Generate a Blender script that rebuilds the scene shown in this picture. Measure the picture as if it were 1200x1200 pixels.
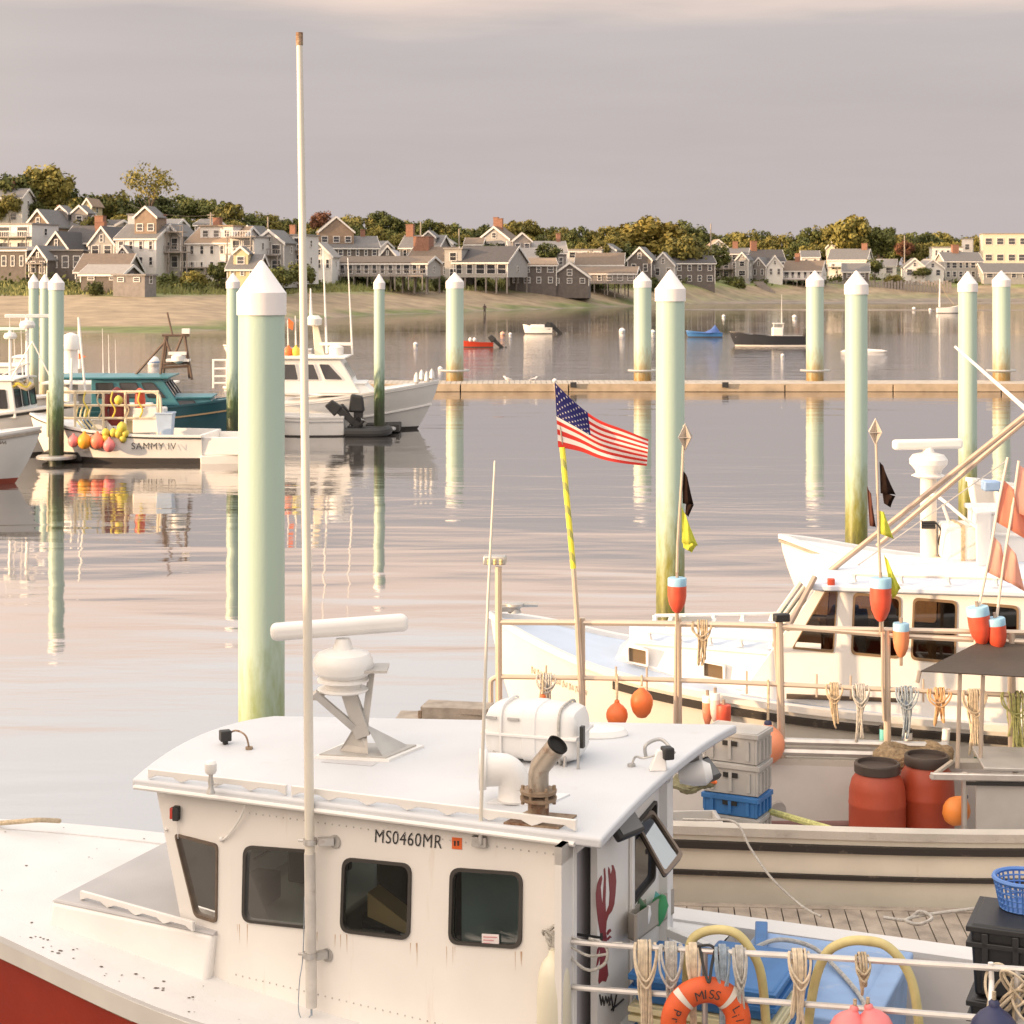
import bpy, bmesh, math, random
from mathutils import Vector, Matrix
from mathutils.geometry import tessellate_polygon
R = math.radians
random.seed(7)
sc = bpy.context.scene
for o in list(bpy.data.objects):
    bpy.data.objects.remove(o)
col = sc.collection

# ---------------------------------------------------------------- camera
F = 2200.0 / 1200.0           # focal length over picture width
H = 6.6                       # eye height above the water
HOR = 322.0
cd = bpy.data.cameras.new('camera'); cam = bpy.data.objects.new('camera', cd); col.objects.link(cam)
cam.location = (0, 0, H); cam.rotation_euler = (R(90), 0, 0)
cd.sensor_width = 36; cd.lens = 36 * F; cd.shift_y = -(600 - HOR) / 1200.0
cd.clip_start = .5; cd.clip_end = 9000
cd.dof.use_dof = True; cd.dof.focus_distance = 17; cd.dof.aperture_fstop = 8.0
sc.camera = cam

# ---------------------------------------------------------------- sun, sky, exposure
SUN_EL = R(9.0)
SH = Vector((-.94, -.34, 0)).normalized()          # horizontal direction towards the sun
sv = Vector((SH.x * math.cos(SUN_EL), SH.y * math.cos(SUN_EL), math.sin(SUN_EL)))
sd = bpy.data.lights.new('sun', 'SUN'); so = bpy.data.objects.new('sun', sd); col.objects.link(so)
sd.energy = 5.0; sd.angle = R(.6); sd.color = (1.0, .67, .38)
so.rotation_euler = sv.to_track_quat('Z', 'Y').to_euler(); so.location = (-60, -20, 40)
wd = bpy.data.worlds.new('World'); sc.world = wd; wd.use_nodes = True
nt = wd.node_tree; nt.nodes.clear(); N = nt.nodes.new; LK = nt.links.new
out = N('ShaderNodeOutputWorld'); tc = N('ShaderNodeTexCoord'); sep = N('ShaderNodeSeparateXYZ'); LK(tc.outputs['Generated'], sep.inputs[0])
mp = N('ShaderNodeMapping'); mp.inputs['Scale'].default_value = (1.6, 1.6, 14); LK(tc.outputs['Generated'], mp.inputs[0])
nz = N('ShaderNodeTexNoise'); nz.inputs['Scale'].default_value = 2.2; nz.inputs['Detail'].default_value = 6; nz.inputs['Roughness'].default_value = .55
LK(mp.outputs[0], nz.inputs[0])
# elevation, pushed about a little by the cloud pattern
ma = N('ShaderNodeMath'); ma.operation = 'MULTIPLY_ADD'; ma.inputs[1].default_value = .045; LK(nz.outputs[0], ma.inputs[0]); LK(sep.outputs[2], ma.inputs[2])
mb_ = N('ShaderNodeMath'); mb_.operation = 'SUBTRACT'; mb_.inputs[1].default_value = .0235; LK(ma.outputs[0], mb_.inputs[0])
# one break in the cloud deck, left of the middle of the bay
cx_ = N('ShaderNodeMath'); cx_.operation = 'ADD'; cx_.inputs[1].default_value = .055; LK(sep.outputs[0], cx_.inputs[0])
ca_ = N('ShaderNodeMath'); ca_.operation = 'ABSOLUTE'; LK(cx_.outputs[0], ca_.inputs[0])
cr_ = N('ShaderNodeMapRange'); cr_.interpolation_type = 'SMOOTHSTEP'; cr_.inputs[1].default_value = .09; cr_.inputs[2].default_value = 0; cr_.inputs[3].default_value = 0; cr_.inputs[4].default_value = .008; LK(ca_.outputs[0], cr_.inputs[0])
mc_ = N('ShaderNodeMath'); LK(mb_.outputs[0], mc_.inputs[0]); LK(cr_.outputs[0], mc_.inputs[1]); mb_ = mc_
rp = N('ShaderNodeValToRGB'); LK(mb_.outputs[0], rp.inputs[0])
stops = [(0, (.475, .42, .415)), (.055, (.455, .406, .405)), (.130, (.475, .428, .422)), (.165, (.92, .70, .58)), (.225, (.90, .86, .84)), (.45, (.96, .95, .95)), (1, (1.03, 1.02, 1.02))]
el = rp.color_ramp.elements
el[0].position, el[0].color = stops[0][0], stops[0][1] + (1,)
el[1].position, el[1].color = stops[-1][0], stops[-1][1] + (1,)
for p_, c_ in stops[1:-1]:
    e = el.new(p_); e.color = c_ + (1,)
# soft streaks of cloud
mr = N('ShaderNodeMapRange'); mr.inputs[1].default_value = .3; mr.inputs[2].default_value = .7; mr.inputs[3].default_value = .955; mr.inputs[4].default_value = 1.045
LK(nz.outputs[0], mr.inputs[0])
vm = N('ShaderNodeVectorMath'); vm.operation = 'SCALE'; LK(rp.outputs[0], vm.inputs[0]); LK(mr.outputs[0], vm.inputs['Scale'])
# evening brightness spreading from the sun's side of the sky
dt = N('ShaderNodeVectorMath'); dt.operation = 'DOT_PRODUCT'; dt.inputs[1].default_value = sv; LK(tc.outputs['Generated'], dt.inputs[0])
gl = N('ShaderNodeMapRange'); gl.interpolation_type = 'SMOOTHERSTEP'; gl.inputs[1].default_value = -.25; gl.inputs[2].default_value = 1.0; gl.inputs[3].default_value = 0; gl.inputs[4].default_value = 1
LK(dt.outputs['Value'], gl.inputs[0])
gc = N('ShaderNodeVectorMath'); gc.operation = 'SCALE'; gc.inputs[0].default_value = (1.65, 1.2, .82); LK(gl.outputs[0], gc.inputs['Scale'])
ad = N('ShaderNodeVectorMath'); LK(vm.outputs[0], ad.inputs[0]); LK(gc.outputs[0], ad.inputs[1])
sky = N('ShaderNodeTexSky'); sky.sky_type = 'NISHITA'; sky.sun_disc = False; sky.sun_elevation = SUN_EL
sky.sun_rotation = math.atan2(SH.x, SH.y); sky.air_density = 1.2; sky.dust_density = 2.5
b1 = N('ShaderNodeBackground'); b1.inputs[1].default_value = .08; LK(sky.outputs[0], b1.inputs[0])
b2 = N('ShaderNodeBackground'); b2.inputs[1].default_value = .90; LK(ad.outputs[0], b2.inputs[0])
mx = N('ShaderNodeMixShader'); mx.inputs[0].default_value = .93; LK(b1.outputs[0], mx.inputs[1]); LK(b2.outputs[0], mx.inputs[2]); LK(mx.outputs[0], out.inputs[0])
vs = sc.view_settings; vs.view_transform = 'Standard'; vs.look = 'None'; vs.exposure = .48; vs.gamma = 1; vs.use_curve_mapping = False
sc.cycles.max_bounces = 8; sc.cycles.transparent_max_bounces = 12
sc.cycles.caustics_reflective = False; sc.cycles.caustics_refractive = False

# ---------------------------------------------------------------- helpers
def P(px, py, Y):                     # point at distance Y seen at a pixel of the 1200 px photograph
    k = Y / 2200.0
    return Vector(((px - 600) * k, Y, H - (py - HOR) * k))
def G(px, py, z):                     # point at height z
    return P(px, py, 2200.0 * (H - z) / (py - HOR))
def onpl(px, py, pt, n):              # point on a plane
    d = Vector(((px - 600) / 2200.0, 1, -(py - HOR) / 2200.0)); o = Vector((0, 0, H))
    return o + d * ((pt - o).dot(n) / d.dot(n))
def lerp(a, b, t): return a + (b - a) * t
def tab(T, x):                        # smooth table lookup
    if x <= T[0][0]: return T[0][1]
    for i in range(len(T) - 1):
        if x <= T[i + 1][0]:
            x0, y0 = T[i]; x1, y1 = T[i + 1]
            d = (y1 - y0) / (x1 - x0)
            m0 = d if i == 0 else (d + (y0 - T[i - 1][1]) / (x0 - T[i - 1][0])) / 2
            m1 = d if i + 2 >= len(T) else (d + (T[i + 2][1] - y1) / (T[i + 2][0] - x1)) / 2
            h = x1 - x0; t = (x - x0) / h; t2 = t * t; t3 = t2 * t
            return (2*t3-3*t2+1)*y0 + (t3-2*t2+t)*h*m0 + (-2*t3+3*t2)*y1 + (t3-t2)*h*m1
    return T[-1][1]

MATS = {}
def mat(name, c, rough=.5, metal=0, var=.08, vs_=2.0, c2=None, c2amt=.0, c2scale=1.2, bump=0, bscale=30, spec=.5, streak=False, coat=0, subs=0):
    """painted / moulded / weathered surface: base colour, soft variation, patches of a second colour, fine relief"""
    if name in MATS: return MATS[name]
    m = bpy.data.materials.new(name); m.use_nodes = True; t = m.node_tree; n = t.nodes; l = t.links
    b = n['Principled BSDF']; b.inputs['Roughness'].default_value = rough; b.inputs['Metallic'].default_value = metal
    b.inputs['Specular IOR Level'].default_value = spec
    if coat: b.inputs['Coat Weight'].default_value = coat; b.inputs['Coat Roughness'].default_value = .15
    co = n.new('ShaderNodeTexCoord')
    nn = n.new('ShaderNodeTexNoise'); nn.inputs['Scale'].default_value = vs_; nn.inputs['Detail'].default_value = 5; l.new(co.outputs['Object'], nn.inputs[0])
    mr = n.new('ShaderNodeMapRange'); mr.inputs[1].default_value = .3; mr.inputs[2].default_value = .7; mr.inputs[3].default_value = 1 - var; mr.inputs[4].default_value = 1 + var
    l.new(nn.outputs[0], mr.inputs[0])
    sc_ = n.new('ShaderNodeVectorMath'); sc_.operation = 'SCALE'; sc_.inputs[0].default_value = c; l.new(mr.outputs[0], sc_.inputs['Scale'])
    last = sc_.outputs[0]
    if c2 is not None:
        mpp = n.new('ShaderNodeMapping'); l.new(co.outputs['Object'], mpp.inputs[0])
        mpp.inputs['Scale'].default_value = (c2scale * 4, c2scale * 4, c2scale * .5) if streak else (c2scale,) * 3
        n2 = n.new('ShaderNodeTexNoise'); n2.inputs['Scale'].default_value = 1; n2.inputs['Detail'].default_value = 8; n2.inputs['Roughness'].default_value = .65; l.new(mpp.outputs[0], n2.inputs[0])
        m2 = n.new('ShaderNodeMapRange'); m2.inputs[1].default_value = .72 - c2amt * .4; m2.inputs[2].default_value = .86 - c2amt * .35; m2.inputs[3].default_value = 0; m2.inputs[4].default_value = min(1, .35 + c2amt)
        l.new(n2.outputs[0], m2.inputs[0])
        mi = n.new('ShaderNodeMix'); mi.data_type = 'RGBA'; l.new(m2.outputs[0], mi.inputs[0]); l.new(last, mi.inputs[6]); mi.inputs[7].default_value = tuple(c2) + (1,)
        last = mi.outputs[2]
    l.new(last, b.inputs['Base Color'])
    if bump:
        nb = n.new('ShaderNodeTexNoise'); nb.inputs['Scale'].default_value = bscale; nb.inputs['Detail'].default_value = 4; l.new(co.outputs['Object'], nb.inputs[0])
        bp = n.new('ShaderNodeBump'); bp.inputs['Strength'].default_value = bump; bp.inputs['Distance'].default_value = .02; l.new(nb.outputs[0], bp.inputs['Height']); l.new(bp.outputs[0], b.inputs['Normal'])
    MATS[name] = m; return m

def glass_mat(name, tint, fac):
    m = bpy.data.materials.new(name); m.use_nodes = True; t = m.node_tree; n = t.nodes; l = t.links; n.clear()
    o = n.new('ShaderNodeOutputMaterial'); tr = n.new('ShaderNodeBsdfTransparent'); tr.inputs[0].default_value = tint + (1,)
    g = n.new('ShaderNodeBsdfGlossy'); g.inputs['Roughness'].default_value = .02; g.inputs[0].default_value = (.9, .92, .92, 1)
    fr = n.new('ShaderNodeFresnel'); fr.inputs[0].default_value = 1.5
    a = n.new('ShaderNodeMath'); a.operation = 'ADD'; a.inputs[1].default_value = fac; l.new(fr.outputs[0], a.inputs[0])
    mx = n.new('ShaderNodeMixShader'); l.new(a.outputs[0], mx.inputs[0]); l.new(tr.outputs[0], mx.inputs[1]); l.new(g.outputs[0], mx.inputs[2]); l.new(mx.outputs[0], o.inputs[0])
    return m

class MB:
    """collects shapes, then links them as one mesh object"""
    def __init__(s): s.v = []; s.f = []; s.m = []
    def add(s, vs, fs, mi=0):
        b = len(s.v); s.v += [Vector(v) for v in vs]
        for f in fs: s.f.append([b + i for i in f]); s.m.append(mi)
        return s
    def box(s, c, d, rz=0, mi=0, M=None):
        c = Vector(c); x, y, z = d[0] / 2, d[1] / 2, d[2] / 2
        rot = M if M is not None else Matrix.Rotation(rz, 3, 'Z')
        vs = [c + rot @ Vector((sx * x, sy * y, sz * z)) for sz in (-1, 1) for sy in (-1, 1) for sx in (-1, 1)]
        return s.add(vs, [(0, 2, 3, 1), (4, 5, 7, 6), (0, 1, 5, 4), (2, 6, 7, 3), (0, 4, 6, 2), (1, 3, 7, 5)], mi)
    def hexa(s, b, t, mi=0):              # bottom quad, top quad, same winding (counter-clockwise from above)
        return s.add(list(b) + list(t), [(3, 2, 1, 0), (4, 5, 6, 7), (0, 1, 5, 4), (1, 2, 6, 5), (2, 3, 7, 6), (3, 0, 4, 7)], mi)
    def tube(s, pts, r, n=8, mi=0, closed=False, cap=True):
        pts = [Vector(p) for p in pts]; k = len(pts); rr = r if isinstance(r, (list, tuple)) else [r] * k
        b = len(s.v); up = None
        for i, p in enumerate(pts):
            if closed: d = pts[(i + 1) % k] - pts[i - 1]
            else: d = pts[min(i + 1, k - 1)] - pts[max(i - 1, 0)]
            if d.length < 1e-9: d = Vector((0, 0, 1))
            d.normalize()
            if up is None: up = d.orthogonal().normalized()
            else:
                up = up - d * up.dot(d)
                up = up.normalized() if up.length > 1e-6 else d.orthogonal().normalized()
            w = d.cross(up)
            for j in range(n):
                a = 2 * math.pi * j / n
                s.v.append(p + (up * math.cos(a) + w * math.sin(a)) * rr[i])
        for i in range(k if closed else k - 1):
            i2 = (i + 1) % k
            for j in range(n):
                s.f.append([b + i * n + j, b + i * n + (j + 1) % n, b + i2 * n + (j + 1) % n, b + i2 * n + j]); s.m.append(mi)
        if cap and not closed:
            s.f.append([b + j for j in reversed(range(n))]); s.m.append(mi)
            s.f.append([b + (k - 1) * n + j for j in range(n)]); s.m.append(mi)
        return s
    def lathe(s, prof, c=(0, 0, 0), n=16, mi=0, M=None, mis=None):
        c = Vector(c); b = len(s.v); M = M or Matrix.Identity(3)
        for (r, z) in prof:
            for j in range(n):
                a = 2 * math.pi * j / n
                s.v.append(c + M @ Vector((r * math.cos(a), r * math.sin(a), z)))
        for i in range(len(prof) - 1):
            for j in range(n):
                s.f.append([b + i * n + j, b + i * n + (j + 1) % n, b + (i + 1) * n + (j + 1) % n, b + (i + 1) * n + j]); s.m.append(mis[i] if mis else mi)
        s.f.append([b + j for j in reversed(range(n))]); s.m.append(mis[0] if mis else mi)
        s.f.append([b + (len(prof) - 1) * n + j for j in range(n)]); s.m.append(mis[-1] if mis else mi)
        return s
    def slab(s, outer, holes, nrm, th, mi=0):   # flat plate with openings; outer/holes are 3-D loops in one plane
        nrm = Vector(nrm).normalized(); loops = [[Vector(p) for p in outer]] + [[Vector(p) for p in h] for h in holes]
        flat = [p for lp in loops for p in lp]; k = len(flat); b = len(s.v)
        s.v += flat + [p - nrm * th for p in flat]
        for t in tessellate_polygon(loops):
            t = list(t)
            a = (flat[t[1]] - flat[t[0]]).cross(flat[t[2]] - flat[t[0]])
            if a.length < 1e-12: continue
            if a.dot(nrm) < 0: t.reverse()
            s.f.append([b + i for i in t]); s.m.append(mi)
            s.f.append([b + k + i for i in reversed(t)]); s.m.append(mi)
        i0 = 0
        for lp in loops:
            q = len(lp)
            for i in range(q):
                a, c = i0 + i, i0 + (i + 1) % q
                s.f.append([b + a, b + c, b + k + c, b + k + a]); s.m.append(mi)
            i0 += q
        return s
    def ball(s, c, r, n=12, m=8, mi=0, sc3=(1, 1, 1), M=None):
        prof = [(max(1e-4, math.sin(math.pi * i / m)) , -math.cos(math.pi * i / m)) for i in range(m + 1)]
        D = Matrix.Diagonal(Vector(sc3)) * r
        return s.lathe(prof, c, n, mi, (M @ D) if M else D)
    def build(s, name, mats, parent=None, local=False, smooth=35, bevel=0, segs=2):
        me = bpy.data.meshes.new(name)
        vs = s.v
        if parent is not None and not local:
            rt = parent
            while rt.parent: rt = rt.parent
            iv = rt.matrix_basis.inverted(); vs = [iv @ v for v in vs]
        me.from_pydata([tuple(v) for v in vs], [], s.f)
        mats = mats if isinstance(mats, (list, tuple)) else [mats]
        for m in mats: me.materials.append(m)
        if len(mats) > 1: me.polygons.foreach_set('material_index', s.m)
        bm = bmesh.new(); bm.from_mesh(me); bmesh.ops.recalc_face_normals(bm, faces=bm.faces); bm.to_mesh(me); bm.free()
        if smooth:
            me.polygons.foreach_set('use_smooth', [True] * len(me.polygons)); me.set_sharp_from_angle(angle=R(smooth))
        me.update()
        o = bpy.data.objects.new(name, me); col.objects.link(o)
        if parent is not None: o.parent = parent
        if bevel:
            bv = o.modifiers.new('bevel', 'BEVEL'); bv.width = bevel; bv.segments = segs; bv.limit_method = 'ANGLE'; bv.angle_limit = R(40)
            bv.harden_normals = False
        return o

def tag(o, label=None, cat=None, group=None, kind=None):
    if label: o['label'] = label
    if cat: o['category'] = cat
    if group: o['group'] = group
    if kind: o['kind'] = kind
    return o
def thing(name, label, cat, loc=(0, 0, 0), rz=0, group=None):
    o = bpy.data.objects.new(name, None); col.objects.link(o); o.empty_display_size = .2
    o.location = loc; o.rotation_euler = (0, 0, rz)
    return tag(o, label, cat, group)
def copy_tree(o, parent=None):
    c = o.copy(); col.objects.link(c); c.parent = parent
    for ch in o.children: copy_tree(ch, c)
    return c
def rrect(q, r, n=5):                 # rounded loop through a quad of 3-D corners
    out_ = []; k = len(q)
    for i in range(k):
        c = Vector(q[i]); a = Vector(q[i - 1]); b = Vector(q[(i + 1) % k])
        p0 = c + (a - c).normalized() * r; p1 = c + (b - c).normalized() * r
        for j in range(n + 1):
            t = j / n
            out_.append(p0 * (1 - t) ** 2 + c * 2 * t * (1 - t) + p1 * t * t)
    return out_
def shrink(lp, d):
    c = sum(lp, Vector()) / len(lp)
    return [p + (c - p).normalized() * d for p in lp]
def ring_mesh(mb, lo, li, n, th, mi=0):    # frame between two loops, standing proud by th
    k = len(lo); b = len(mb.v)
    for lp, off in ((lo, -.012), (lo, th), (li, th), (li, -.012)):
        mb.v += [p + n * off for p in lp]
    for q in range(3):
        for i in range(k):
            j = (i + 1) % k
            mb.f.append([b + q * k + i, b + q * k + j, b + (q + 1) * k + j, b + (q + 1) * k + i]); mb.m.append(mi)
def window(parent, loop, n, fw, th, mframe, mglass, name='window', recess=.01):
    inner = shrink(loop, fw)
    mb = MB(); ring_mesh(mb, loop, inner, n, th)
    w = mb.build(name, mframe, parent, smooth=50)
    MB().add([p - n * recess for p in inner], [list(range(len(inner)))]).build('pane', mglass, w, smooth=0)
    return w
def text_mb(txt, o, xd, yd, size, spacing=1.0, th=.003, shear=0, bold=0):
    cu = bpy.data.curves.new('lettering', 'FONT'); cu.body = txt; cu.size = size; cu.space_character = spacing; cu.shear = shear; cu.offset = bold
    ob = bpy.data.objects.new('lettering', cu); col.objects.link(ob)
    dg = bpy.context.evaluated_depsgraph_get(); me = bpy.data.meshes.new_from_object(ob.evaluated_get(dg))
    nrm = xd.cross(yd).normalized()
    mb = MB(); mb.add([o + xd * v.co.x + yd * v.co.y + nrm * th for v in me.vertices], [list(p.vertices) for p in me.polygons])
    bpy.data.objects.remove(ob); bpy.data.curves.remove(cu); bpy.data.meshes.remove(me)
    return mb
def catenary(a, b, sag, n=10):
    return [lerp(a, b, i / n) + Vector((0, 0, -sag * 4 * (i / n) * (1 - i / n))) for i in range(n + 1)]
def spline(pts, n=6):                 # Catmull-Rom through points
    pts = [Vector(p) for p in pts]; res = []
    for i in range(len(pts) - 1):
        p0 = pts[max(i - 1, 0)]; p1 = pts[i]; p2 = pts[i + 1]; p3 = pts[min(i + 2, len(pts) - 1)]
        for j in range(n):
            t = j / n
            res.append(.5 * ((2 * p1) + (p2 - p0) * t + (2 * p0 - 5 * p1 + 4 * p2 - p3) * t * t + (3 * p1 - p0 - 3 * p2 + p3) * t ** 3))
    res.append(pts[-1]); return res

# ---------------------------------------------------------------- materials shared by many things
M_white = mat('white_gelcoat', (.76, .74, .71), .38, var=.05, c2=(.50, .40, .28), c2amt=.12, c2scale=.9, bump=.08, bscale=12)
M_whitefar = mat('white_boat_paint', (.78, .76, .73), .4, var=.06, vs_=.8, c2=(.5, .42, .32), c2amt=.12, c2scale=.5)
M_deck = mat('white_deck_paint', (.72, .73, .74), .6, var=.06, c2=(.45, .40, .34), c2amt=.1, c2scale=2, bump=.15, bscale=60)
M_grey = mat('grey_deck_paint', (.42, .41, .41), .6, var=.07, bump=.12, bscale=60)
M_black = mat('black_rubber', (.018, .017, .016), .5, var=.2)
M_alu = mat('aluminium_pipe', (.62, .59, .55), .38, metal=.75, var=.12, vs_=6, c2=(.42, .30, .2), c2amt=.2, c2scale=4)
M_steel = mat('galvanised_steel', (.45, .44, .42), .45, metal=.6, var=.15, vs_=8, c2=(.25, .13, .07), c2amt=.3, c2scale=5)
M_rust = mat('rusty_steel', (.30, .22, .15), .7, metal=.35, var=.25, vs_=10, c2=(.16, .065, .03), c2amt=.6, c2scale=9, bump=.3, bscale=60)
M_orange = mat('orange_buoy', (.72, .16, .04), .45, var=.1, vs_=5, c2=(.85, .38, .2), c2amt=.2, c2scale=5)
M_pink = mat('pink_buoy', (.80, .22, .22), .45, var=.08, vs_=4)
M_red = mat('red_buoy_paint', (.58, .08, .04), .5, var=.14, vs_=7, c2=(.75, .45, .32), c2amt=.22, c2scale=10)
M_lblue = mat('pale_blue_paint', (.30, .52, .68), .5, var=.12, vs_=9, c2=(.6, .6, .58), c2amt=.25, c2scale=12)
M_yellow = mat('yellow_buoy', (.62, .50, .07), .5, var=.1)
M_rope = mat('tan_rope', (.50, .40, .27), .85, var=.25, vs_=30, bump=.6, bscale=120)
M_rope2 = mat('grey_rope', (.48, .46, .42), .85, var=.25, vs_=30, bump=.6, bscale=120)
M_ropeb = mat('blue_grey_rope', (.30, .36, .42), .85, var=.25, vs_=30, bump=.6, bscale=120)
M_ropey = mat('yellow_green_rope', (.55, .55, .22), .85, var=.25, vs_=30, bump=.6, bscale=120)
M_navy = mat('navy_vinyl', (.02, .025, .08), .45)
M_wood = mat('weathered_wood', (.34, .29, .24), .8, var=.25, vs_=6, c2=(.18, .13, .1), c2amt=.35, c2scale=3, bump=.4, bscale=40)
M_glass = glass_mat('window_glass', (.72, .80, .78), .05)
M_glassd = glass_mat('dark_window_glass', (.22, .22, .20), .12)
M_farglass = mat('far_window_glass', (.035, .035, .04), .08, spec=.9)
M_red_hull = mat('red_hull_paint', (.36, .034, .014), .6, spec=.25, var=.08, vs_=3, c2=(.16, .03, .02), c2amt=.25, c2scale=3, bump=.08, bscale=20)
M_bluecrate = mat('blue_plastic', (.035, .15, .38), .5, var=.12, vs_=4, c2=(.2, .3, .45), c2amt=.15, c2scale=5)
M_bluevat = mat('light_blue_plastic', (.24, .37, .60), .55, var=.14, vs_=3, c2=(.50, .52, .54), c2amt=.35, c2scale=4)
M_cream = mat('cream_plastic', (.70, .62, .38), .55, var=.06)
M_hose = mat('yellow_hose', (.54, .46, .21), .6, var=.14, vs_=8, c2=(.35, .28, .14), c2amt=.25, c2scale=6)
# ================================================================ the setting
def water_mat():
    m = bpy.data.materials.new('harbour_water'); m.use_nodes = True; t = m.node_tree; n = t.nodes; l = t.links; n.clear()
    o = n.new('ShaderNodeOutputMaterial'); d = n.new('ShaderNodeBsdfDiffuse'); d.inputs[0].default_value = (.085, .078, .072, 1)
    g = n.new('ShaderNodeBsdfGlossy'); g.inputs[0].default_value = (.97, .95, .94, 1); g.inputs['Roughness'].default_value = .035
    lw = n.new('ShaderNodeLayerWeight'); lw.inputs[0].default_value = .5
    mr = n.new('ShaderNodeMapRange'); mr.inputs[1].default_value = .70; mr.inputs[2].default_value = 1; mr.inputs[3].default_value = .64; mr.inputs[4].default_value = .86
    l.new(lw.outputs['Facing'], mr.inputs[0])
    co = n.new('ShaderNodeTexCoord')
    hs = []
    for (sx, sy, det, amp) in ((.12, .38, 2, .085), (.5, 1.9, 3, .0115), (2.6, 7.0, 3, .0024)):
        mp = n.new('ShaderNodeMapping'); mp.inputs['Scale'].default_value = (sx, sy, 1); mp.inputs['Rotation'].default_value = (0, 0, .06); l.new(co.outputs['Object'], mp.inputs[0])
        w = n.new('ShaderNodeTexNoise'); w.inputs['Scale'].default_value = 1; w.inputs['Detail'].default_value = det; w.inputs['Roughness'].default_value = .5; w.inputs['Distortion'].default_value = .3; l.new(mp.outputs[0], w.inputs[0])
        a = n.new('ShaderNodeMath'); a.operation = 'MULTIPLY'; a.inputs[1].default_value = amp; l.new(w.outputs[0], a.inputs[0]); hs.append(a)
    # patches where the breeze ruffles the surface
    mp = n.new('ShaderNodeMapping'); mp.inputs['Scale'].default_value = (.010, .045, 1); mp.inputs['Location'].default_value = (3.1, 1.7, 0); l.new(co.outputs['Object'], mp.inputs[0])
    pn = n.new('ShaderNodeTexNoise'); pn.inputs['Scale'].default_value = 1; pn.inputs['Detail'].default_value = 3; l.new(mp.outputs[0], pn.inputs[0])
    pr = n.new('ShaderNodeMapRange'); pr.inputs[1].default_value = .42; pr.inputs[2].default_value = .62; pr.inputs[3].default_value = .35; pr.inputs[4].default_value = 1.5; l.new(pn.outputs[0], pr.inputs[0])
    se = n.new('ShaderNodeSeparateXYZ'); l.new(co.outputs['Object'], se.inputs[0])      # more breeze in the open harbour beyond the dock
    br = n.new('ShaderNodeMapRange'); br.inputs[1].default_value = 95; br.inputs[2].default_value = 125; br.inputs[3].default_value = 0; br.inputs[4].default_value = 5.0; l.new(se.outputs[1], br.inputs[0])
    bc = n.new('ShaderNodeMapRange'); bc.inputs[1].default_value = 215; bc.inputs[2].default_value = 180; bc.inputs[3].default_value = 0; bc.inputs[4].default_value = 1; l.new(se.outputs[1], bc.inputs[0])
    bm_ = n.new('ShaderNodeMath'); bm_.operation = 'MULTIPLY'; l.new(br.outputs[0], bm_.inputs[0]); l.new(bc.outputs[0], bm_.inputs[1])
    ba = n.new('ShaderNodeMath'); l.new(pr.outputs[0], ba.inputs[0]); l.new(bm_.outputs[0], ba.inputs[1]); pr = ba
    s1 = n.new('ShaderNodeMath'); l.new(hs[1].outputs[0], s1.inputs[0]); l.new(hs[2].outputs[0], s1.inputs[1])
    s2 = n.new('ShaderNodeMath'); s2.operation = 'MULTIPLY'; l.new(s1.outputs[0], s2.inputs[0]); l.new(pr.outputs[0], s2.inputs[1])
    s3 = n.new('ShaderNodeMath'); l.new(hs[0].outputs[0], s3.inputs[0]); l.new(s2.outputs[0], s3.inputs[1])
    b = n.new('ShaderNodeBump'); b.inputs['Strength'].default_value = 1; b.inputs['Distance'].default_value = WAVE; l.new(s3.outputs[0], b.inputs['Height'])
    l.new(b.outputs[0], g.inputs['Normal'])
    mx = n.new('ShaderNodeMixShader'); l.new(mr.outputs[0], mx.inputs[0]); l.new(d.outputs[0], mx.inputs[1]); l.new(g.outputs[0], mx.inputs[2]); l.new(mx.outputs[0], o.inputs[0])
    return m
WAVE = .40
tag(MB().add([(-4000, -300, 0), (4000, -300, 0), (4000, 6000, 0), (-4000, 6000, 0)], [(0, 1, 2, 3)]).build('water', water_mat(), smooth=0), kind='structure')

YW = [(-400, 205), (0, 212), (250, 222), (420, 300), (530, 330), (600, 352), (700, 380), (800, 420), (870, 455), (1000, 490), (1250, 500), (1800, 500)]
BW = [(-400, 74), (0, 72), (250, 74), (420, 44), (530, 38), (600, 34), (700, 26), (800, 26), (1000, 20), (1800, 20)]
HH = [(-400, 12), (0, 12), (150, 11), (250, 8), (350, 4), (450, 5), (600, 3), (800, 5), (1000, 5), (1800, 2)]
def hsh(x, y): return math.sin(x * .13 + 1.3 * math.sin(y * .07)) * math.cos(y * .11 + math.sin(x * .05))
def ground(X, Y):
    px = 600 + 2200 * X / max(Y, 60)
    d = Y - tab(YW, px); bw = tab(BW, px)
    d += 2.0 * hsh(X, Y * .3)
    if d < 0: z = max(-2.0, d * .05)
    elif d < bw: z = 3.6 * (d / bw) ** 1.15
    elif d < bw + 14: z = 3.6 + 1.5 * (d - bw) / 14
    else:
        e = min(1, (d - bw - 14) / 130.0)
        z = 5.1 + tab(HH, px) * (3 * e * e - 2 * e ** 3) - max(0, d - bw - 300) * .02
    # sand bars left bare by the tide off the right-hand shore
    for (yb, x0, x1, hw, hb) in ((352, 770, 1800, 7, .16), (440, 700, 1800, 14, .22), (468, 815, 1800, 8, .2), (500, 960, 1800, 9, .25)):
        q = 1 - ((Y - yb - 3 * math.sin(X * .05)) / hw) ** 2
        if q > 0 and px > x0: z = max(z, hb * q * min(1, (px - x0) / 60) - .02)
    return z, d, bw
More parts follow.
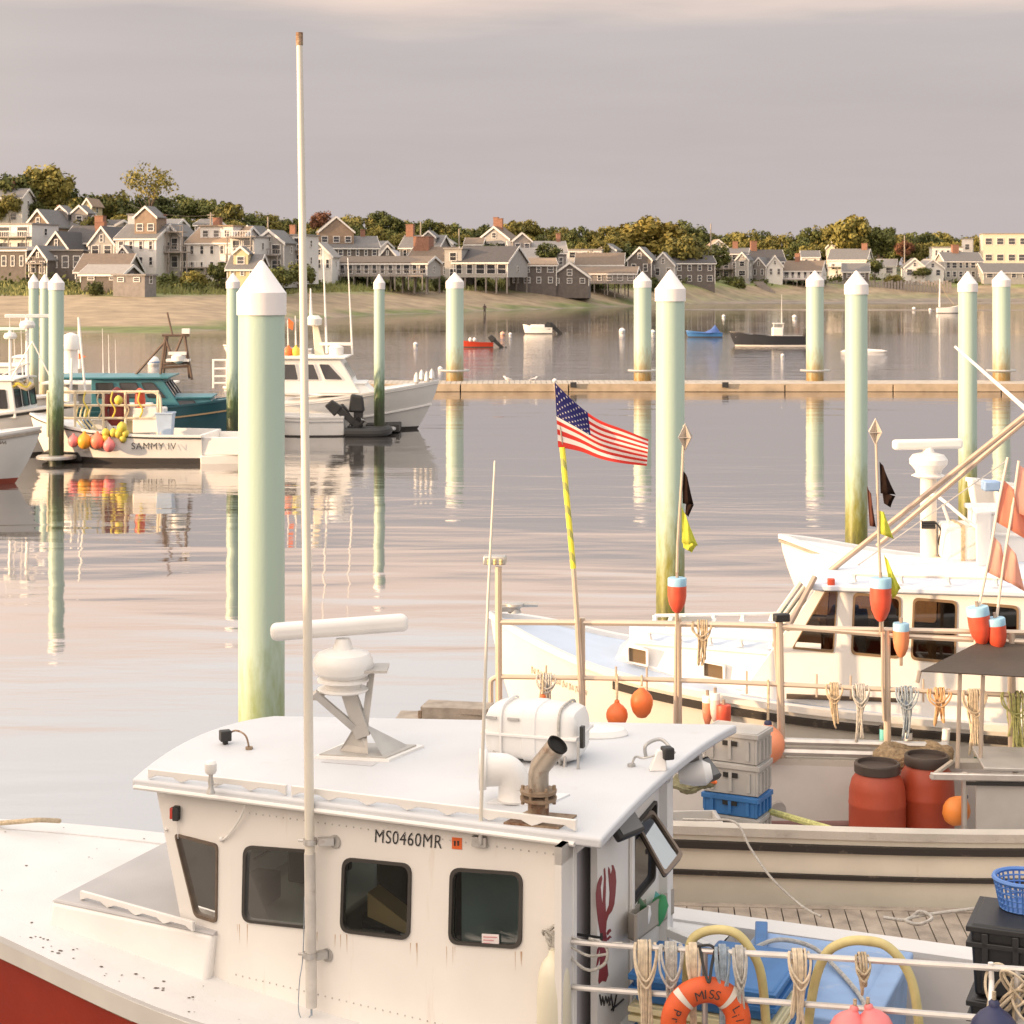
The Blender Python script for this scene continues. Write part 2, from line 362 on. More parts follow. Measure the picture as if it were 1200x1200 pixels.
def make_ground():
    xs = [-330 + 5 * i for i in range(133)]; ys = [190 + 4 * j for j in range(90)] + [550 + 12 * j for j in range(60)]
    vs, cs = [], []
    for y in ys:
        for x in xs:
            z, d, bw = ground(x, y); vs.append((x, y, z + .05 * hsh(x * 5, y * 5) * (d > 4)))
            r = random.Random(int(x * 31 + y * 7)).random(); px = 600 + 2200 * x / y
            wob = 3 * hsh(x * 2, y)
            if d < 1 + wob * .4: c = (.25, .20, .155) if d > -30 else (.2, .17, .14)
            elif px < 760 and d < (max(bw * .16, 9) + wob * .6): c = (.13, .155, .045)
            elif px > 730 and d < bw * .45: c = (.26, .23, .13)
            elif d < bw * .97 + wob: c = (.315, .238, .152)
            elif d < bw + 26: c = (.20, .22, .075)
            else: c = (.10, .11, .045)
            cs.append(tuple(v * (.92 + .16 * r) for v in c) + (1,))
    w = len(xs)
    fs = [(j * w + i, j * w + i + 1, (j + 1) * w + i + 1, (j + 1) * w + i) for j in range(len(ys) - 1) for i in range(w - 1)]
    m = bpy.data.materials.new('sand_and_grass'); m.use_nodes = True; t = m.node_tree; b = t.nodes['Principled BSDF']; b.inputs['Roughness'].default_value = .9
    at = t.nodes.new('ShaderNodeVertexColor'); at.layer_name = 'soil'
    co = t.nodes.new('ShaderNodeTexCoord'); nn = t.nodes.new('ShaderNodeTexNoise'); nn.inputs['Scale'].default_value = .35; nn.inputs['Detail'].default_value = 8; t.links.new(co.outputs['Object'], nn.inputs[0])
    mr = t.nodes.new('ShaderNodeMapRange'); mr.inputs[1].default_value = .3; mr.inputs[2].default_value = .7; mr.inputs[3].default_value = .72; mr.inputs[4].default_value = 1.22; t.links.new(nn.outputs[0], mr.inputs[0])
    sc_ = t.nodes.new('ShaderNodeVectorMath'); sc_.operation = 'SCALE'; t.links.new(at.outputs[0], sc_.inputs[0]); t.links.new(mr.outputs[0], sc_.inputs['Scale']); t.links.new(sc_.outputs[0], b.inputs['Base Color'])
    bp = t.nodes.new('ShaderNodeBump'); bp.inputs['Strength'].default_value = .6; bp.inputs['Distance'].default_value = .25; t.links.new(nn.outputs[0], bp.inputs['Height']); t.links.new(bp.outputs[0], b.inputs['Normal'])
    o = MB().add(vs, fs).build('shore', m, smooth=80)
    ca = o.data.color_attributes.new('soil', 'FLOAT_COLOR', 'POINT')
    for i, c in enumerate(cs): ca.data[i].color = c
    tag(o, kind='structure')
make_ground()
# sea bed, so that the shore sheet is not the last thing under the water
tag(MB().add([(-4000, -300, -3), (4000, -300, -3), (4000, 6000, -3), (-4000, 6000, -3)], [(0, 1, 2, 3)]).build('sea_bed', mat('sea_bed_sand', (.2, .17, .13), .9), smooth=0), kind='structure')

# unseen pier and shed at the left, added and sized to shade the near boats
pr_ = thing('pier', 'unseen solid faced pier added left of the moored boats to shade them', 'pier', (-30, -18, 0))
mpier = mat('pier_timber', (.26, .21, .16), .85, c2=(.12, .1, .08), c2amt=.4)
b = MB(); b.box((-31, -16.5, 2.65), (20, 60, 5.3)); b.build('deck', mpier, pr_)
b = MB(); b.box((-21.2, -16.5, 5.45), (.3, 60, .3)); b.build('kerb_beam', mpier, pr_)
sh_ = thing('shade_shed', 'unseen long shed added on the pier to shade the nearest boat', 'shed', (-30, -12, 5.3))
b = MB(); b.box((-27.3, -16.2, 6.55), (4.4, 49, 2.5)); b.build('wall', mat('shed_shingle', (.3, .28, .26), .85), sh_)
b = MB(); e0, e1 = -40.9, 8.4
b.add([(-29.7, e0, 7.8), (-24.9, e0, 7.8), (-27.3, e0, 8.6), (-29.7, e1, 7.8), (-24.9, e1, 7.8), (-27.3, e1, 8.6)], [(0, 1, 2), (3, 5, 4), (0, 2, 5, 3), (1, 4, 5, 2), (0, 3, 4, 1)])
b.build('roof', mat('shed_roof', (.12, .12, .13), .8), sh_)

# ================================================================ trees on the hill
leafm = {}
def leaf_mat(name, c):
    m = bpy.data.materials.new(name); m.use_nodes = True; t = m.node_tree; b = t.nodes['Principled BSDF']; b.inputs['Roughness'].default_value = .7; b.inputs['Specular IOR Level'].default_value = .2
    oi = t.nodes.new('ShaderNodeObjectInfo'); co = t.nodes.new('ShaderNodeTexCoord'); nn = t.nodes.new('ShaderNodeTexNoise'); nn.inputs['Scale'].default_value = .8; nn.inputs['Detail'].default_value = 3
    t.links.new(co.outputs['Object'], nn.inputs[0])
    a = t.nodes.new('ShaderNodeMath'); a.operation = 'MULTIPLY_ADD'; a.inputs[1].default_value = .5; a.inputs[2].default_value = -.02; t.links.new(oi.outputs['Random'], a.inputs[0])
    s = t.nodes.new('ShaderNodeMath'); t.links.new(a.outputs[0], s.inputs[0]); t.links.new(nn.outputs[0], s.inputs[1])
    r = t.nodes.new('ShaderNodeValToRGB'); t.links.new(s.outputs[0], r.inputs[0])
    r.color_ramp.elements[0].position = .3; r.color_ramp.elements[0].color = tuple(v * .6 for v in c) + (1,)
    r.color_ramp.elements[1].position = 1.0; r.color_ramp.elements[1].color = (c[0] * 1.5, c[1] * 1.35, c[2] * 1.15, 1)
    t.links.new(r.outputs[0], b.inputs['Base Color'])
    return m
LM = {'dark': leaf_mat('dark_green_leaves', (.090, .108, .038)), 'olive': leaf_mat('olive_leaves', (.165, .158, .050)), 'rust': leaf_mat('rust_red_leaves', (.14, .07, .045)), 'gold': leaf_mat('golden_leaves', (.20, .175, .05))}
M_bark = mat('bark', (.12, .09, .07), .9)
def leaf_cloud(rad, nclump, per, size, rng, flat=.78, lift=0):
    mb = MB()
    for c in range(nclump):
        u = rng.uniform(-1, 1); a = rng.uniform(0, 2 * math.pi); rr = rng.uniform(.55, 1.0) ** .6
        q = math.sqrt(1 - u * u)
        cc = Vector((q * math.cos(a), q * math.sin(a), u * flat)) * rad * rr * rng.uniform(.75, 1.05)
        if cc.z < -rad * .45: cc.z *= .5
        cr = rad * rng.uniform(.22, .42)
        for i in range(per):
            d = Vector((rng.gauss(0, 1), rng.gauss(0, 1), rng.gauss(0, 1))).normalized()
            p = cc + d * cr * rng.uniform(.5, 1) + Vector((0, 0, lift))
            nrm = (d + Vector((rng.gauss(0, .5), rng.gauss(0, .5), rng.gauss(0, .5)))).normalized()
            t1 = nrm.orthogonal().normalized(); t2 = nrm.cross(t1); s = size * rng.uniform(.6, 1.3)
            ang = rng.uniform(0, 6.28); e1 = (t1 * math.cos(ang) + t2 * math.sin(ang)) * s; e2 = (t2 * math.cos(ang) - t1 * math.sin(ang)) * s * .6
            mb.add([p - e1, p + e2, p + e1, p - e2], [(0, 1, 2, 3)])
    return mb
def trunk_mb(h, r, rng, limbs=5, rad=3):
    mb = MB(); mb.tube([(0, 0, -1.5), (.05, .05, h * .5), (.1, 0, h)], [r, r * .75, r * .35], 7)
    for i in range(limbs):
        a = rng.uniform(0, 6.28); z0 = h * rng.uniform(.45, .85); e = Vector((math.cos(a) * rad * .6, math.sin(a) * rad * .6, z0 + rad * rng.uniform(.3, .7)))
        mb.tube([(0.06, 0.03, z0), (e.x * .5, e.y * .5, lerp(z0, e.z, .6)), tuple(e)], [r * .4, r * .25, r * .1], 5)
    return mb
TREES = {}
def tree_proto(kind, v):
    rng = random.Random(hash((kind, v)) % 1000 if False else v * 17 + len(kind))
    if (kind, v) in TREES: return TREES[(kind, v)]
    if kind == 'open':
        cr = leaf_cloud(4.6, 26, 46, .30, rng, .7); tr = trunk_mb(5.5, .35, rng, 8, 4)
    else:
        cr = leaf_cloud(4.4, 40, 62, .42, rng, .74); tr = trunk_mb(4.5, .4, rng)
    mcol = {'dark': 'dark', 'olive': 'olive', 'rust': 'rust', 'gold': 'gold', 'open': 'olive'}[kind]
    o = bpy.data.objects; r = []
    TREES[(kind, v)] = (cr, tr, LM[mcol], {}); return TREES[(kind, v)]
def tree(kind, v, px, ytop, Y, width_px, label, group, squash=1.0):
    cr, tr, m, cache = tree_proto(kind, v); k = Y / 2200.0
    rad = width_px * k / 2; s = rad / 4.9; top = P(px, ytop, Y)
    g = ground(top.x, Y)[0]
    zc = top.z - 4.0 * s * squash           # crown centre
    root = thing('tree', label, 'tree', (top.x, Y, g), random.uniform(0, 6.28), group)
    if 'c' not in cache:
        c0 = cr.build('crown', m, None, smooth=0); t0 = tr.build('trunk', M_bark, None); cache['c'], cache['t'] = c0, t0; c, t = c0, t0
    else:
        c = cache['c'].copy(); t = cache['t'].copy(); col.objects.link(c); col.objects.link(t)
    c.name = 'crown'; t.name = 'trunk'; c.parent = root; t.parent = root
    c.location = (0, 0, zc - g); c.scale = (s, s, s * squash); t.location = (0, 0, 0)
    th = max(1.0, zc - g); t.scale = (s * .8, s * .8, th / 7.0)
    return root
TL = [(-60, 205), (0, 203), (30, 206), (70, 206), (95, 222), (120, 224), (150, 226), (200, 226), (240, 226), (270, 234), (300, 243), (330, 252), (360, 256), (390, 250), (450, 247), (480, 254), (530, 258), (575, 262), (610, 256), (650, 260), (690, 264), (720, 262), (760, 254), (800, 258), (830, 266), (900, 268), (940, 268), (990, 254), (1030, 264), (1100, 268), (1200, 272), (1260, 272)]
LAND = [(10, 'at the left picture edge'), (45, 'behind the white house high on the left hill'), (85, 'above the broad sunlit gable'), (125, 'above the glazed triangle gable'), (160, 'left of the tall open crowned tree'), (205, 'right of the tall open crowned tree'), (245, 'above the tan roof with a shed dormer'), (285, 'beside the pole with crossarms'), (325, 'just left of the tall mast'), (362, 'just right of the tall mast'), (395, 'by the rust red tree'), (435, 'above the large dark house with a grey roof'), (475, 'above the grey cottage with white chimney'), (515, 'above the broad brick chimney'), (555, 'above the big dark roof on white posts'), (605, 'around the small golden tree'), (650, 'above the long pale grey roof'), (700, 'left of the domed golden olive tree'), (750, 'behind the domed golden olive tree'), (800, 'right of the domed golden olive tree'), (850, 'above the three storey grey house'), (900, 'above the small twin white trimmed gables'), (950, 'above the white cottage on stilts'), (1000, 'around the bright green domed tree'), (1050, 'by the dark red leaved tree'), (1090, 'above the white twin gable cottages'), (1140, 'above the tall pale house'), (1260, 'behind the beige hotel')]
def spread(x0, wr, wf, Ys, ytop, kinds, step, row, group, seed):
    rr = random.Random(seed); px = x0; made = []
    while px < 1240:
        w = rr.uniform(*wr) * (wf[0] if px < 320 else wf[1]); Y = (Ys[0] if px < 320 else Ys[1] if px < 720 else Ys[2]) + rr.uniform(-14, 18)
        kind = rr.choice(kinds); land = [n for x, n in LAND if px <= x][0]
        t = tree(kind, rr.randrange(3), px, tab(TL, px) + ytop(px, rr), Y, w, 'x', group, rr.uniform(.85, 1.1)); made.append((land, kind, t)); px += w * step
    for land in dict.fromkeys(m[0] for m in made):
        for kind in ('dark', 'olive'):
            ts = [m[2] for m in made if m[0] == land and m[1] == kind]
            pos = {1: [''], 2: ['left ', 'right '], 3: ['left ', 'middle ', 'right ']}.get(len(ts), ['leftmost '] + ['second ', 'third ', 'fourth ', 'fifth ', 'sixth '][:len(ts) - 2] + ['rightmost '])
            for q, t in zip(pos, ts): t['label'] = q + ('dark green' if kind == 'dark' else 'olive green') + row + land
spread(-40, (36, 60), (1.15, .8), (400, 470, 640), lambda px, rr: rr.uniform(-1, 9), ['dark', 'olive'], .42, ' skyline tree ', 'trees massed along the ridge behind the houses', 11)
spread(-30, (26, 44), (1.1, .85), (365, 435, 600), lambda px, rr: (24 if px < 320 else 15) + rr.uniform(-3, 8), ['dark', 'dark', 'olive', 'olive'], .55, ' tree low ', 'smaller trees between ridge and rooftops', 12)
# trees that stand out by themselves
tree('open', 0, 175, 189, 372, 62, 'tall open crowned tree rising alone above the left ridge, sky through its leaves', None, 1.05)
tree('olive', 1, 52, 193, 385, 74, 'broad sunlit tree at the top left above the gabled houses', None, .9)
tree('dark', 2, 15, 201, 378, 56, 'dark broad tree at the left edge of the ridge', None)
tree('rust', 0, 377, 247, 430, 30, 'rust red leaved tree beside the tall white mast', None)
tree('gold', 1, 762, 252, 470, 92, 'largest domed golden olive tree on the shore right of centre', None, .75)
tree('olive', 2, 998, 250, 560, 62, 'tall bright green domed tree right of centre behind the white balcony house', None, 1.0)
tree('dark', 1, 1030, 266, 565, 48, 'dark half of the double crowned trees behind the balcony house', None, .9)
tree('gold', 2, 592, 262, 440, 28, 'small golden tree beside a chimney near the middle of the shore', None)
tree('rust', 1, 1060, 281, 540, 26, 'dark red leaved tree between the balcony house and white gables', None)
tree('dark', 0, 642, 284, 398, 34, 'green tree growing in front of the long pale roof', None, .8)
tree('olive', 0, 800, 275, 462, 64, 'spreading ragged tree before the gabled house under the golden dome tree', None, .9)
tree('dark', 2, 735, 283, 455, 50, 'ragged grey green tree leaning over the low shingled building', None, .9)
tree('dark', 0, 838, 285, 480, 44, 'leafy tree at the left of the three storey grey house', None, .9)
tree('dark', 1, 1025, 303, 520, 24, 'rounded bushy tree in the yard below the balcony house', None, .9)
tree('dark', 2, 1080, 312, 520, 24, 'clipped round bush before the white twin gables', None, .7)
# scrub, hedges and weeds along the head of the beach: nobody could count them
sb = MB(); rs = random.Random(5)
for i in range(420):
    px = rs.uniform(-30, 1230); bw = tab(BW, px); Yb = tab(YW, px) + bw + rs.uniform(2, 34)
    X = (px - 600) * Yb / 2200; z = ground(X, Yb)[0]; r = rs.uniform(.5, 1.5) * (1.3 if px > 780 or px < 330 else .8)
    for q in range(34):
        d = Vector((rs.gauss(0, 1), rs.gauss(0, 1), abs(rs.gauss(0, .8)))); p = Vector((X, Yb, z)) + d * r * .6; s = rs.uniform(.25, .5)
        n1 = Vector((rs.gauss(0, 1), rs.gauss(0, 1), rs.gauss(0, 1))).normalized(); t1 = n1.orthogonal().normalized(); t2 = n1.cross(t1)
        sb.add([p - t1 * s, p + t2 * s * .6, p + t1 * s, p - t2 * s * .6], [(0, 1, 2, 3)])
tag(sb.build('shoreline_scrub', LM['dark'], smooth=0), 'dark green scrub and hedges along the head of the beach', 'shrubs', kind='stuff')
gb = MB()
for i in range(9000):
    px = rs.uniform(-30, 800); bw = tab(BW, px); Yb = tab(YW, px) + bw + rs.uniform(-2, 16) * (1 if px < 620 else .6)
    X = (px - 600) * Yb / 2200; z = ground(X, Yb)[0]; h = rs.uniform(.4, 1.0); a = rs.uniform(0, 3.14); w = .18
    dx, dy = math.cos(a) * w, math.sin(a) * w
    gb.add([(X - dx, Yb - dy, z), (X + dx, Yb + dy, z), (X + rs.uniform(-.3, .3), Yb, z + h)], [(0, 1, 2)])
tag(gb.build('beach_grass', mat('dry_grass', (.24, .24, .085), .8, var=.3, vs_=.5), smooth=0), 'dry green beach grass above the sand', 'grass', kind='stuff')

# ================================================================ houses
SH_ = {'grey': mat('grey_shingle', (.235, .212, .20), .85, var=.15, vs_=1.5, bump=.4, bscale=8), 'dark': mat('dark_shingle', (.135, .115, .105), .85, var=.18, vs_=1.5, bump=.4, bscale=8),
       'white': mat('white_clapboard', (.68, .65, .62), .7, var=.06), 'cream': mat('cream_clapboard', (.58, .48, .29), .7, var=.06), 'brown': mat('brown_shingle', (.26, .19, .14), .85, var=.15, vs_=1.5),
       'pale': mat('pale_grey_board', (.36, .34, .32), .75, var=.1), 'beige': mat('beige_stucco', (.62, .54, .42), .8, var=.05)}
RF = {'grey': mat('grey_roof', (.15, .145, .145), .85, var=.12, bump=.3, bscale=6), 'dark': mat('dark_roof', (.075, .07, .072), .85, var=.15), 'tan': mat('tan_roof', (.30, .215, .15), .85, var=.12),
      'pale': mat('pale_roof', (.28, .26, .245), .85, var=.1), 'brown': mat('brown_roof', (.17, .13, .10), .85, var=.14)}
M_trim = mat('white_trim', (.74, .71, .68), .6, var=.04); M_brick = mat('red_brick', (.27, .135, .09), .85, var=.2, vs_=4); M_deckw = mat('grey_deck_wood', (.27, .235, .21), .85, var=.15)
WIN = {}
def win_obj(w, h, parent, loc, rz=0, name='window'):
    key = (round(w, 1), round(h, 1))
    if key not in WIN:
        mb = MB(); f = .11
        mb.box((0, -.03, h / 2 - f / 2), (w, .12, f), mi=0); mb.box((0, -.03, -h / 2 + f / 2), (w, .12, f)); mb.box((-w / 2 + f / 2, -.03, 0), (f, .12, h - 2 * f)); mb.box((w / 2 - f / 2, -.03, 0), (f, .12, h - 2 * f))
        mb.box((0, -.02, 0), (w - 2 * f, .06, .06)); mb.box((0, 0, 0), (w - 2 * f, .05, h - 2 * f), mi=1)
        WIN[key] = mb.build('window', [M_trim, M_farglass], parent, local=True, smooth=0); o = WIN[key]
    else:
        o = WIN[key].copy(); col.objects.link(o); o.parent = parent; o.name = name
    o.location = loc; o.rotation_euler = (0, 0, rz); return o
def gable_roof(mb, w, d, he, hr, ax, ov=.35, th=.18, mi=0):
    # two sloping slabs; ax 'x': ridge along x
    L = (w if ax == 'x' else d) / 2 + ov; S = (d if ax == 'x' else w) / 2
    sl = (hr - he) / S; So = S + ov
    for sg in (-1, 1):
        q = [(-L, 0, hr), (L, 0, hr), (L, sg * So, hr - sl * So), (-L, sg * So, hr - sl * So)]
        if ax == 'y': q = [(y, x, z) for x, y, z in q]
        lo = [Vector(p) + Vector((0, 0, .02)) for p in q]; hi = [Vector(p) + Vector((0, 0, th + .02)) for p in q]
        mb.add(lo + hi, [(3, 2, 1, 0), (4, 5, 6, 7), (0, 1, 5, 4), (1, 2, 6, 5), (2, 3, 7, 6), (3, 0, 4, 7)], mi)
def house(px0, px1, ytop, yeave, ybase, Y, kind, wall, roof, label, rz=None, chim=(), dorm=(), deck=None, cols=None, d=8, floors=None, big=False, skip=(), stilts=False, wscale=1, group=None, gwall=None):
    if rz is None: rz = R(random.Random(int(px0 * 7 + px1)).choice((-20, -14, -9, -16, -5, 5)))
    k = Y / 2200.0; w = (px1 - px0) * k / (1.04 if abs(rz) > .2 else 1); hr = (ybase - ytop) * k; he = (ybase - yeave) * k; zb = H - (ybase - HOR) * k
    X = ((px0 + px1) / 2 - 600) * k
    root = thing('house', label, 'house', (X, Y, zb), rz, group)
    f = -d / 2 * 0                                   # the front wall stands at local y = 0, the house runs back to y = d
    mb = MB(); b0 = 0 if stilts else -2.5
    ax = 'x' if kind == 'side' else 'y'
    if kind == 'flat': hr = he
    c = [(-w/2, 0), (w/2, 0), (w/2, d), (-w/2, d)]
    vs = [(x, y, b0) for x, y in c] + [(x, y, he) for x, y in c]; fs = [(0, 1, 5, 4), (1, 2, 6, 5), (2, 3, 7, 6), (3, 0, 4, 7), (3, 2, 1, 0)]
    if kind == 'side': vs += [(-w/2, d/2, hr), (w/2, d/2, hr)]; fs += [(7, 4, 8), (5, 6, 9)]
    elif kind == 'gable': vs += [(0, 0, hr), (0, d, hr)]; fs += [(4, 5, 8), (6, 7, 9)]
    mb.add(vs, fs); mb.build('wall', SH_[wall], root, local=True, smooth=0)
    rb = MB()
    if kind == 'flat': rb.box((0, d / 2, he + .12), (w + .5, d + .5, .24))
    else:
        gable_roof(rb, w, d, he, hr, ax)
        q = [v for v in rb.v]
        if ax == 'x': rb.v = [v + Vector((0, d / 2, 0)) for v in q]
        else: rb.v = [v + Vector((0, d / 2, 0)) for v in q]
    ro = rb.build('roof', RF[roof], root, local=True, smooth=0)
    if kind != 'flat':                               # white rake boards on the gable ends
        tb = MB(); th = .1
        if ax == 'y':
            sl = (hr - he) / (w / 2); o_ = .35
            for sg in (-1, 1):
                a = Vector((0, -o_ - .03, hr)); e = Vector((sg * (w/2 + o_), -o_ - .03, he - sl * o_))
                tb.hexa([a + Vector((0, .0, -.26)), e + Vector((0, 0, -.26)), e + Vector((0, .05, -.26)), a + Vector((0, .05, -.26))], [a + Vector((0, 0, .24)), e + Vector((0, 0, .24)), e + Vector((0, .05, .24)), a + Vector((0, .05, .24))])
        else:
            tb.box((0, -.38, he - .22), (w + .7, .06, .26))
            sl = (hr - he) / (d / 2)
            for sx in (-1, 1):
                for y0, y1 in ((d/2, -.35), (d/2, d + .35)):
                    x = sx * (w/2 + .38); a = Vector((x, y0, hr)); e = Vector((x, y1, he - sl * .35))
                    tb.hexa([a + Vector((-.03, 0, -.24)), a + Vector((.03, 0, -.24)), e + Vector((.03, 0, -.24)), e + Vector((-.03, 0, -.24))], [a + Vector((-.03, 0, .22)), a + Vector((.03, 0, .22)), e + Vector((.03, 0, .22)), e + Vector((-.03, 0, .22))])
        for sx in (-1, 1): tb.box((sx * (w/2 + .02), -.02, he / 2 - .2), (.16, .16, he - .4))
        tb.build('trim', M_trim, root, local=True, smooth=0)
    nf = floors or max(1, int(round(he / 2.9))); nc = cols or max(2, int(w / 2.5)); fh = he / nf
    rr = random.Random(int(px0 * 13 + ybase))
    for j in range(nf):
        for i in range(nc):
            if (j, i) in skip: continue
            ww = (w / nc) * (.62 if big else .42) * wscale; ww = min(ww, 2.6); hh = min(1.75, fh * .58) * (1.15 if big else 1)
            if rr.random() < .16: ww *= 1.35
            win_obj(ww, hh, root, (-w/2 + (i + .5) * w / nc, -.03, j * fh + fh * .54))
    if kind == 'gable' and hr - he > 1.6: win_obj(min(1.1, w * .16), min(1.4, (hr - he) * .5), root, (0, -.03, he + (hr - he) * .30))
    # side windows, seen when the camera steps aside
    for sx in (-1, 1):
        for j in range(nf): win_obj(1.0, 1.3, root, (sx * (w/2 + .03), d * .5, j * fh + fh * .54), sx * R(90))
    for (cx, ch, cw) in chim:
        zr = hr if kind != 'flat' else he
        cb = MB(); y = d / 2 if ax == 'x' else d * .35
        if ax == 'y': zr = hr - abs((cx - .5) * w) * (hr - he) / (w / 2)
        cb.box(((cx - .5) * w, y, zr + ch / 2 - .6), (cw, cw * .8, ch + 1.2)); cb.box(((cx - .5) * w, y, zr + ch + .06), (cw + .16, cw * .8 + .16, .12)); cb.build('chimney', M_brick, ro, local=True, smooth=0)
    for (cx, dw, dh, dk) in dorm:                     # dormers on the front slope
        x = (cx - .5) * w; y0 = d * .12; z0 = he + (hr - he) * .24
        db = MB(); top = z0 + dh; pk = top + (dw * .42 if dk == 'gable' else .25); yb = d * .5
        vs = [(x - dw/2, y0, z0 - .6), (x + dw/2, y0, z0 - .6), (x + dw/2, yb, z0 - .6), (x - dw/2, yb, z0 - .6), (x - dw/2, y0, top), (x + dw/2, y0, top), (x + dw/2, yb, top), (x - dw/2, yb, top)]
        fs = [(0, 1, 5, 4), (1, 2, 6, 5), (3, 0, 4, 7), (4, 5, 6, 7)]
        if dk == 'gable': vs += [(x, y0, pk), (x, yb, pk)]; fs += [(4, 5, 8)]
        db.add(vs, fs); do = db.build('dormer', SH_[gwall or wall], root, local=True, smooth=0)
        r2 = MB()
        if dk == 'gable':
            for sg in (-1, 1):
                a = [Vector((x, y0 - .25, pk)), Vector((x + sg * (dw/2 + .25), y0 - .25, top - .2)), Vector((x + sg * (dw/2 + .25), yb, top - .2)), Vector((x, yb, pk))]
                r2.add(a + [p + Vector((0, 0, .16)) for p in a], [(0, 1, 2, 3), (4, 5, 6, 7), (0, 1, 5, 4), (1, 2, 6, 5), (2, 3, 7, 6), (3, 0, 4, 7)])
            t2 = MB()
            for sg in (-1, 1):
                a = Vector((x, y0 - .28, pk)); e = Vector((x + sg * (dw/2 + .25), y0 - .28, top - .2)); up = Vector((0, 0, .2))
                t2.hexa([a - up, e - up, e - up + Vector((0, .05, 0)), a - up + Vector((0, .05, 0))], [a + up, e + up, e + up + Vector((0, .05, 0)), a + up + Vector((0, .05, 0))])
            t2.build('trim', M_trim, do, local=True, smooth=0)
        else: r2.box((x, (y0 + yb) / 2 - .2, top + .1), (dw + .5, yb - y0 + .4, .2))
        r2.build('roof', RF[roof], do, local=True, smooth=0)
        n = max(1, int(dw / 1.9))
        for i in range(n): win_obj(min(1.3, dw / n * .6), min(1.3, dh * .75), root, (x - dw/2 + (i + .5) * dw / n, y0 - .03, z0 + dh * .42))
    if deck:                                          # (z, depth, x0, x1, posts-to)
        for (dz, dd, x0, x1) in deck:
            a, c_ = (x0 - .5) * w, (x1 - .5) * w
            kb = MB(); kb.box(((a + c_) / 2, -dd / 2 - .05, dz), (c_ - a, dd, .2)); dk_ = kb.build('deck', M_deckw, root, local=True, smooth=0)
            rb = MB(); n = max(3, int((c_ - a) / .45))
            for i in range(n + 1): rb.box((lerp(a + .05, c_ - .05, i / n), -dd + .02, dz + .55), (.07, .07, .9))
            rb.box(((a + c_) / 2, -dd + .02, dz + 1.03), (c_ - a, .1, .1)); rb.build('railing', M_trim if wall == 'white' else M_deckw, dk_, local=True, smooth=0)
            n = max(1, int((c_ - a) / 2.6))
            for i in range(n + 1):
                pb = MB(); pb.box((lerp(a + .12, c_ - .12, i / n), -dd + .1, (dz - 2.6) / 2), (.18, .18, dz + 2.4)); pb.build('post', M_deckw, dk_, local=True, smooth=0)
    if stilts:
        n = max(3, int(w / 2.2))
        for i in range(n + 1):
            for yy in (.2, d - .2):
                pb = MB(); pb.box((lerp(-w/2 + .15, w/2 - .15, i / n), yy, -1.6), (.26, .26, 3.2)); pb.build('post', M_deckw, root, local=True, smooth=0)
    return root
hs = house
# left cluster
hs(-12, 26, 221, 231, 262, 372, 'side', 'white', 'grey', 'white house high on the left hill, cut by the picture edge', chim=((.5, 1.5, 1),), d=7)
hs(27, 62, 246, 265, 300, 345, 'gable', 'brown', 'grey', 'shingled house with a broad sunlit gable at far left behind a white porch', rz=R(-14), d=10, floors=1)
hs(55, 100, 249, 266, 300, 352, 'side', 'grey', 'grey', 'grey roofed wing with two white dormers behind the sunlit gable', dorm=((.25, 3.2, 2, 'gable'), (.82, 3.2, 2, 'gable')), d=8, chim=((.02, 1.4, .9),))
hs(-10, 42, 262, 263, 300, 322, 'flat', 'white', 'pale', 'white flat topped porch house with railings at the left edge', deck=((3.2, 1.6, 0, 1),), big=True, floors=2)
hs(52, 80, 272, 290, 318, 318, 'gable', 'dark', 'dark', 'dark shingled cottage with small white trimmed gable, left of the tall windowed gable', d=10, big=True, rz=R(-10), floors=2)
hs(70, 106, 265, 284, 318, 326, 'side', 'dark', 'dark', 'long dark roof with a skylight behind the small gables', d=9, chim=((.98, 1.8, 1.6),), cols=3, floors=1)
hs(104, 134, 266, 285, 318, 318, 'gable', 'pale', 'dark', 'gable with tall glazed triangle window and brick chimney', d=10, big=True, chim=((.18, 2.6, 1.6),), rz=R(-8))
hs(-14, 34, 290, 292, 322, 303, 'side', 'dark', 'grey', 'long low dark shingled building with two white windows at the left edge', cols=4, d=7, floors=1)
hs(32, 57, 289, 303, 325, 300, 'gable', 'dark', 'grey', 'dark shingled gable with fan shaped glazing and small balcony', d=7, big=True, deck=((2.2, 1.2, 0, 1),))
hs(57, 96, 293, 294, 322, 302, 'flat', 'dark', 'pale', 'dark flat roofed house with white french windows between the gable and the grey shed', big=True, floors=1, cols=3)
hs(88, 147, 298, 318, 327, 296, 'side', 'grey', 'brown', 'grey shingled shed with one big brown roof near the beach', cols=2, d=10, skip=((0, 0),))
hs(133, 154, 288, 302, 322, 304, 'gable', 'grey', 'grey', 'narrow grey gable beside the white three storey house', d=8, cols=1)
hs(91, 147, 311, 321, 331, 286, 'side', 'dark', 'pale', 'weathered boat shed with a pale washed out roof at the beach', cols=2, d=6, wscale=.6)
hs(130, 172, 321, 323, 333, 280, 'flat', 'grey', 'pale', 'small grey beach hut with a turquoise lit window', cols=2, d=4, floors=1)
hs(133, 186, 263, 279, 316, 312, 'side', 'white', 'grey', 'tall white three storey house with a warm sunlit gable dormer', dorm=((.66, 4.0, 3.0, 'gable'),), gwall='brown', cols=4, chim=((.84, 1.6, 1.2),), d=9, floors=2)
hs(184, 212, 263, 276, 318, 316, 'gable', 'pale', 'grey', 'pale gabled house with brown balconies stacked on its front', deck=((6.6, 2.2, -.1, 1.3), (3.2, 2.4, -.1, 1.5)), big=True, d=9)
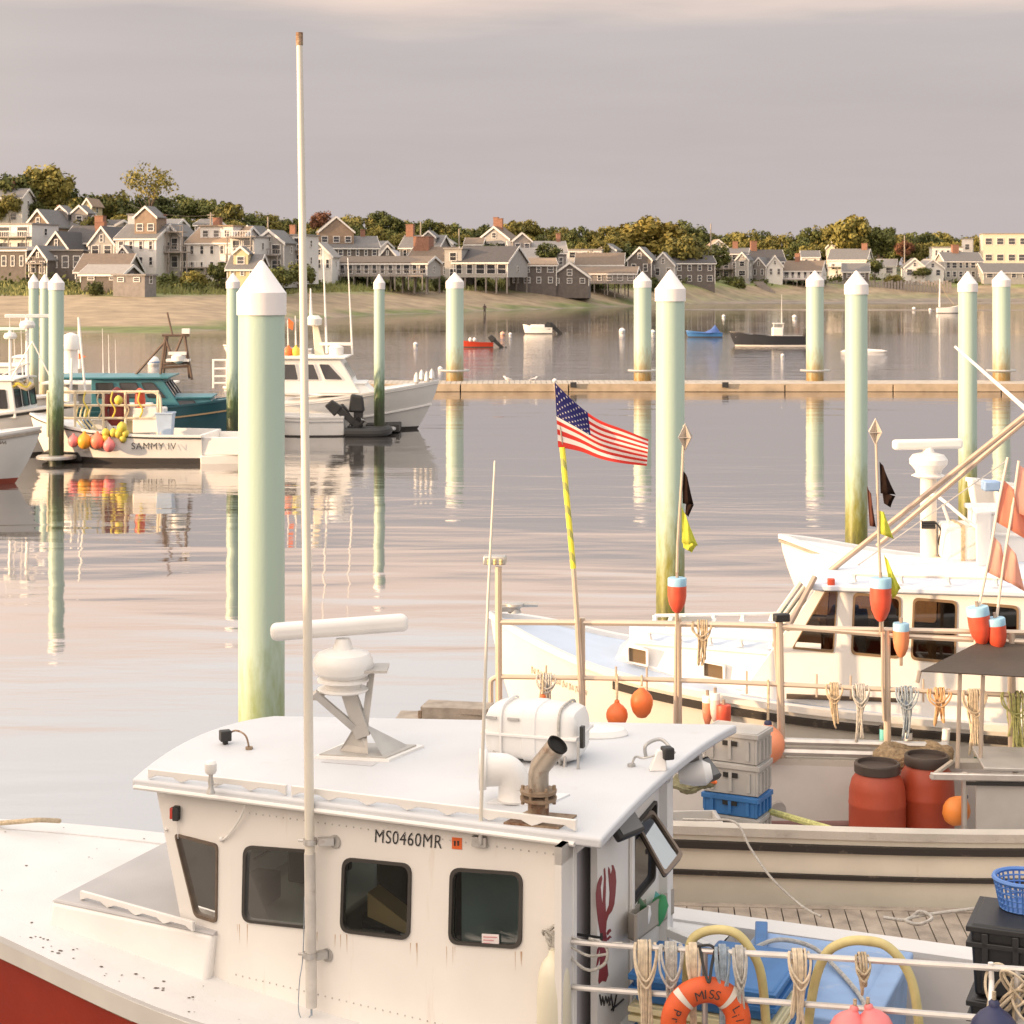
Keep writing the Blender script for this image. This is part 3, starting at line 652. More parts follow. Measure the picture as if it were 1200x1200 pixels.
hs(150, 173, 251, 252, 268, 345, 'flat', 'white', 'pale', 'plain white flat roofed block on the hill behind the three storey house', cols=2, d=6, skip=((0, 0), (0, 1)))
hs(214, 283, 266, 284, 322, 315, 'side', 'white', 'tan', 'white house with a large tan roof and a long shed dormer', dorm=((.52, 6.2, 2.1, 'shed'),), chim=((.32, 1.6, 1.3),), cols=5, d=10, deck=((1.2, 2.2, 0, .5),), floors=2)
hs(268, 300, 277, 278, 322, 312, 'flat', 'white', 'pale', 'white house front with two storeys of open porches beside the tan roof', deck=((3.4, 2, 0, 1), (6.2, 1.6, 0, 1)), big=True, d=7)
hs(266, 302, 299, 315, 326, 300, 'side', 'cream', 'grey', 'little cream cottage with a grey roof below the white porches', cols=3, d=6, dorm=((.4, 2.4, 2, 'gable'),))
hs(297, 333, 270, 284, 320, 318, 'gable', 'pale', 'grey', 'grey gabled house with large glazed balcony doors', deck=((3.0, 1.6, .1, .9),), big=True, d=9)
hs(331, 356, 275, 276, 316, 326, 'flat', 'white', 'pale', 'white balconied house just left of the tall mast', deck=((3.3, 1.5, 0, 1), (.7, 1.5, 0, 1)), big=True, cols=2, chim=((.2, 1.8, 1),))
hs(97, 107, 233, 240, 252, 372, 'gable', 'cream', 'tan', 'tiny sunlit gabled house half hidden in the left hill trees', cols=1, d=6)
# middle
hs(359, 389, 285, 300, 320, 345, 'gable', 'white', 'pale', 'low white gabled cottage right of the tall mast', cols=3, d=8)
hs(383, 445, 277, 290, 316, 372, 'side', 'dark', 'grey', 'large dark house with a grey roof and a warm lit left gable', cols=6, d=10, chim=((.75, 1.4, .9),), rz=R(12), dorm=((.18, 7, 2.6, 'gable'),), gwall='brown')
hs(382, 505, 301, 308, 324, 352, 'side', 'pale', 'brown', 'long low pale lodge with a brown roof raised on stilts over the beach', cols=12, d=9, floors=1, stilts=True, deck=((.1, 2.6, 0, 1),), big=True)
hs(444, 464, 288, 300, 318, 372, 'gable', 'dark', 'grey', 'small dark gable right of the large grey roofed house', d=7, cols=1)
hs(467, 516, 276, 290, 318, 395, 'side', 'grey', 'grey', 'grey cottage with a white chimney behind the lodge', chim=((.1, 2.4, 1.6),), cols=4, d=9, dorm=((.7, 3, 1.6, 'gable'),))
hs(473, 530, 290, 306, 330, 378, 'side', 'grey', 'brown', 'brown roofed house with a broad brick chimney on its slope', chim=((.2, 2.2, 3.4),), cols=5, d=9)
hs(520, 542, 284, 292, 330, 374, 'flat', 'pale', 'pale', 'narrow tall pale boarded house left of the dark roofed one', cols=1, d=9)
hs(528, 598, 289, 307, 325, 372, 'side', 'pale', 'dark', 'pale house under a big dark roof, standing on short white posts', cols=5, d=12, floors=1, stilts=True, big=True)
hs(560, 598, 266, 280, 300, 430, 'gable', 'pale', 'brown', 'pale gabled house on the rise with two brick chimneys', chim=((.45, 2.5, 1.1), (.6, 2.5, 1.1)), cols=2, d=8)
hs(575, 632, 291, 304, 322, 400, 'side', 'pale', 'pale', 'pale roofed barn behind the twin shingled houses', cols=4, d=9)
hs(598, 664, 283, 296, 318, 408, 'side', 'grey', 'pale', 'long pale grey roof rising behind the shingled house, tree in front', cols=5, d=10, dorm=((.22, 4, 2, 'gable'),), chim=((.9, 1.8, .9),))
hs(597, 652, 303, 310, 335, 383, 'side', 'dark', 'tan', 'two storey dark shingled house with four white windows on each floor', cols=4, floors=2, d=9)
hs(645, 690, 308, 324, 335, 384, 'gable', 'dark', 'brown', 'lower dark shingled house with a lopsided roof and white box porch', cols=3, floors=1, d=9)
hs(660, 745, 313, 320, 332, 400, 'side', 'grey', 'brown', 'long low grey building with a row of small white windows on dark posts', cols=7, floors=1, d=8, stilts=True, deck=((0, 2, -.3, 1.0),))
hs(664, 705, 292, 293, 318, 424, 'flat', 'white', 'pale', 'white flat topped cottage above the low grey building', cols=3, d=8, floors=2)
hs(675, 730, 297, 310, 322, 418, 'side', 'grey', 'brown', 'grey house with a brown roof and a gable end behind the low building', cols=4, d=8)
hs(735, 764, 290, 304, 325, 428, 'gable', 'dark', 'grey', 'dark gabled house hidden in the ragged trees', cols=2, d=8)
hs(764, 790, 296, 310, 328, 432, 'gable', 'pale', 'grey', 'pale pointed gable with white trim under the spreading tree', cols=2, d=9)
hs(790, 838, 300, 308, 333, 455, 'side', 'dark', 'dark', 'dark house in deep shade under the spreading tree', cols=4, d=9)
# right
hs(836, 876, 291, 297, 326, 495, 'side', 'grey', 'grey', 'three storey grey shingled house with stacked porches', cols=4, floors=3, d=9, chim=((.62, 1.8, 1.4),), big=True, deck=((2.4, 1.6, 0, .6),))
hs(862, 877, 296, 304, 326, 490, 'gable', 'pale', 'grey', 'narrow pale gable on the right of the three storey grey house', cols=1, d=8)
hs(876, 920, 293, 306, 326, 505, 'side', 'dark', 'dark', 'dark roofed house with a brick chimney behind two white trimmed gables', cols=4, d=9, chim=((.25, 2.4, 1.6),))
hs(880, 898, 302, 312, 327, 498, 'gable', 'grey', 'grey', 'left one of the two small white trimmed gables', cols=2, d=8)
hs(899, 917, 300, 311, 327, 498, 'gable', 'white', 'grey', 'right one of the two small white trimmed gables', cols=2, d=8)
hs(917, 963, 306, 317, 328, 500, 'side', 'white', 'brown', 'white cottage with a brown roof built out on braced stilts', cols=6, floors=1, d=8, stilts=True, chim=((.3, 2, 1.3),), big=True, deck=((0, 2, -.2, 1),))
hs(970, 1016, 292, 304, 322, 530, 'side', 'white', 'grey', 'white balcony house with a broad grey roof and brick chimney', cols=4, d=10, deck=((2.2, 2, 0, .8),), chim=((.88, 1.6, 1.6),))
hs(988, 1018, 309, 318, 328, 512, 'side', 'dark', 'grey', 'low dark shed in front of the white balcony house', cols=2, d=7)
hs(1060, 1084, 303, 313, 326, 520, 'gable', 'white', 'grey', 'left white twin gable cottage behind the pilings', cols=2, d=8)
hs(1080, 1106, 304, 314, 326, 522, 'gable', 'white', 'pale', 'right white twin gable cottage behind the pilings', cols=2, d=8)
hs(1107, 1152, 296, 306, 327, 526, 'side', 'pale', 'grey', 'tall pale house with two rows of square windows and a brick chimney', cols=6, floors=2, d=9, chim=((.4, 2.2, 1.8),), big=True)
hs(1094, 1128, 289, 290, 304, 560, 'flat', 'white', 'pale', 'sunlit white flat roofed block behind the tall pale house', cols=5, d=9, floors=1)
hs(1127, 1140, 279, 280, 300, 575, 'flat', 'white', 'pale', 'small white tower block on the skyline left of the hotel', cols=1, d=6, floors=1)
hs(1153, 1232, 273, 274, 312, 560, 'flat', 'beige', 'pale', 'long beige hotel with a row of lit windows at the right edge', cols=6, floors=2, d=14, big=True, rz=R(-10))
hs(1152, 1210, 309, 319, 328, 522, 'side', 'pale', 'grey', 'low grey roofed cottage in front of the hotel', cols=4, floors=1, d=8)
hs(968, 985, 282, 290, 300, 570, 'gable', 'beige', 'tan', 'sandy gable end high above the balcony house roof', cols=1, d=7)
hs(832, 852, 281, 289, 300, 560, 'gable', 'beige', 'tan', 'sandy gable end among the trees above the three storey grey house', cols=1, d=7)

# small roofs packed in between the larger houses
for (a, b_, yt, ye, yb, Y, kd, wl, rf, lb) in (
  (0, 14, 270, 279, 300, 335, 'gable', 'white', 'grey', 'small white gable squeezed behind the white porch house at the left edge'),
  (118, 134, 258, 264, 285, 350, 'side', 'pale', 'dark', 'small dark roof above the glazed triangle gable'),
  (186, 206, 257, 264, 280, 350, 'side', 'white', 'pale', 'small pale roof above the brown stacked balconies'),
  (228, 246, 257, 263, 280, 350, 'side', 'grey', 'grey', 'small grey roof above the tan roof, left of its chimney'),
  (283, 298, 265, 273, 290, 345, 'gable', 'white', 'grey', 'small white gable behind the open porches'),
  (346, 362, 283, 292, 316, 350, 'gable', 'white', 'grey', 'narrow white gable right behind the tall mast'),
  (420, 446, 283, 290, 306, 400, 'side', 'white', 'grey', 'small white house with a grey roof above the lodge'),
  (505, 530, 277, 285, 304, 415, 'gable', 'pale', 'pale', 'pale gable between the grey cottage and the big dark roof'),
  (545, 565, 279, 286, 300, 425, 'side', 'white', 'brown', 'small brown roof above the big dark roof'),
  (628, 650, 277, 284, 298, 440, 'side', 'pale', 'brown', 'small brown roof peeping over the long pale roof'),
  (700, 722, 286, 293, 310, 435, 'gable', 'white', 'grey', 'small white gable above the long low grey building'),
  (812, 832, 292, 300, 316, 480, 'side', 'pale', 'grey', 'small pale house in the trees left of the three storey grey house'),
  (940, 960, 294, 301, 314, 540, 'side', 'white', 'grey', 'small white house above the cottage on braced stilts'),
  (1020, 1050, 304, 311, 324, 540, 'side', 'white', 'pale', 'low white house between the balcony house and the twin gables')):
    hs(a, b_, yt, ye, yb, Y, kd, wl, rf, lb, d=7)
# bushes between the house fronts
for i, (px, yt, Y, w_, kd, lb) in enumerate(((62, 318, 292, 22, 'dark', 'dark bush at the foot of the fan windowed gable'), (112, 322, 282, 20, 'dark', 'dark bush before the weathered boat shed'), (196, 312, 300, 30, 'dark', 'wide dark bush under the brown stacked balconies'), (228, 310, 300, 26, 'olive', 'green bush in front of the house with the tan roof'), (256, 300, 302, 24, 'dark', 'dark bush left of the little cream cottage'), (322, 303, 300, 34, 'dark', 'tall dark bush right of the little cream cottage'), (352, 300, 310, 30, 'dark', 'dark bush hiding the foot of the white balconied house'), (518, 316, 362, 20, 'dark', 'dark bush at the right end of the lodge'), (760, 316, 425, 24, 'dark', 'dark bush under the golden domed tree'), (862, 316, 478, 22, 'dark', 'dark bush below the three storey grey house'), (955, 312, 505, 22, 'dark', 'dark bush right of the cottage on braced stilts'), (1048, 314, 512, 20, 'olive', 'green bush left of the white twin gables'))):
    tree(kd, i % 3, px, yt + 7, Y, w_ * 1.3, lb, None, .9)
# bulkhead of upright timbers along the right-hand shore
bk = thing('bulkhead_fence', 'grey timber bulkhead of upright boards along the right hand shore', 'fence', P(1035, 335, 510))
for i in range(42):
    p = P(966 + i * 3.6, 338, 510); p.z = ground(p.x, 510)[0]
    MB().box((p.x, 510, 3.2 + .25 * math.sin(i * 2.1)), (.62, .25, 3.4)).build('board', M_deckw, bk, smooth=0)
bk = thing('retaining_wall', 'pale concrete retaining wall with steps below the three storey house', 'wall', P(862, 338, 488))
MB().box(P(850, 336, 488), (13, .6, 2.8)).build('slab', SH_['pale'], bk, smooth=0)
for j in range(7): MB().box(P(889 + j * 2.2, 331 + j * 1.9, 488 - j * .8), (2.6, .9, .5)).build('step', M_deckw, bk, smooth=0)
# poles on the hill
def upole(px, yt, yb, Y, label, arm=True):
    t = thing('utility_pole', label, 'pole', P(px, yb, Y)); k = Y / 2200
    MB().tube([P(px, yb + 20, Y), P(px, yt, Y)], [.2, .14], 8).build('pole', M_wood, t)
    if arm:
        b = MB(); b.box(P(px, yt + 3, Y), (8 * k, .2, .2)); b.box(P(px, yt + 6, Y), (6 * k, .2, .2)); b.build('crossarm', M_wood, t)
    return P(px, yt + 3, Y)
a1 = upole(247, 249, 275, 345, 'utility pole with two crossarms left of the tall mast')
a2 = upole(314, 254, 275, 350, 'short bare pole between the pole with crossarms and the tall mast', False)
upole(833, 250 + 12, 280, 470, 'thin pole beside the domed tree', False); upole(493, 260, 280, 420, 'thin orange lit pole near the middle of the shore', False)
upole(538, 268, 290, 400, 'slim white pole behind the dark roofed house', False); upole(1060, 276, 320, 530, 'dark bare pole by the red leaved tree', False)
wr = thing('overhead_wire', 'overhead wires strung from the crossarm pole along the hill', 'wire', a1)
b = MB(); b.tube(catenary(a1, P(150, 239, 350), 1.0), .05, 4); b.tube(catenary(a1, P(352, 257, 350), .8), .05, 4); b.build('wire', M_black, wr)
# ================================================================ piles and the floating dock
def pile_mat(name, base, algae, z0, z1, zd, dark=(.03, .035, .015)):
    m = bpy.data.materials.new(name); m.use_nodes = True; t = m.node_tree; n = t.nodes; l = t.links; b = n['Principled BSDF']; b.inputs['Roughness'].default_value = .45
    co = n.new('ShaderNodeTexCoord'); se = n.new('ShaderNodeSeparateXYZ'); l.new(co.outputs['Object'], se.inputs[0])
    mp = n.new('ShaderNodeMapping'); mp.inputs['Scale'].default_value = (5, 5, 1.3); l.new(co.outputs['Object'], mp.inputs[0])
    nn = n.new('ShaderNodeTexNoise'); nn.inputs['Scale'].default_value = 1.6; nn.inputs['Detail'].default_value = 8; nn.inputs['Roughness'].default_value = .7; l.new(mp.outputs[0], nn.inputs[0])
    a = n.new('ShaderNodeMath'); a.operation = 'MULTIPLY_ADD'; a.inputs[1].default_value = 3.0; l.new(nn.outputs[0], a.inputs[0]); l.new(se.outputs[2], a.inputs[2])
    r = n.new('ShaderNodeValToRGB'); mr = n.new('ShaderNodeMapRange'); mr.inputs[1].default_value = .0; mr.inputs[2].default_value = 7.0; l.new(a.outputs[0], mr.inputs[0]); l.new(mr.outputs[0], r.inputs[0])
    e = r.color_ramp.elements; e[0].position = max(.02, (zd + 1.5) / 7); e[0].color = dark + (1,); e[1].position = min(.99, (z1 + 1.5) / 7); e[1].color = base + (1,)
    q = e.new((z0 + 1.5) / 7); q.color = algae + (1,)
    q = e.new(lerp((z0 + 1.5) / 7, min(.99, (z1 + 1.5) / 7), .5)); q.color = tuple(lerp(x, y, .55) for x, y in zip(algae, base)) + (1,)
    l.new(r.outputs[0], b.inputs['Base Color'])
    bp = n.new('ShaderNodeBump'); bp.inputs['Strength'].default_value = .25; bp.inputs['Distance'].default_value = .02; l.new(nn.outputs[0], bp.inputs['Height']); l.new(bp.outputs[0], b.inputs['Normal'])
    return m
GREEN = (.41, .53, .45)
PM = {'near': pile_mat('pile_fibreglass_near', GREEN, (.19, .24, .03), .1, 1.9, -.8, (.10, .11, .02)), 'green': pile_mat('pile_fibreglass_mossy', GREEN, (.06, .105, .035), 1.7, 3.2, 1.0, (.025, .035, .012)),
      'ochre': pile_mat('pile_fibreglass_ochre', GREEN, (.27, .17, .05), .5, 2.6, -.5, (.09, .06, .02)), 'olive': pile_mat('pile_fibreglass_olive', GREEN, (.20, .20, .04), .7, 2.3, -.3, (.05, .055, .015))}
M_cap = mat('white_pile_cap', (.78, .74, .72), .5, var=.03)
def pile(px, Y, wpx, ytop, kind, label, cone=None, band=None, hoop=None):
    k = Y / 2200.0; r = wpx * k / 2; top = P(px, ytop, Y); ch = cone * k; bh = band * k
    t = thing('pile', label, 'pile', (top.x, Y, 0), 0, 'capped green piles standing in the harbour')
    z = top.z; zc = z - ch - bh
    MB().lathe([(r, -2.5), (r, zc + .1)], (top.x, Y, 0), 40).build('shaft', PM[kind], t, smooth=50)
    MB().lathe([(r + .022, zc), (r + .024, zc + bh * .97), (r + .012, zc + bh), (.03, z - .015), (.004, z)], (top.x, Y, 0), 40).build('cap', M_cap, t, smooth=25)
    if hoop:
        zz = H - (hoop - HOR) * k
        MB().tube([(top.x + math.cos(a) * (r + .3), Y + math.sin(a) * (r + .3), zz) for a in [i * math.pi / 12 for i in range(24)]], .07, 6, closed=True).build('guide_hoop', M_steel, t)
pile(306.5, 24.4, 54, 305, 'near', 'thickest pale green pile with white pointed cap, behind the nearest wheelhouse roof', 37, 27)
pile(785.5, 36.2, 33.5, 316, 'olive', 'pale green pile with white cap between the flag and the right hand boats', 22, 15)
pile(1003.5, 45.4, 26, 317, 'olive', 'pale green pile with white cap behind the diamond topped marker pole', 16, 12)
pile(1134, 51, 21.5, 318, 'olive', 'pale green pile with white cap behind the round radar, mossy foot', 14, 10)
pile(444.5, 77.9, 12.5, 321, 'green', 'slim green pile with dark weedy foot at the white lobster boat bow', 10, 8)
pile(273, 70.8, 15, 320, 'green', 'slim green pile just left of the thickest pile', 10, 8)
pile(66, 65.7, 17.5, 320, 'green', 'green pile with dark weedy foot beside the boat with orange buoys', 11, 9)
pile(52.5, 88, 11.5, 321, 'ochre', 'middle pile of the three standing close together at far left', 9, 8)
pile(39.5, 92, 11.5, 321, 'ochre', 'leftmost pile of the three standing close together at far left', 9, 8)
pile(533, 109.6, 20.5, 319, 'ochre', 'leftmost pile behind the floating dock, rust stained at its foot', 11, 8, 434)
pile(753, 109.6, 20.5, 318, 'ochre', 'pile behind the floating dock, just left of the flag side pile, long rust streak', 11, 8, 434)
pile(955, 109.6, 20.5, 317, 'ochre', 'pile behind the floating dock by the black hulled boat', 11, 8, 434)
pile(1173.5, 109.6, 20.5, 317, 'ochre', 'rightmost pile behind the floating dock', 11, 8, 434)
for px, Y, y in ((66, 65.7, 546), (273, 70.8, 526), (444.5, 77.9, 507)):
    c = P(px, y, Y); c = Vector((c.x, Y, .22))
    t = thing('pile_collar', {66: 'round float collar ringing the weedy pile by the boat with orange buoys', 273: 'round float collar at the foot of the slim pile left of the thickest pile', 444.5: 'round float collar at the foot of the pile by the white bow'}[px], 'float', c)
    MB().lathe([(.32, -.06), (.68, -.05), (.7, .02), (.66, .06), (.34, .07)], c, 20).build('float_ring', M_steel, t)
    MB().box(c + Vector((.1, 1.2, -.02)), (1.4, 1.6, .3)).build('float_arm', M_black, t)

dk = thing('floating_dock', 'long low timber floating dock crossing the harbour behind the flag', 'dock', (10, 108, 0))
M_dock = mat('dock_timber', (.44, .35, .25), .8, var=.18, vs_=1.5, c2=(.25, .18, .12), c2amt=.3, c2scale=1.2, bump=.3, bscale=14)
M_dtop = mat('dock_planks', (.42, .38, .33), .85, var=.2, vs_=2, c2=(.25, .2, .16), c2amt=.25, c2scale=1.5, bump=.3, bscale=14)
x = -9.0; i = 0
while x < 46:
    L = 6.1
    MB().box((x + L/2, 108, .02), (L - .12, 4.0, .5)).build('float_section', M_black, dk, smooth=0)
    MB().box((x + L/2, 105.93, .18), (L - .07, .16, .34)).build('fender_beam', M_dock, dk, smooth=0, bevel=.02)
    MB().box((x + L/2, 105.98, .40), (L - .05, .22, .09)).build('edge_board', M_dock, dk, smooth=0)
    n = 20
    pm = None
    for j in range(n):
        b = MB().box((x + (j + .5) * L / n, 108.05, .385), (L / n - .03, 3.9, .07)).build('plank', M_dtop, dk, smooth=0)
    x += L
for px in (672, 850, 1128):
    MB().box(P(px, 451, 105.7), (.35, .14, .3)).build('cleat', M_black, dk, smooth=0)
M_gull = mat('gull_feathers', (.72, .70, .68), .8); M_gullg = mat('gull_grey_wing', (.35, .35, .37), .8)
def gull(loc, rz, label):
    t = thing('gull', label, 'bird', loc, rz, 'gulls resting on the floating dock'); L = Vector
    b = MB(); pts = [(-.26, 0, .14), (-.18, 0, .15), (-.02, 0, .17), (.10, 0, .19), (.16, 0, .26), (.20, 0, .31), (.24, 0, .315), (.30, 0, .30)]
    b.tube(pts, [.015, .05, .085, .075, .045, .05, .04, .008], 10); b.tube([(.0, .03, .10), (.0, .03, 0)], .012, 5); b.tube([(.0, -.03, .10), (.0, -.03, 0)], .012, 5)
    b.build('body', M_gull, t, local=True, smooth=80)
    for s in (-1, 1): MB().tube([(.08, s * .07, .2), (-.1, s * .085, .19), (-.3, s * .03, .16)], [.03, .045, .01], 6).build('wing', M_gullg, t, local=True, smooth=80)
gull(Vector((P(595, 443, 108).x, 108, .43)), R(160), 'pale gull standing on the floating dock, left of the other gull'); gull(Vector((P(625, 443, 107.6).x, 107.6, .43)), R(20), 'pale gull standing on the floating dock near the flag, right of the other gull')

# ================================================================ boat builder (local x runs aft from the bow, y to the side, z up from the water)
def hull_fn(L, Wt, Zt, rake, draft, wl, flare_s=.45):
    def zs(s): return tab(Zt, s)
    def w(s): return max(.0, tab(Wt, s))
    def pt(s, t, sg):
        a = rake * (1 - t) ** 1.4; x = a * (1 - s) ** 3 + L * s
        f = lerp(.30, wl, min(1, s / flare_s)); ww = w(s) * (f + (1 - f) * t ** .9)
        return Vector((x, sg * ww, lerp(-draft, zs(s), t)))
    return zs, w, pt
def boat(root, L, Wt, Zt, rake=.8, draft=.3, wl=.86, mh=None, mboot=None, boot=.12, mdeck=None, mcap=None, s0=1.0, zf=.35, cap=.14, rubs=(), mrub=None, inner=None, capth=.05, S=28, T=8, bulk=True, transom_z=None):
    zs, w, pt = hull_fn(L, Wt, Zt, rake, draft, wl)
    ss = [(i / S) ** 1.25 for i in range(S + 1)]; b = MB(); tl = [0]
    for j in range(T + 1): tl.append(None)
    for sg in (-1, 1):
        base = len(b.v)
        for s in ss:
            tb = (boot + draft) / (zs(s) + draft)
            for j in range(T + 1):
                t = 0 if j == 0 else lerp(tb, 1, (j - 1) / (T - 1)); b.v.append(pt(s, t, sg))
        for i in range(S):
            for j in range(T):
                a = base + i * (T + 1) + j
                b.f.append([a, a + T + 1, a + T + 2, a + 1] if sg < 0 else [a, a + 1, a + T + 2, a + T + 1]); b.m.append(1 if j == 0 else 0)
    # transom
    n = (S + 1) * (T + 1); last = S * (T + 1)
    for j in range(T): b.f.append([last + j, n + last + j, n + last + j + 1, last + j + 1]); b.m.append(1 if j == 0 else 0)
    hull = b.build('hull', [mh, mboot or mh], root, local=True, smooth=60)
    # foredeck
    b = MB(); k = max(2, int(S * s0)); sd_ = [s0 * (i / k) ** 1.1 for i in range(k + 1)]; m = 6
    for s in sd_:
        ww = max(.001, w(s) - .03)
        for j in range(m + 1):
            q = -1 + 2 * j / m; b.v.append(Vector((L * s + (.03 if s == 0 else 0), q * ww, zs(s) - .015 + .07 * (1 - q * q) * min(1, ww))))
    for i in range(k):
        for j in range(m): a = i * (m + 1) + j; b.f.append([a, a + m + 1, a + m + 2, a + 1]); b.m.append(0)
    b.build('deck', mdeck, root, local=True, smooth=60)
    # cap rail
    b = MB()
    for sg in (-1, 1):
        base = len(b.v)
        for s in ss:
            ww = w(s); z = zs(s); x = L * s; ci = max(.0, ww - cap)
            b.v += [Vector((x - (.03 if s == 0 else 0), sg * (ww + .025), z - .03)), Vector((x - (.03 if s == 0 else 0), sg * (ww + .025), z + capth)), Vector((x, sg * ci, z + capth)), Vector((x, sg * ci, z - .03))]
        for i in range(S):
            for q in range(4): a = base + i * 4; b.f.append([a + q, a + (q + 1) % 4, a + 4 + (q + 1) % 4, a + 4 + q]); b.m.append(0)
        b.f.append([base + S * 4 + q for q in range(4)]); b.m.append(0)
    b.box((L - cap / 2 + .02, 0, zs(1)), (cap, 2 * w(1) - .02, capth * 1.9))
    b.build('gunwale', mcap or mh, root, local=True, smooth=40)
    for (dz, hh, th) in rubs:
        b = MB()
        for sg in (-1, 1):
            base = len(b.v)
            for s in ss:
                z = zs(s) - dz; t = (z + draft) / (zs(s) + draft)
                for (o, u) in ((-.02, hh), (th, hh * .8), (th, -hh * .8), (-.02, -hh)):
                    p = pt(s, t, sg); p.y += sg * o; p.z += u; 
                    if s == 0: p.x -= max(0, o)
                    b.v.append(p)
            for i in range(S):
                for q in range(4): a = base + i * 4; b.f.append([a + q, a + (q + 1) % 4, a + 4 + (q + 1) % 4, a + 4 + q]); b.m.append(0)
        b.build('rub_rail', mrub, root, local=True, smooth=40)
    if s0 < .99:                                   # open cockpit
        inner = inner or mh; k2 = 12; b = MB(); si = [lerp(s0, 1, i / k2) for i in range(k2 + 1)]
        for sg in (-1, 1):
            base = len(b.v)
            for s in si: x = min(L * s, L - cap); b.v += [Vector((x, sg * (w(s) - cap), zs(s) - .02)), Vector((x, sg * (w(s) - cap - .02), zf))]
            for i in range(k2): a = base + i * 2; b.f.append([a, a + 2, a + 3, a + 1]); b.m.append(0)
        q = (L - cap, w(1) - cap, zs(1)); b.add([(q[0], -q[1], q[2]), (q[0], q[1], q[2]), (q[0], q[1], zf), (q[0], -q[1], zf)], [(0, 1, 2, 3)])
        if bulk: x = L * s0; b.add([(x, -w(s0) + cap, zs(s0)), (x, w(s0) - cap, zs(s0)), (x, w(s0) - cap, zf), (x, -w(s0) + cap, zf)], [(0, 1, 2, 3)])
        b.build('bulwark', inner, root, local=True, smooth=50)
        b = MB(); 
        for s in si: x = min(L * s, L - cap); b.v += [Vector((x, -w(s) + cap, zf)), Vector((x, w(s) - cap, zf))]
        for i in range(k2): b.f.append([i * 2, i * 2 + 2, i * 2 + 3, i * 2 + 1]); b.m.append(0)
        b.build('cockpit_floor', M_grey, root, local=True, smooth=0)
    return zs, w, pt
def cabin(root, x0, x1, w0, w1, z0, z1, rake0=0, rake1=0, mw=None, mr=None, crown=.08, over=.08, name='wheelhouse', wins=(), fwin=0, tumble=.04, mfr=None, mgl=None, zr=.06, roofname='roof'):
    """box house with sloping front, cambered overhanging roof; wins: (fraction start, fraction end, z low, z high) on both sides"""
    b = MB()
    q = [(x0, -w0, z0), (x1, -w1, z0), (x1, w1, z0), (x0, w0, z0), (x0 + rake0, -w0 + tumble, z1), (x1 + rake1, -w1 + tumble, z1), (x1 + rake1, w1 - tumble, z1), (x0 + rake0, w0 - tumble, z1)]
    b.add(q, [(3, 2, 1, 0), (4, 5, 6, 7), (0, 1, 5, 4), (1, 2, 6, 5), (2, 3, 7, 6), (3, 0, 4, 7)]); wall = b.build(name, mw, root, local=True, smooth=0, bevel=.03)
    b = MB(); m = 8; n = 6
    X0, X1 = x0 + rake0 - over * 1.5, x1 + rake1 + over
    for i in range(n + 1):
        for j in range(m + 1):
            u = i / n; v = -1 + 2 * j / m; ww = lerp(w0, w1, u) - tumble + over
            xx = lerp(X0, X1, u) - (over * 1.4 * (1 - v * v) if i == 0 else 0); b.v.append(Vector((xx, v * ww, z1 + zr + crown * (1 - v * v))))
    k = len(b.v); b.v += [p - Vector((0, 0, zr - .005)) for p in b.v[:k]]
    for i in range(n):
        for j in range(m):
            a = i * (m + 1) + j; b.f.append([a, a + m + 1, a + m + 2, a + 1]); b.m.append(0); b.f.append([k + a, k + a + 1, k + a + m + 2, k + a + m + 1]); b.m.append(0)
    edge = [j for j in range(m + 1)] + [i * (m + 1) + m for i in range(1, n + 1)] + [n * (m + 1) + j for j in range(m - 1, -1, -1)] + [i * (m + 1) for i in range(n - 1, 0, -1)]
    for i in range(len(edge)): a, c = edge[i], edge[(i + 1) % len(edge)]; b.f.append([a, c, k + c, k + a]); b.m.append(0)
    b.build(roofname, mr or mw, root, local=True, smooth=40)
    rm = root.matrix_basis; mgl = mgl or M_farglass; mfr = mfr or M_black
    for sg in (-1, 1):
        for wn in wins:
            f0, f1, za, zb = wn[:4]; sl = wn[4] if len(wn) > 4 else 0
            def q3(f, z, dx=0):
                u = (z - z0) / (z1 - z0); xx = lerp(x0 + rake0 * u, x1 + rake1 * u, f); ww = lerp(w0, w1, f) - tumble * u
                return rm @ Vector((xx + dx, sg * (ww + .012), z))
            lp = rrect([q3(f0, zb, sl), q3(f1, zb), q3(f1, za), q3(f0, za)], .06, 4)
            nv = rm.to_3x3() @ Vector((0, sg, 0)); window(wall, lp, nv, .035, .02, mfr, mgl, recess=.004)
    for i in range(fwin):
        def q4(f, u):
            xx = x0 + rake0 * u - .014; return rm @ Vector((xx, lerp(-w0, w0, f) * (1 - tumble * u / w0), lerp(z0, z1, u)))
        a, c = (i + .1) / fwin, (i + .9) / fwin; u0 = wins[0][2] if wins else z0
        ua = (u0 - z0) / (z1 - z0) + .02; ub = ((wins[0][3] if wins else z1) - z0) / (z1 - z0)
        lp = rrect([q4(a, ub), q4(c, ub), q4(c, ua), q4(a, ua)], .06, 4); nv = rm.to_3x3() @ Vector((-1, 0, rake0 * .5)).normalized(); window(wall, lp, nv, .035, .02, mfr, mgl, recess=.004)
    return wall
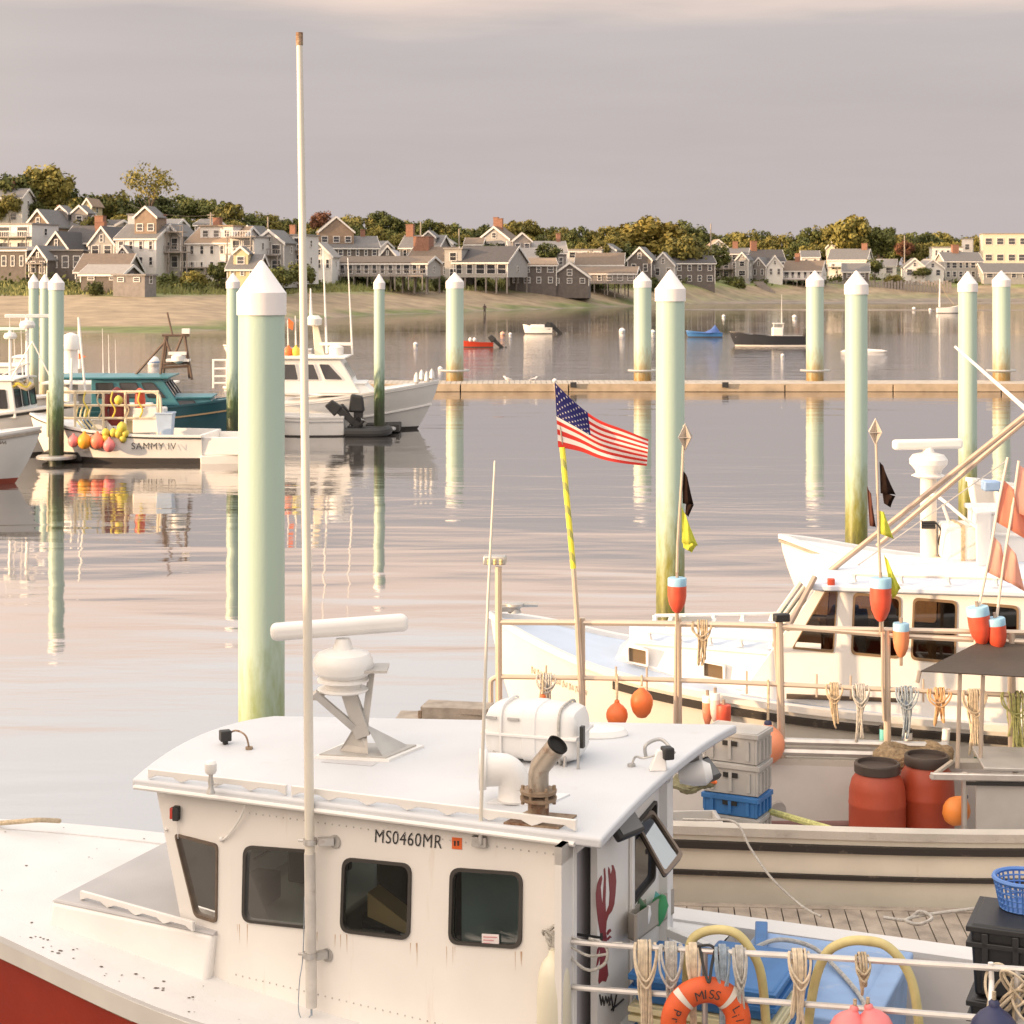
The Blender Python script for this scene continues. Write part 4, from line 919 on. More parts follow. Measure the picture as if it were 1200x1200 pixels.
def radar(root, base, bar_len, rz, s=1.0, pole=.5, mp=None):      # open array on a round housing
    b = MB(); b.tube([base, base + Vector((0, 0, pole))], .06 * s, 10); b.build('radar_mast', mp or M_whitefar, root)
    c = base + Vector((0, 0, pole)); b = MB(); b.lathe([(.1 * s, 0), (.24 * s, .03 * s), (.27 * s, .12 * s), (.22 * s, .24 * s), (.08 * s, .28 * s), (.06 * s, .36 * s)], c, 18); h = b.build('radar_housing', M_whitefar, root)
    d = Vector((math.cos(rz), math.sin(rz), 0)) * bar_len / 2; cc = c + Vector((0, 0, .42 * s)); b = MB(); b.box(cc, (bar_len, .1 * s, .12 * s), rz); b.build('radar_bar', M_whitefar, h, bevel=.02)
def outboard(root, p, rz, s=1.0, tilt=0, m=None):
    M = Matrix.Rotation(rz, 3, 'Z') @ Matrix.Rotation(tilt, 3, 'Y'); p = Vector(p)
    f = lambda x, y, z: p + M @ (Vector((x, y, z)) * s)
    b = MB(); b.hexa([f(-.2, -.16, .1), f(.25, -.16, .1), f(.25, .16, .1), f(-.2, .16, .1)], [f(-.14, -.13, .62), f(.2, -.14, .56), f(.2, .14, .56), f(-.14, .13, .62)]); o = b.build('cowling', m or M_black, root, bevel=.06 * s, segs=3)
    b = MB(); b.hexa([f(-.02, -.05, -.75), f(.2, -.05, -.75), f(.2, .05, -.75), f(-.02, .05, -.75)], [f(-.06, -.08, .1), f(.2, -.08, .1), f(.2, .08, .1), f(-.06, .08, .1)]); b.tube([f(-.15, 0, -.78), f(.35, 0, -.78)], [.03 * s, .07 * s], 8)
    b.box(f(.1, 0, -.5), (.45 * s, .22 * s, .03 * s), M=M); b.build('lower_unit', m or M_black, o)
    b = MB()
    for i in range(3):
        a = i * 2.094; b.add([f(.36, 0, -.78), f(.38, .16 * math.cos(a), -.78 + .16 * math.sin(a)), f(.33, .16 * math.cos(a + .6), -.78 + .16 * math.sin(a + .6))], [(0, 1, 2)])
    b.build('propeller', M_steel, o, smooth=0)
def rails(root, posts, top, r=.02, m=None, name='railing'):
    b = MB(); b.tube(top, r, 6)
    for a, c in posts: b.tube([a, c], r, 6)
    b.build(name, m or M_alu, root)
def whip(root, a, c, r=.025, m=None, name='antenna'): MB().tube([a, c], [r, r * .4], 6).build(name, m or M_whitefar, root)
def pball(p, r, m, label, group=None, cat='buoy', sc=1.15, upd=(0, 0, 1), collar=True, name='ball_buoy', line=.0):
    t = thing(name, label, cat, p, 0, group); prof = [(.01, -.98 * sc), (.42, -.9 * sc), (.78, -.62 * sc), (.97, -.22 * sc), (.99, .12), (.88, .5), (.62, .82), (.34, 1.02), (.22, 1.16)]
    z = Vector(upd).normalized(); M = z.to_track_quat('Z', 'Y').to_matrix()
    MB().lathe([(a * r, b_ * r) for a, b_ in prof], p, 18, M=M).build('float', m, t, smooth=60)
    if collar: MB().lathe([(.23 * r, 1.12 * r), (.23 * r, 1.3 * r), (.12 * r, 1.4 * r), (.11 * r, 1.25 * r)], p, 12, M=M).build('collar', M_navy if collar == 'navy' else m, t, smooth=60)
    if line: MB().tube([Vector(p) + z * r * 1.4, Vector(p) + z * r * 1.4 + Vector((0, 0, line))], .012, 6).build('line', M_rope, t)
    return t
M_boot = mat('dark_antifouling', (.03, .025, .022), .6); M_bootred = mat('red_antifouling', (.28, .06, .035), .6)
WT = [(0, 0), (.06, .34), (.15, .62), (.3, .88), (.5, 1.0), (.8, .97), (1, .9)]
def wt(h): return [(a, b * h) for a, b in WT]
# ---- far left group
gx = P(43, 503, 59)
r1 = thing('white_boat', 'white boat bow with red waterline at the left picture edge', 'boat', (gx.x, 59.5, 0), R(184))
zf_, wf_, pf_ = boat(r1, 8.5, wt(1.5), [(0, 1.75), (.3, 1.45), (1, 1.1)], 1.0, mh=M_whitefar, mboot=M_bootred, boot=.18, mdeck=M_deck, s0=.6, rubs=((.12, .05, .04),), mrub=M_wood)
cabin(r1, 3.2, 6, 1.0, 1.1, 1.4, 3.0, .3, 0, M_whitefar, wins=((.12, .45, 2.1, 2.7), (.55, .9, 2.1, 2.7)), fwin=3)
b = MB()
for q in range(3): b.tube([P(-2 + q * 3.2, 520, 57.75), P(0 + q * 3.2, 517, 57.75), P(.6 + q * 3.2, 520.5, 57.75)], .02, 4)
b.build('lettering', M_black, r1)
g2 = P(52, 500, 70)
r2 = thing('white_lobster_boat', 'white wheelhouse boat with two dark windows behind the red waterlined bow', 'boat', (g2.x + 1.5, 69, 0), R(176))
boat(r2, 10, wt(1.7), [(0, 1.9), (.3, 1.5), (1, 1.0)], 1.0, mh=M_whitefar, mboot=M_boot, mdeck=M_deck, s0=.62, rubs=((.1, .05, .04),), mrub=M_black)
cabin(r2, 1.9, 5.2, 1.25, 1.4, 1.4, 2.75, .2, 0, M_whitefar, wins=((.08, .33, 1.75, 2.45), (.42, .66, 1.75, 2.45), (.74, .94, 1.75, 2.45)), fwin=3, mgl=M_farglass)
radar(r2, P(32, 452, 69), 1.6, R(10), 1.1, 2.1); radar(r2, P(12, 452, 68.6), 1.1, R(0), .9, 1.7)
for px, y0, y1 in ((11, 370, 420), (24, 370, 425), (16, 385, 450)): whip(r2, P(px + 3, 455, 69), P(px, y0, 69))
b = MB()
for i in range(26): rr_ = random.Random(i); b.box(P(rr_.uniform(0, 58), rr_.uniform(442, 456), 68.5), (.5, .5, .25), rr_.uniform(0, 3))
gr = thing('trap_gear', 'heap of yellow ropes and trap gear on the white wheelhouse roof', 'gear', P(14, 456, 68.5))
for i in range(9):
    c = P(2 + i * 3.2, 449 + (i % 3) * 2, 68.3); pts = [c + Vector((math.cos(a) * .35, math.sin(a) * .3, .1 * math.sin(3 * a + i))) for a in [j * .524 for j in range(12)]]
    MB().tube(pts, .05, 6, closed=True).build('rope_coil', M_yellow if i % 2 else M_rope, gr)
# ---- boat with the name SAMMY IV
sy = 66.0; k = sy / 2200
r3 = thing('dragger_boat', 'white workboat lettered SAMMY IV with orange and yellow buoys along its side', 'boat', (P(24, 520, sy).x, 67.4, 0), R(-5))
boat(r3, 6.6, wt(1.55), [(0, 1.6), (.3, 1.2), (.6, 1.0), (1, .95)], .8, mh=M_whitefar, mboot=M_boot, boot=.2, mdeck=M_deck, s0=.35, zf=.4, rubs=((.06, .03, .03),), mrub=M_black)
b = MB(); sx0 = 6.55
b.hexa([(sx0, -1.35, -.2), (sx0 + 1.5, -1.1, -.2), (sx0 + 1.5, 1.1, -.2), (sx0, 1.35, -.2)], [(sx0, -1.38, .28), (sx0 + 1.55, -1.15, .34), (sx0 + 1.55, 1.15, .34), (sx0, 1.38, .28)]); b.build('swim_platform', [M_whitefar], r3, local=True, smooth=0, bevel=.03)
b = MB()
for y in (-1.32, 1.32): b.box((sx0 + .75, y * .93, .62), (1.5, .08, .62))
b.box((sx0 + 1.5, 0, .78), (.09, 2.3, .9)); b.build('stern_gate', M_whitefar, r3, local=True, smooth=0, bevel=.02)
mq_ = r3.matrix_basis; text_mb('SAMMY IV', mq_ @ Vector((4.15, -1.575, .52)), mq_.to_3x3() @ Vector((1, .012, 0)), Vector((0, 0, 1)), .33, 1.12).build('lettering', M_black, r3)
cg = [(-.1, 55), (0, 88), (0, 121), (0, 152), (0, 188)]
b = MB(); Yc = 66.2
for px in (56, 88, 121, 147, 185): b.tube([P(px, 512, Yc), P(px, 460, Yc)], .05, 6)
for yy in (459, 475, 490): b.tube([P(55, yy, Yc), P(186, yy, Yc)], .045, 6)
for px in (56, 121, 185): b.tube([P(px, 508, 68.6), P(px, 461, 68.6), P(px, 459, Yc)], .05, 6)
b.tube([P(55, 460, 68.6), P(183, 460, 68.6)], .045, 6); b.tube(spline([P(175, 459, Yc), P(183, 461, Yc), P(188, 470, Yc), P(188, 512, Yc)]), .055, 6); b.build('rack_frame', mat('cream_pipe', (.72, .62, .46), .5), r3)
b = MB()
for i in range(4):
    px = 92 + i * 5; b.tube(spline([P(px, 475, Yc + .3), P(px - 3, 490, Yc + .2), P(px + 4, 500, Yc + .1), P(px + 8, 507, Yc + .1)]), .035, 6)
b.build('hose', M_cream, r3)
b = MB(); b.box(P(176, 492, 66.6), (1.1, .8, .9)); b.box(P(163, 492, 67.2), (.9, .8, 1.2)); b.build('console', M_whitefar, r3, bevel=.05)
tg = thing('plastic_tub', 'pale blue tub at the stern of the boat lettered SAMMY IV', 'tub', P(194, 507, 66.4)); MB().lathe([(.34, 0), (.42, .75), (.46, .76), (.46, .82), (.38, .82), (.32, .1)], P(194, 510, 66.4), 4, M=Matrix.Rotation(.78, 3, 'Z')).build('tub_body', mat('pale_blue_tub', (.42, .52, .66), .5), tg, smooth=0, bevel=.03)
mor = thing('oilskins', 'dark red oilskins hanging in the white pipe rack', 'clothing', P(138, 476, 66.3))
b = MB(); c = P(137, 474, 66.5); b.lathe([(.05, .62), (.2, .5), (.3, .2), (.3, -.2), (.34, -.6), (.2, -.75)], c, 10, M=Matrix.Diagonal((1, .5, 1))); b.build('coat', mat('maroon_oilskin', (.20, .03, .03), .5), mor)
b = MB(); b.tube([c + Vector((-.28, 0, .35)), c + Vector((-.42, -.1, -.2)), c + Vector((-.36, -.15, -.55))], [.13, .11, .09], 8); b.tube([c + Vector((.28, 0, .35)), c + Vector((.4, -.1, -.2))], [.13, .1], 8); b.build('sleeve', MATS['maroon_oilskin'], mor)
t = thing('oilskins', 'orange red oilskin hanging at the right end of the pipe rack', 'clothing', P(164, 468, 66.4)); MB().lathe([(.04, .4), (.16, .3), (.2, -.1), (.16, -.35)], P(164, 468, 66.4), 10).build('coat', M_red, t)
for i, (px, py, r_, m_, lb) in enumerate([(86, 517, .19, M_pink, 'pale pink ball buoy at the left end of the row on the lettered workboat'), (99, 517, .25, mat('amber_buoy', (.80, .36, .03), .45), 'large amber ball buoy on the side of the lettered workboat'), (114, 517, .25, mat('coral_buoy', (.82, .22, .13), .45), 'large coral ball buoy right of the amber one'), (128, 522, .21, M_pink, 'salmon ball buoy at the right end of the big row'), (124, 507, .14, M_yellow, 'yellow buoy hanging left of the yellow cluster'), (124, 513, .14, M_yellow, 'lowest left yellow buoy over the salmon ball'), (133, 507, .14, M_yellow, 'yellow buoy in the middle of the yellow cluster'), (139, 508, .15, M_yellow, 'yellow buoy right of the middle in the cluster'), (143, 501, .18, M_yellow, 'largest upper yellow buoy of the cluster'), (147, 508, .13, M_yellow, 'yellow buoy at the right of the cluster'), (144, 514, .13, M_yellow, 'lowest yellow buoy of the cluster'), (139, 469, .15, M_yellow, 'yellow float lying up on the pipe rack')]):
    pball(P(px, py, 65.5 if py < 520 else 65.3), r_, m_, lb, 'buoys on the lettered workboat', collar='navy' if m_ is M_yellow else True)
for i, (x0, y0, x1, y1, Y, r_) in enumerate(((100, 460, 92, 372, 71, .05), (82, 500, 84, 420, 71, .06), (60, 452, 74, 470, 68, .03), (8, 452, 38, 400, 68, .03), (38, 400, 64, 452, 68, .03), (2, 440, 34, 425, 68.2, .025))):
    MB().tube([P(x0, y0, Y), P(x1, y1, Y)], r_, 6).build('rigging_pole', M_whitefar if i < 2 else M_alu, r2)
for i, (px, py, w_, h_, m_, lb) in enumerate(((118, 500, .5, .5, M_whitefar, 'white bait box on the deck beneath the pipe rack'), (152, 500, .5, .42, M_cream, 'cream bait box under the maroon oilskin'), (106, 498, .45, .35, M_bluecrate, 'small blue bait box behind the coral buoy'))):
    t_ = thing('bait_box', lb, 'box', P(px, py, 66.9)); MB().box(P(px, py, 66.9), (w_, .5, h_), .1 * i).build('shell', m_, t_, bevel=.03); MB().box(P(px, py, 66.9) + Vector((0, 0, h_ / 2)), (w_ + .06, .56, .05), .1 * i).build('lid', m_, t_, bevel=.01)
for i in range(5):
    MB().tube(spline([P(100 + i * 16, 459, 66.1), P(98 + i * 16, 470, 66.0), P(103 + i * 16, 480, 66.0), P(100 + i * 16, 489, 66.05)]), .03, 6).build('hanging_line', M_rope if i % 2 else M_yellow, r3)
# ---- teal boat
r4 = thing('teal_boat', 'teal cabin boat with a dark A-frame mast behind the lettered workboat', 'boat', (P(292, 480, 74.6).x, 74.6, 0), R(183))
M_teal = mat('teal_paint', (.055, .20, .235), .4, var=.08); M_tealdk = mat('deep_teal_paint', (.02, .085, .105), .35, var=.08)
boat(r4, 9.5, wt(1.6), [(0, 1.75), (.3, 1.45), (1, 1.05)], 1.0, mh=M_tealdk, mboot=M_boot, mdeck=M_teal, s0=.6, rubs=((.42, .035, .03),), mrub=mat('tan_stripe', (.45, .30, .16), .6))
cabin(r4, 1.2, 3.2, .8, 1.15, 1.4, 1.75, .3, 0, M_teal, wins=((.35, .85, 1.5, 1.68),), name='trunk_cabin', mgl=M_farglass)
cabin(r4, 2.6, 6.0, 1.15, 1.3, 1.5, 2.55, .7, 0, M_teal, wins=((.10, .32, 1.8, 2.4, .15), (.38, .62, 1.8, 2.4), (.70, .94, 1.8, 2.4)), fwin=3, over=.18)
cabin(r4, 5.9, 7.5, 1.25, 1.2, 2.50, 2.56, 0, 0, M_teal, name='canopy', over=.1)
M_aframe = mat('dark_brown_pipe', (.11, .07, .05), .6, c2=(.25, .15, .1), c2amt=.3)
b = MB(); Ya = 74.1
for (a, c) in (((187, 447), (194, 393)), ((225, 445), (216, 393)), ((190, 393), (222, 393)), ((189, 427), (222, 425)), ((189, 431), (222, 429)), ((151, 448), (192, 402)), ((193, 394), (204, 425)), ((214, 393), (200, 427))): b.tube([P(a[0], a[1], Ya), P(c[0], c[1], Ya)], .055, 6)
for (a, c) in (((191, 445), (196, 394)), ((222, 443), (217, 394))): b.tube([P(a[0], a[1], Ya + 1.2), P(c[0], c[1], Ya + .5)], .055, 6)
b.tube([P(202, 392, Ya), P(196, 366, Ya)], .04, 6); b.build('a_frame_mast', M_aframe, r4)
b = MB(); b.box(P(209, 422, Ya), (.9, .5, .1)); b.box(P(208, 414, Ya - .2), (.7, .14, .12)); MB().box(P(218, 388, Ya), (.3, .2, .2)).build('mast_lamp', M_whitefar, r4); b.build('radar_shelf', M_whitefar, r4); MB().lathe([(.1, -.1), (.28, 0), (.28, .2), (.1, .3)], P(209, 423, Ya - .1), 12).build('radar_dome', M_whitefar, r4)
# ---- boats further back
def backboat(px, py, Y, L, h, label, cab=True, rz=176, mh=None, zb=1.3, masts=()):
    g = P(px, py, Y); r = thing('moored_boat', label, 'boat', (g.x, Y, 0), R(rz))
    boat(r, L, wt(L * .17), [(0, zb * 1.2), (.4, zb), (1, zb * .75)], L * .1, mh=mh or M_whitefar, mboot=M_boot, mdeck=M_deck, s0=.6, S=16, T=5, rubs=((.06, .03, .03),), mrub=M_wood)
    if cab: cabin(r, L * .3, L * .62, L * .1, L * .125, zb * .95, zb + h, L * .05, 0, M_whitefar, wins=((.12, .45, zb + h * .35, zb + h * .8), (.55, .9, zb + h * .35, zb + h * .8)), fwin=2)
    for (mx, yb, yt, r_) in masts: whip(r, P(mx, yb, Y), P(mx - 1, yt, Y), r_)
    return r
backboat(150, 440, 95, 9, 1.1, 'low white cruiser moored behind the teal boat, thin aerials standing on it', masts=((121, 445, 385, .03), (128, 445, 392, .03), (136, 445, 398, .02)))
rb_ = backboat(100, 462, 80, 8, 1.4, 'white boat with a fat white mast hidden behind the pipe rack', masts=((93, 432, 372, .09),))
MB().tube([P(83, 470, 79), P(83, 402, 79)], .3, 14).build('mast', M_whitefar, rb_); MB().lathe([(.1, 0), (.42, .1), (.45, .4), (.3, .7), (.05, .8)], P(83, 412, 79), 14).build('radar_dome', M_whitefar, rb_)
MB().box(P(130, 448, 79), (5.5, 1.6, .08)).build('awning', M_whitefar, rb_)
t = thing('pennant', 'small orange pennant on the white boat behind the pipe rack', 'flag', P(95, 424, 78.8)); MB().add([P(92, 414, 78.8), P(101, 418, 78.8), P(92, 421, 78.8), P(92, 414, 78.85), P(101, 418, 78.85), P(92, 421, 78.85)], [(0, 1, 2), (5, 4, 3), (0, 3, 4, 1), (1, 4, 5, 2), (2, 5, 3, 0)]).build('cloth', M_orange, t, smooth=0)
rl = backboat(262, 452, 84, 7, .6, 'white boat with a ladder frame showing left of the thickest pile', cab=False, rz=10)
b = MB()
for px in (250, 266): b.tube([P(px, 455, 83), P(px, 421, 83)], .05, 6)
for yy in (422, 432, 441, 449): b.tube([P(250, yy, 83), P(266, yy, 83)], .045, 6)
b.build('ladder_frame', M_whitefar, rl)
b = backboat(262, 405, 150, 7, .8, 'small white boat far off just left of the thickest pile', rz=4, zb=.8)
# ---- white lobster boat, centre left
cx = P(514, 450, 80.5)
r5 = thing('white_lobster_boat', 'white lobster boat with three windscreen panes, bow pointing right, left of the floating dock', 'boat', (cx.x, 80.5, 0), R(181))
boat(r5, 10.5, wt(1.75), [(0, 2.05), (.25, 1.65), (.55, 1.25), (1, 1.1)], 1.1, mh=M_whitefar, mboot=M_boot, boot=.12, mdeck=M_deck, s0=.62, rubs=((.08, .035, .03), (1.0, .04, .05)), mrub=M_whitefar)
cabin(r5, 2.6, 5.0, .95, 1.25, 1.5, 1.95, .5, 0, M_whitefar, wins=((.5, .72, 1.64, 1.82),), name='trunk_cabin', over=.03, mgl=M_farglass)
cabin(r5, 3.3, 6.6, 1.2, 1.35, 1.6, 3.05, .85, .1, M_whitefar, wins=((.12, .38, 2.15, 2.85, .25), (.45, .66, 2.15, 2.85), (.74, .96, 2.15, 2.85)), fwin=3, over=.14, mfr=M_whitefar)
b = MB(); b.hexa([P(369, 418, 80) , P(381, 418, 80), P(381, 418, 80.8), P(369, 418, 80.8)], [P(366, 378, 80), P(372, 378, 80), P(372, 378, 80.5), P(366, 378, 80.5)]); b.build('mast', mat('cream_mast', (.74, .66, .52), .5), r5, bevel=.03)
b = MB(); b.lathe([(.1, 0), (.32, .05), (.35, .3), (.2, .45)], P(368, 382, 80), 14); b.build('radar_dome', M_whitefar, r5); b = MB(); b.lathe([(.1, 0), (.3, .05), (.33, .4), (.15, .55)], P(394, 418, 80), 14); b.box(P(394, 403, 80), (1.4, .14, .13)); b.build('radar_set', M_whitefar, r5)
whip(r5, P(383, 414, 80), P(378.5, 290, 80), .06); whip(r5, P(413, 416, 80), P(407.5, 302, 80), .05); whip(r5, P(364.5, 372, 80), P(364, 338, 80), .08); whip(r5, P(338, 418, 80), P(337, 375, 80), .04); whip(r5, P(347, 418, 80), P(346, 370, 80), .05)
t = thing('pennant', 'orange marker flag beside the tall mast on the white lobster boat', 'flag', P(340, 382, 80)); b = MB(); q = [P(338, 373, 79.9), P(344, 378, 79.9), P(343, 387, 79.9), P(338, 384, 79.9)]; b.add(q + [p + Vector((0, .05, 0)) for p in q], [(0, 1, 2, 3), (7, 6, 5, 4), (0, 4, 5, 1), (1, 5, 6, 2), (2, 6, 7, 3), (3, 7, 4, 0)]); b.build('cloth', M_orange, t, smooth=0)
for i, (px, m_, lb) in enumerate(((338, M_orange, 'orange float standing on the white lobster boat roof, left one'), (347, M_yellow, 'yellow float standing on the white lobster boat roof, right one'))): pball(P(px, 412, 79.8), .2, m_, lb, sc=1.4)
b = MB()
for px, yy in ((488, 447), (494, 444), (500, 446), (506, 443)): b.lathe([(.05, -.1), (.14, 0), (.1, .25), (.02, .4)], P(px, yy, 80.3), 8)
b.build('bow_fittings', M_alu, r5)
# ---- skiff with outboards
r6 = thing('skiff', 'open white skiff with a tilted black outboard in front of the white lobster boat', 'boat', (P(300, 495, 76.5).x, 77.3, 0), R(1))
boat(r6, 3.55 + 0, wt(.95), [(0, .95), (.4, .8), (1, .78)], .5, mh=M_whitefar, mboot=M_boot, boot=.06, mdeck=M_whitefar, s0=.25, zf=.3, rubs=((.18, .03, .02),), mrub=M_grey, S=16, T=5)
b = r6
outboard(r6, P(399, 488, 76.8) + Vector((0, 0, .1)), R(0), 1.15, R(-50)); outboard(r6, P(406, 489, 77.6), R(0), 1.0, R(-35))
r7 = thing('outboard_engine', 'big upright black outboard on the dinghy stern by the weedy pile', 'engine', P(419, 480, 77.2)); outboard(r7, P(417, 487, 77.2), 0, 1.45)
r8 = thing('dinghy', 'dark inflatable dinghy with a small black outboard at the weedy pile', 'boat', (P(428, 505, 76.9).x, 76.9, 0))
b = MB(); c0 = P(426, 506, 76.9); b.tube(spline([c0 + Vector((-.7, -.4, 0)), c0 + Vector((.6, -.45, 0)), c0 + Vector((1.0, 0, .08)), c0 + Vector((.6, .45, 0)), c0 + Vector((-.7, .4, 0))]), .2, 10); b.build('side_tube', M_black, r8); MB().box(c0 + Vector((0, 0, -.08)), (1.4, .8, .06)).build('floor', M_grey, r8)
# ---- moored beyond the dock
def small(px0, px1, pyw, label, mh, bow='l', zb=.55, rz=0, **kw):
    Y = 2200 * H / (pyw - HOR); k = Y / 2200; L = (px1 - px0) * k
    x = P(px0 if bow == 'l' else px1, pyw, Y).x; r = thing('motor_boat', label, 'boat', (x, Y, 0), R((0 if bow == 'l' else 180) + rz))
    boat(r, L, wt(L * .16), [(0, zb * 1.35), (.4, zb), (1, zb * .85)], L * .1, mh=mh, mboot=kw.get('boot', M_boot), boot=.08, mdeck=M_deck, s0=.3, zf=.2, cap=.1, S=14, T=5)
    return r, Y, L
r, Y, L = small(540, 578, 407, 'low red skiff with a black outboard behind the floating dock', M_red_hull, zb=.45); outboard(r, P(580, 401, Y), 0, 1.3, R(-45)); 
for px in (556, 551): pball(P(px, 398, Y), .16, M_whitefar, {556: 'white fender in the red skiff, nearer the engine', 551: 'white fender in the red skiff, nearer the bow'}[px])
r, Y, L = small(613, 647, 391, 'white skiff with a dark covered engine moored off the beach', M_whitefar, zb=.75); outboard(r, P(650, 386, Y), 0, 1.6, R(-45)); MB().box(P(630, 383, Y), (1.6, 1.0, .5)).build('seat_box', M_whitefar, r, bevel=.08); MB().hexa([P(636, 386, Y - .5), P(645, 386, Y - .5), P(645, 386, Y + .5), P(636, 386, Y + .5)], [P(641, 377, Y - .3), P(645, 378, Y - .3), P(645, 378, Y + .3), P(641, 377, Y + .3)]).build('engine_cover', M_black, r)
r, Y, L = small(804, 846, 395, 'low boat under a bright blue cover right of the flag side pile', M_bluecrate, zb=.5)
M_tarp = mat('blue_tarpaulin', (.06, .12, .34), .7, var=.15, bump=.5, bscale=3)
b = MB(); pts = [(806, 391, .2), (816, 389, .7), (826, 389, .85), (833, 386, .85), (838, 380.5, .5), (843, 388, .7), (846, 392, .5)]
for px, py, w_ in pts:
    for q in (-1, -.6, 0, .6, 1): p = P(px, py, Y); b.v.append(Vector((p.x, Y + q * w_, lerp(p.z, .42, q * q * .9))))
for i in range(len(pts) - 1):
    for j in range(4): a = i * 5 + j; b.f.append([a, a + 1, a + 6, a + 5]); b.m.append(0)
b.build('cover', M_tarp, r, smooth=60)
r, Y, L = small(855, 944, 405, 'black hulled centre console boat moored behind the floating dock', mat('black_hull_paint', (.012, .012, .015), .25), zb=.95, boot=M_whitefar)
b = MB(); b.box(P(911, 392, Y), (1.0, .9, 1.3)); b.build('console', M_whitefar, r, bevel=.08); b = MB()
for px in (906, 917): b.tube([P(px, 392, Y - .4), P(px + 1, 379, Y - .3)], .04, 6); b.tube([P(px, 392, Y + .4), P(px + 1, 379, Y + .3)], .04, 6)
b.box(P(912, 379, Y), (1.0, 1.0, .06)); b.build('windscreen_frame', M_whitefar, r); whip(r, P(916, 380, Y), P(916, 345, Y), .035); outboard(r, P(945, 397, Y), 0, 1.6)
rails(r, [(P(870, 396, Y - .5), P(872, 393, Y - .5))], [P(862, 395, Y - .3), P(880, 393.5, Y - .7), P(940, 393.5, Y - .9)], .03)
r, Y, L = small(1098, 1126, 367, 'small white sailing dinghy with a bare mast off the right hand shore', M_whitefar, bow='r', zb=1.0); MB().tube([P(1101, 360, Y), P(1101.5, 327, Y)], [.16, .1], 6).build('mast', M_whitefar, r); MB().tube([P(1101.5, 329, Y), P(1108, 345, Y), P(1118, 357, Y)], .04, 4).build('furled_sail', M_rope, r)
Y = 2200 * H / (413 - HOR)
r = thing('kayak', 'white kayak lying low on the water behind the right hand piles', 'boat', P(1012, 413, Y)); MB().tube([P(985, 412, Y), P(990, 412, Y), P(1012, 412.5, Y), P(1034, 412, Y), P(1040, 411.5, Y)], [.02, .16, .3, .16, .02], 10).build('hull', M_whitefar, r)
def mooring(px, py, r_, m, label):
    Y = 2200 * H / (py - HOR); c = P(px, py, Y); c.z = r_ * .45
    r_ *= .72; c.z = r_ * .5
    t = thing('mooring_ball', label, 'buoy', c, 0, 'round mooring buoys floating in the harbour'); MB().ball(c, r_, 14, 8).build('float', m, t, smooth=80)
    MB().lathe([(r_ * 1.01, -.02), (r_ * 1.015, r_ * .12)], c, 16).build('band', M_bluecrate, t); MB().tube([c + Vector((0, 0, r_ * .9)), c + Vector((0, 0, r_ * 1.25))], .03, 6).build('eye', M_steel, t)
mooring(589, 393, .38, mat('peach_buoy', (.7, .38, .25), .5), 'pale orange mooring ball left of the dark engined skiff'); mooring(598, 393, .28, M_whitefar, 'small white mooring ball next to the pale orange one'); mooring(729, 390, .52, M_whitefar, 'large white mooring ball left of the flag side piles')
mooring(765, 391, .42, M_whitefar, 'white mooring ball seen between two piles near the flag'); mooring(487, 405, .3, M_whitefar, 'white mooring ball right of the white lobster boat windows'); mooring(180, 428, .62, M_whitefar, 'white mooring ball behind the teal boat A-frame')
mooring(931, 373, .5, M_whitefar, 'white mooring ball above the black hulled boat'); mooring(848, 372, .4, M_whitefar, 'white mooring ball above the blue covered boat'); mooring(917, 418, .22, M_whitefar, 'tiny white float under the black hulled boat'); mooring(1071, 363, .5, M_whitefar, 'white mooring ball left of the sailing dinghy'); mooring(1090, 364, .4, M_whitefar, 'white mooring ball touching the sailing dinghy reflection'); mooring(516, 434, .25, M_whitefar, 'white float beside the leftmost dock pile')

# someone wading on the flats
def person(p, h, label):
    t = thing('person', label, 'person', p); bm = bmesh.new(); sk = []
    J = {'pel': (0, 0, .52, .085), 'chest': (0, 0, .72, .095), 'neck': (0, -.01, .83, .035), 'head': (0, -.02, .93, .06), 'sl': (.11, 0, .79, .045), 'el': (.15, -.03, .63, .034), 'hl': (.12, -.12, .53, .026), 'sr': (-.11, 0, .79, .045), 'er': (-.15, -.02, .63, .034), 'hr': (-.14, -.08, .50, .026), 'kl': (.07, -.03, .28, .048), 'fl': (.07, .0, .03, .036), 'tl': (.07, -.08, .012, .026), 'kr': (-.07, .02, .28, .048), 'fr': (-.08, .06, .03, .036), 'tr': (-.08, -.02, .012, .026)}
    E = [('pel', 'chest'), ('chest', 'neck'), ('neck', 'head'), ('chest', 'sl'), ('sl', 'el'), ('el', 'hl'), ('chest', 'sr'), ('sr', 'er'), ('er', 'hr'), ('pel', 'kl'), ('kl', 'fl'), ('fl', 'tl'), ('pel', 'kr'), ('kr', 'fr'), ('fr', 'tr')]
    ks = list(J); me = bpy.data.meshes.new('body'); me.from_pydata([tuple(c * h for c in J[k][:3]) for k in ks], [(ks.index(a), ks.index(c)) for a, c in E], [])
    o = bpy.data.objects.new('body', me); col.objects.link(o); o.parent = t; md = o.modifiers.new('skin', 'SKIN')
    for i, k in enumerate(ks): me.skin_vertices[0].data[i].radius = (J[k][3] * h,) * 2
    me.skin_vertices[0].data[0].use_root = True; o.modifiers.new('sub', 'SUBSURF').levels = 1; me.materials.append(mat('dark_clothes', (.07, .05, .045), .8))
    MB().ball(p + Vector((0, 0, .965 * h)), .055 * h, 10, 6).build('hair', M_black, t, smooth=80)
Yp = 318; pp = P(568, 368, Yp); person(Vector((pp.x, Yp, max(-.1, ground(pp.x, Yp)[0]))), 1.75, 'small dark figure standing at the edge of the water behind the red skiff')
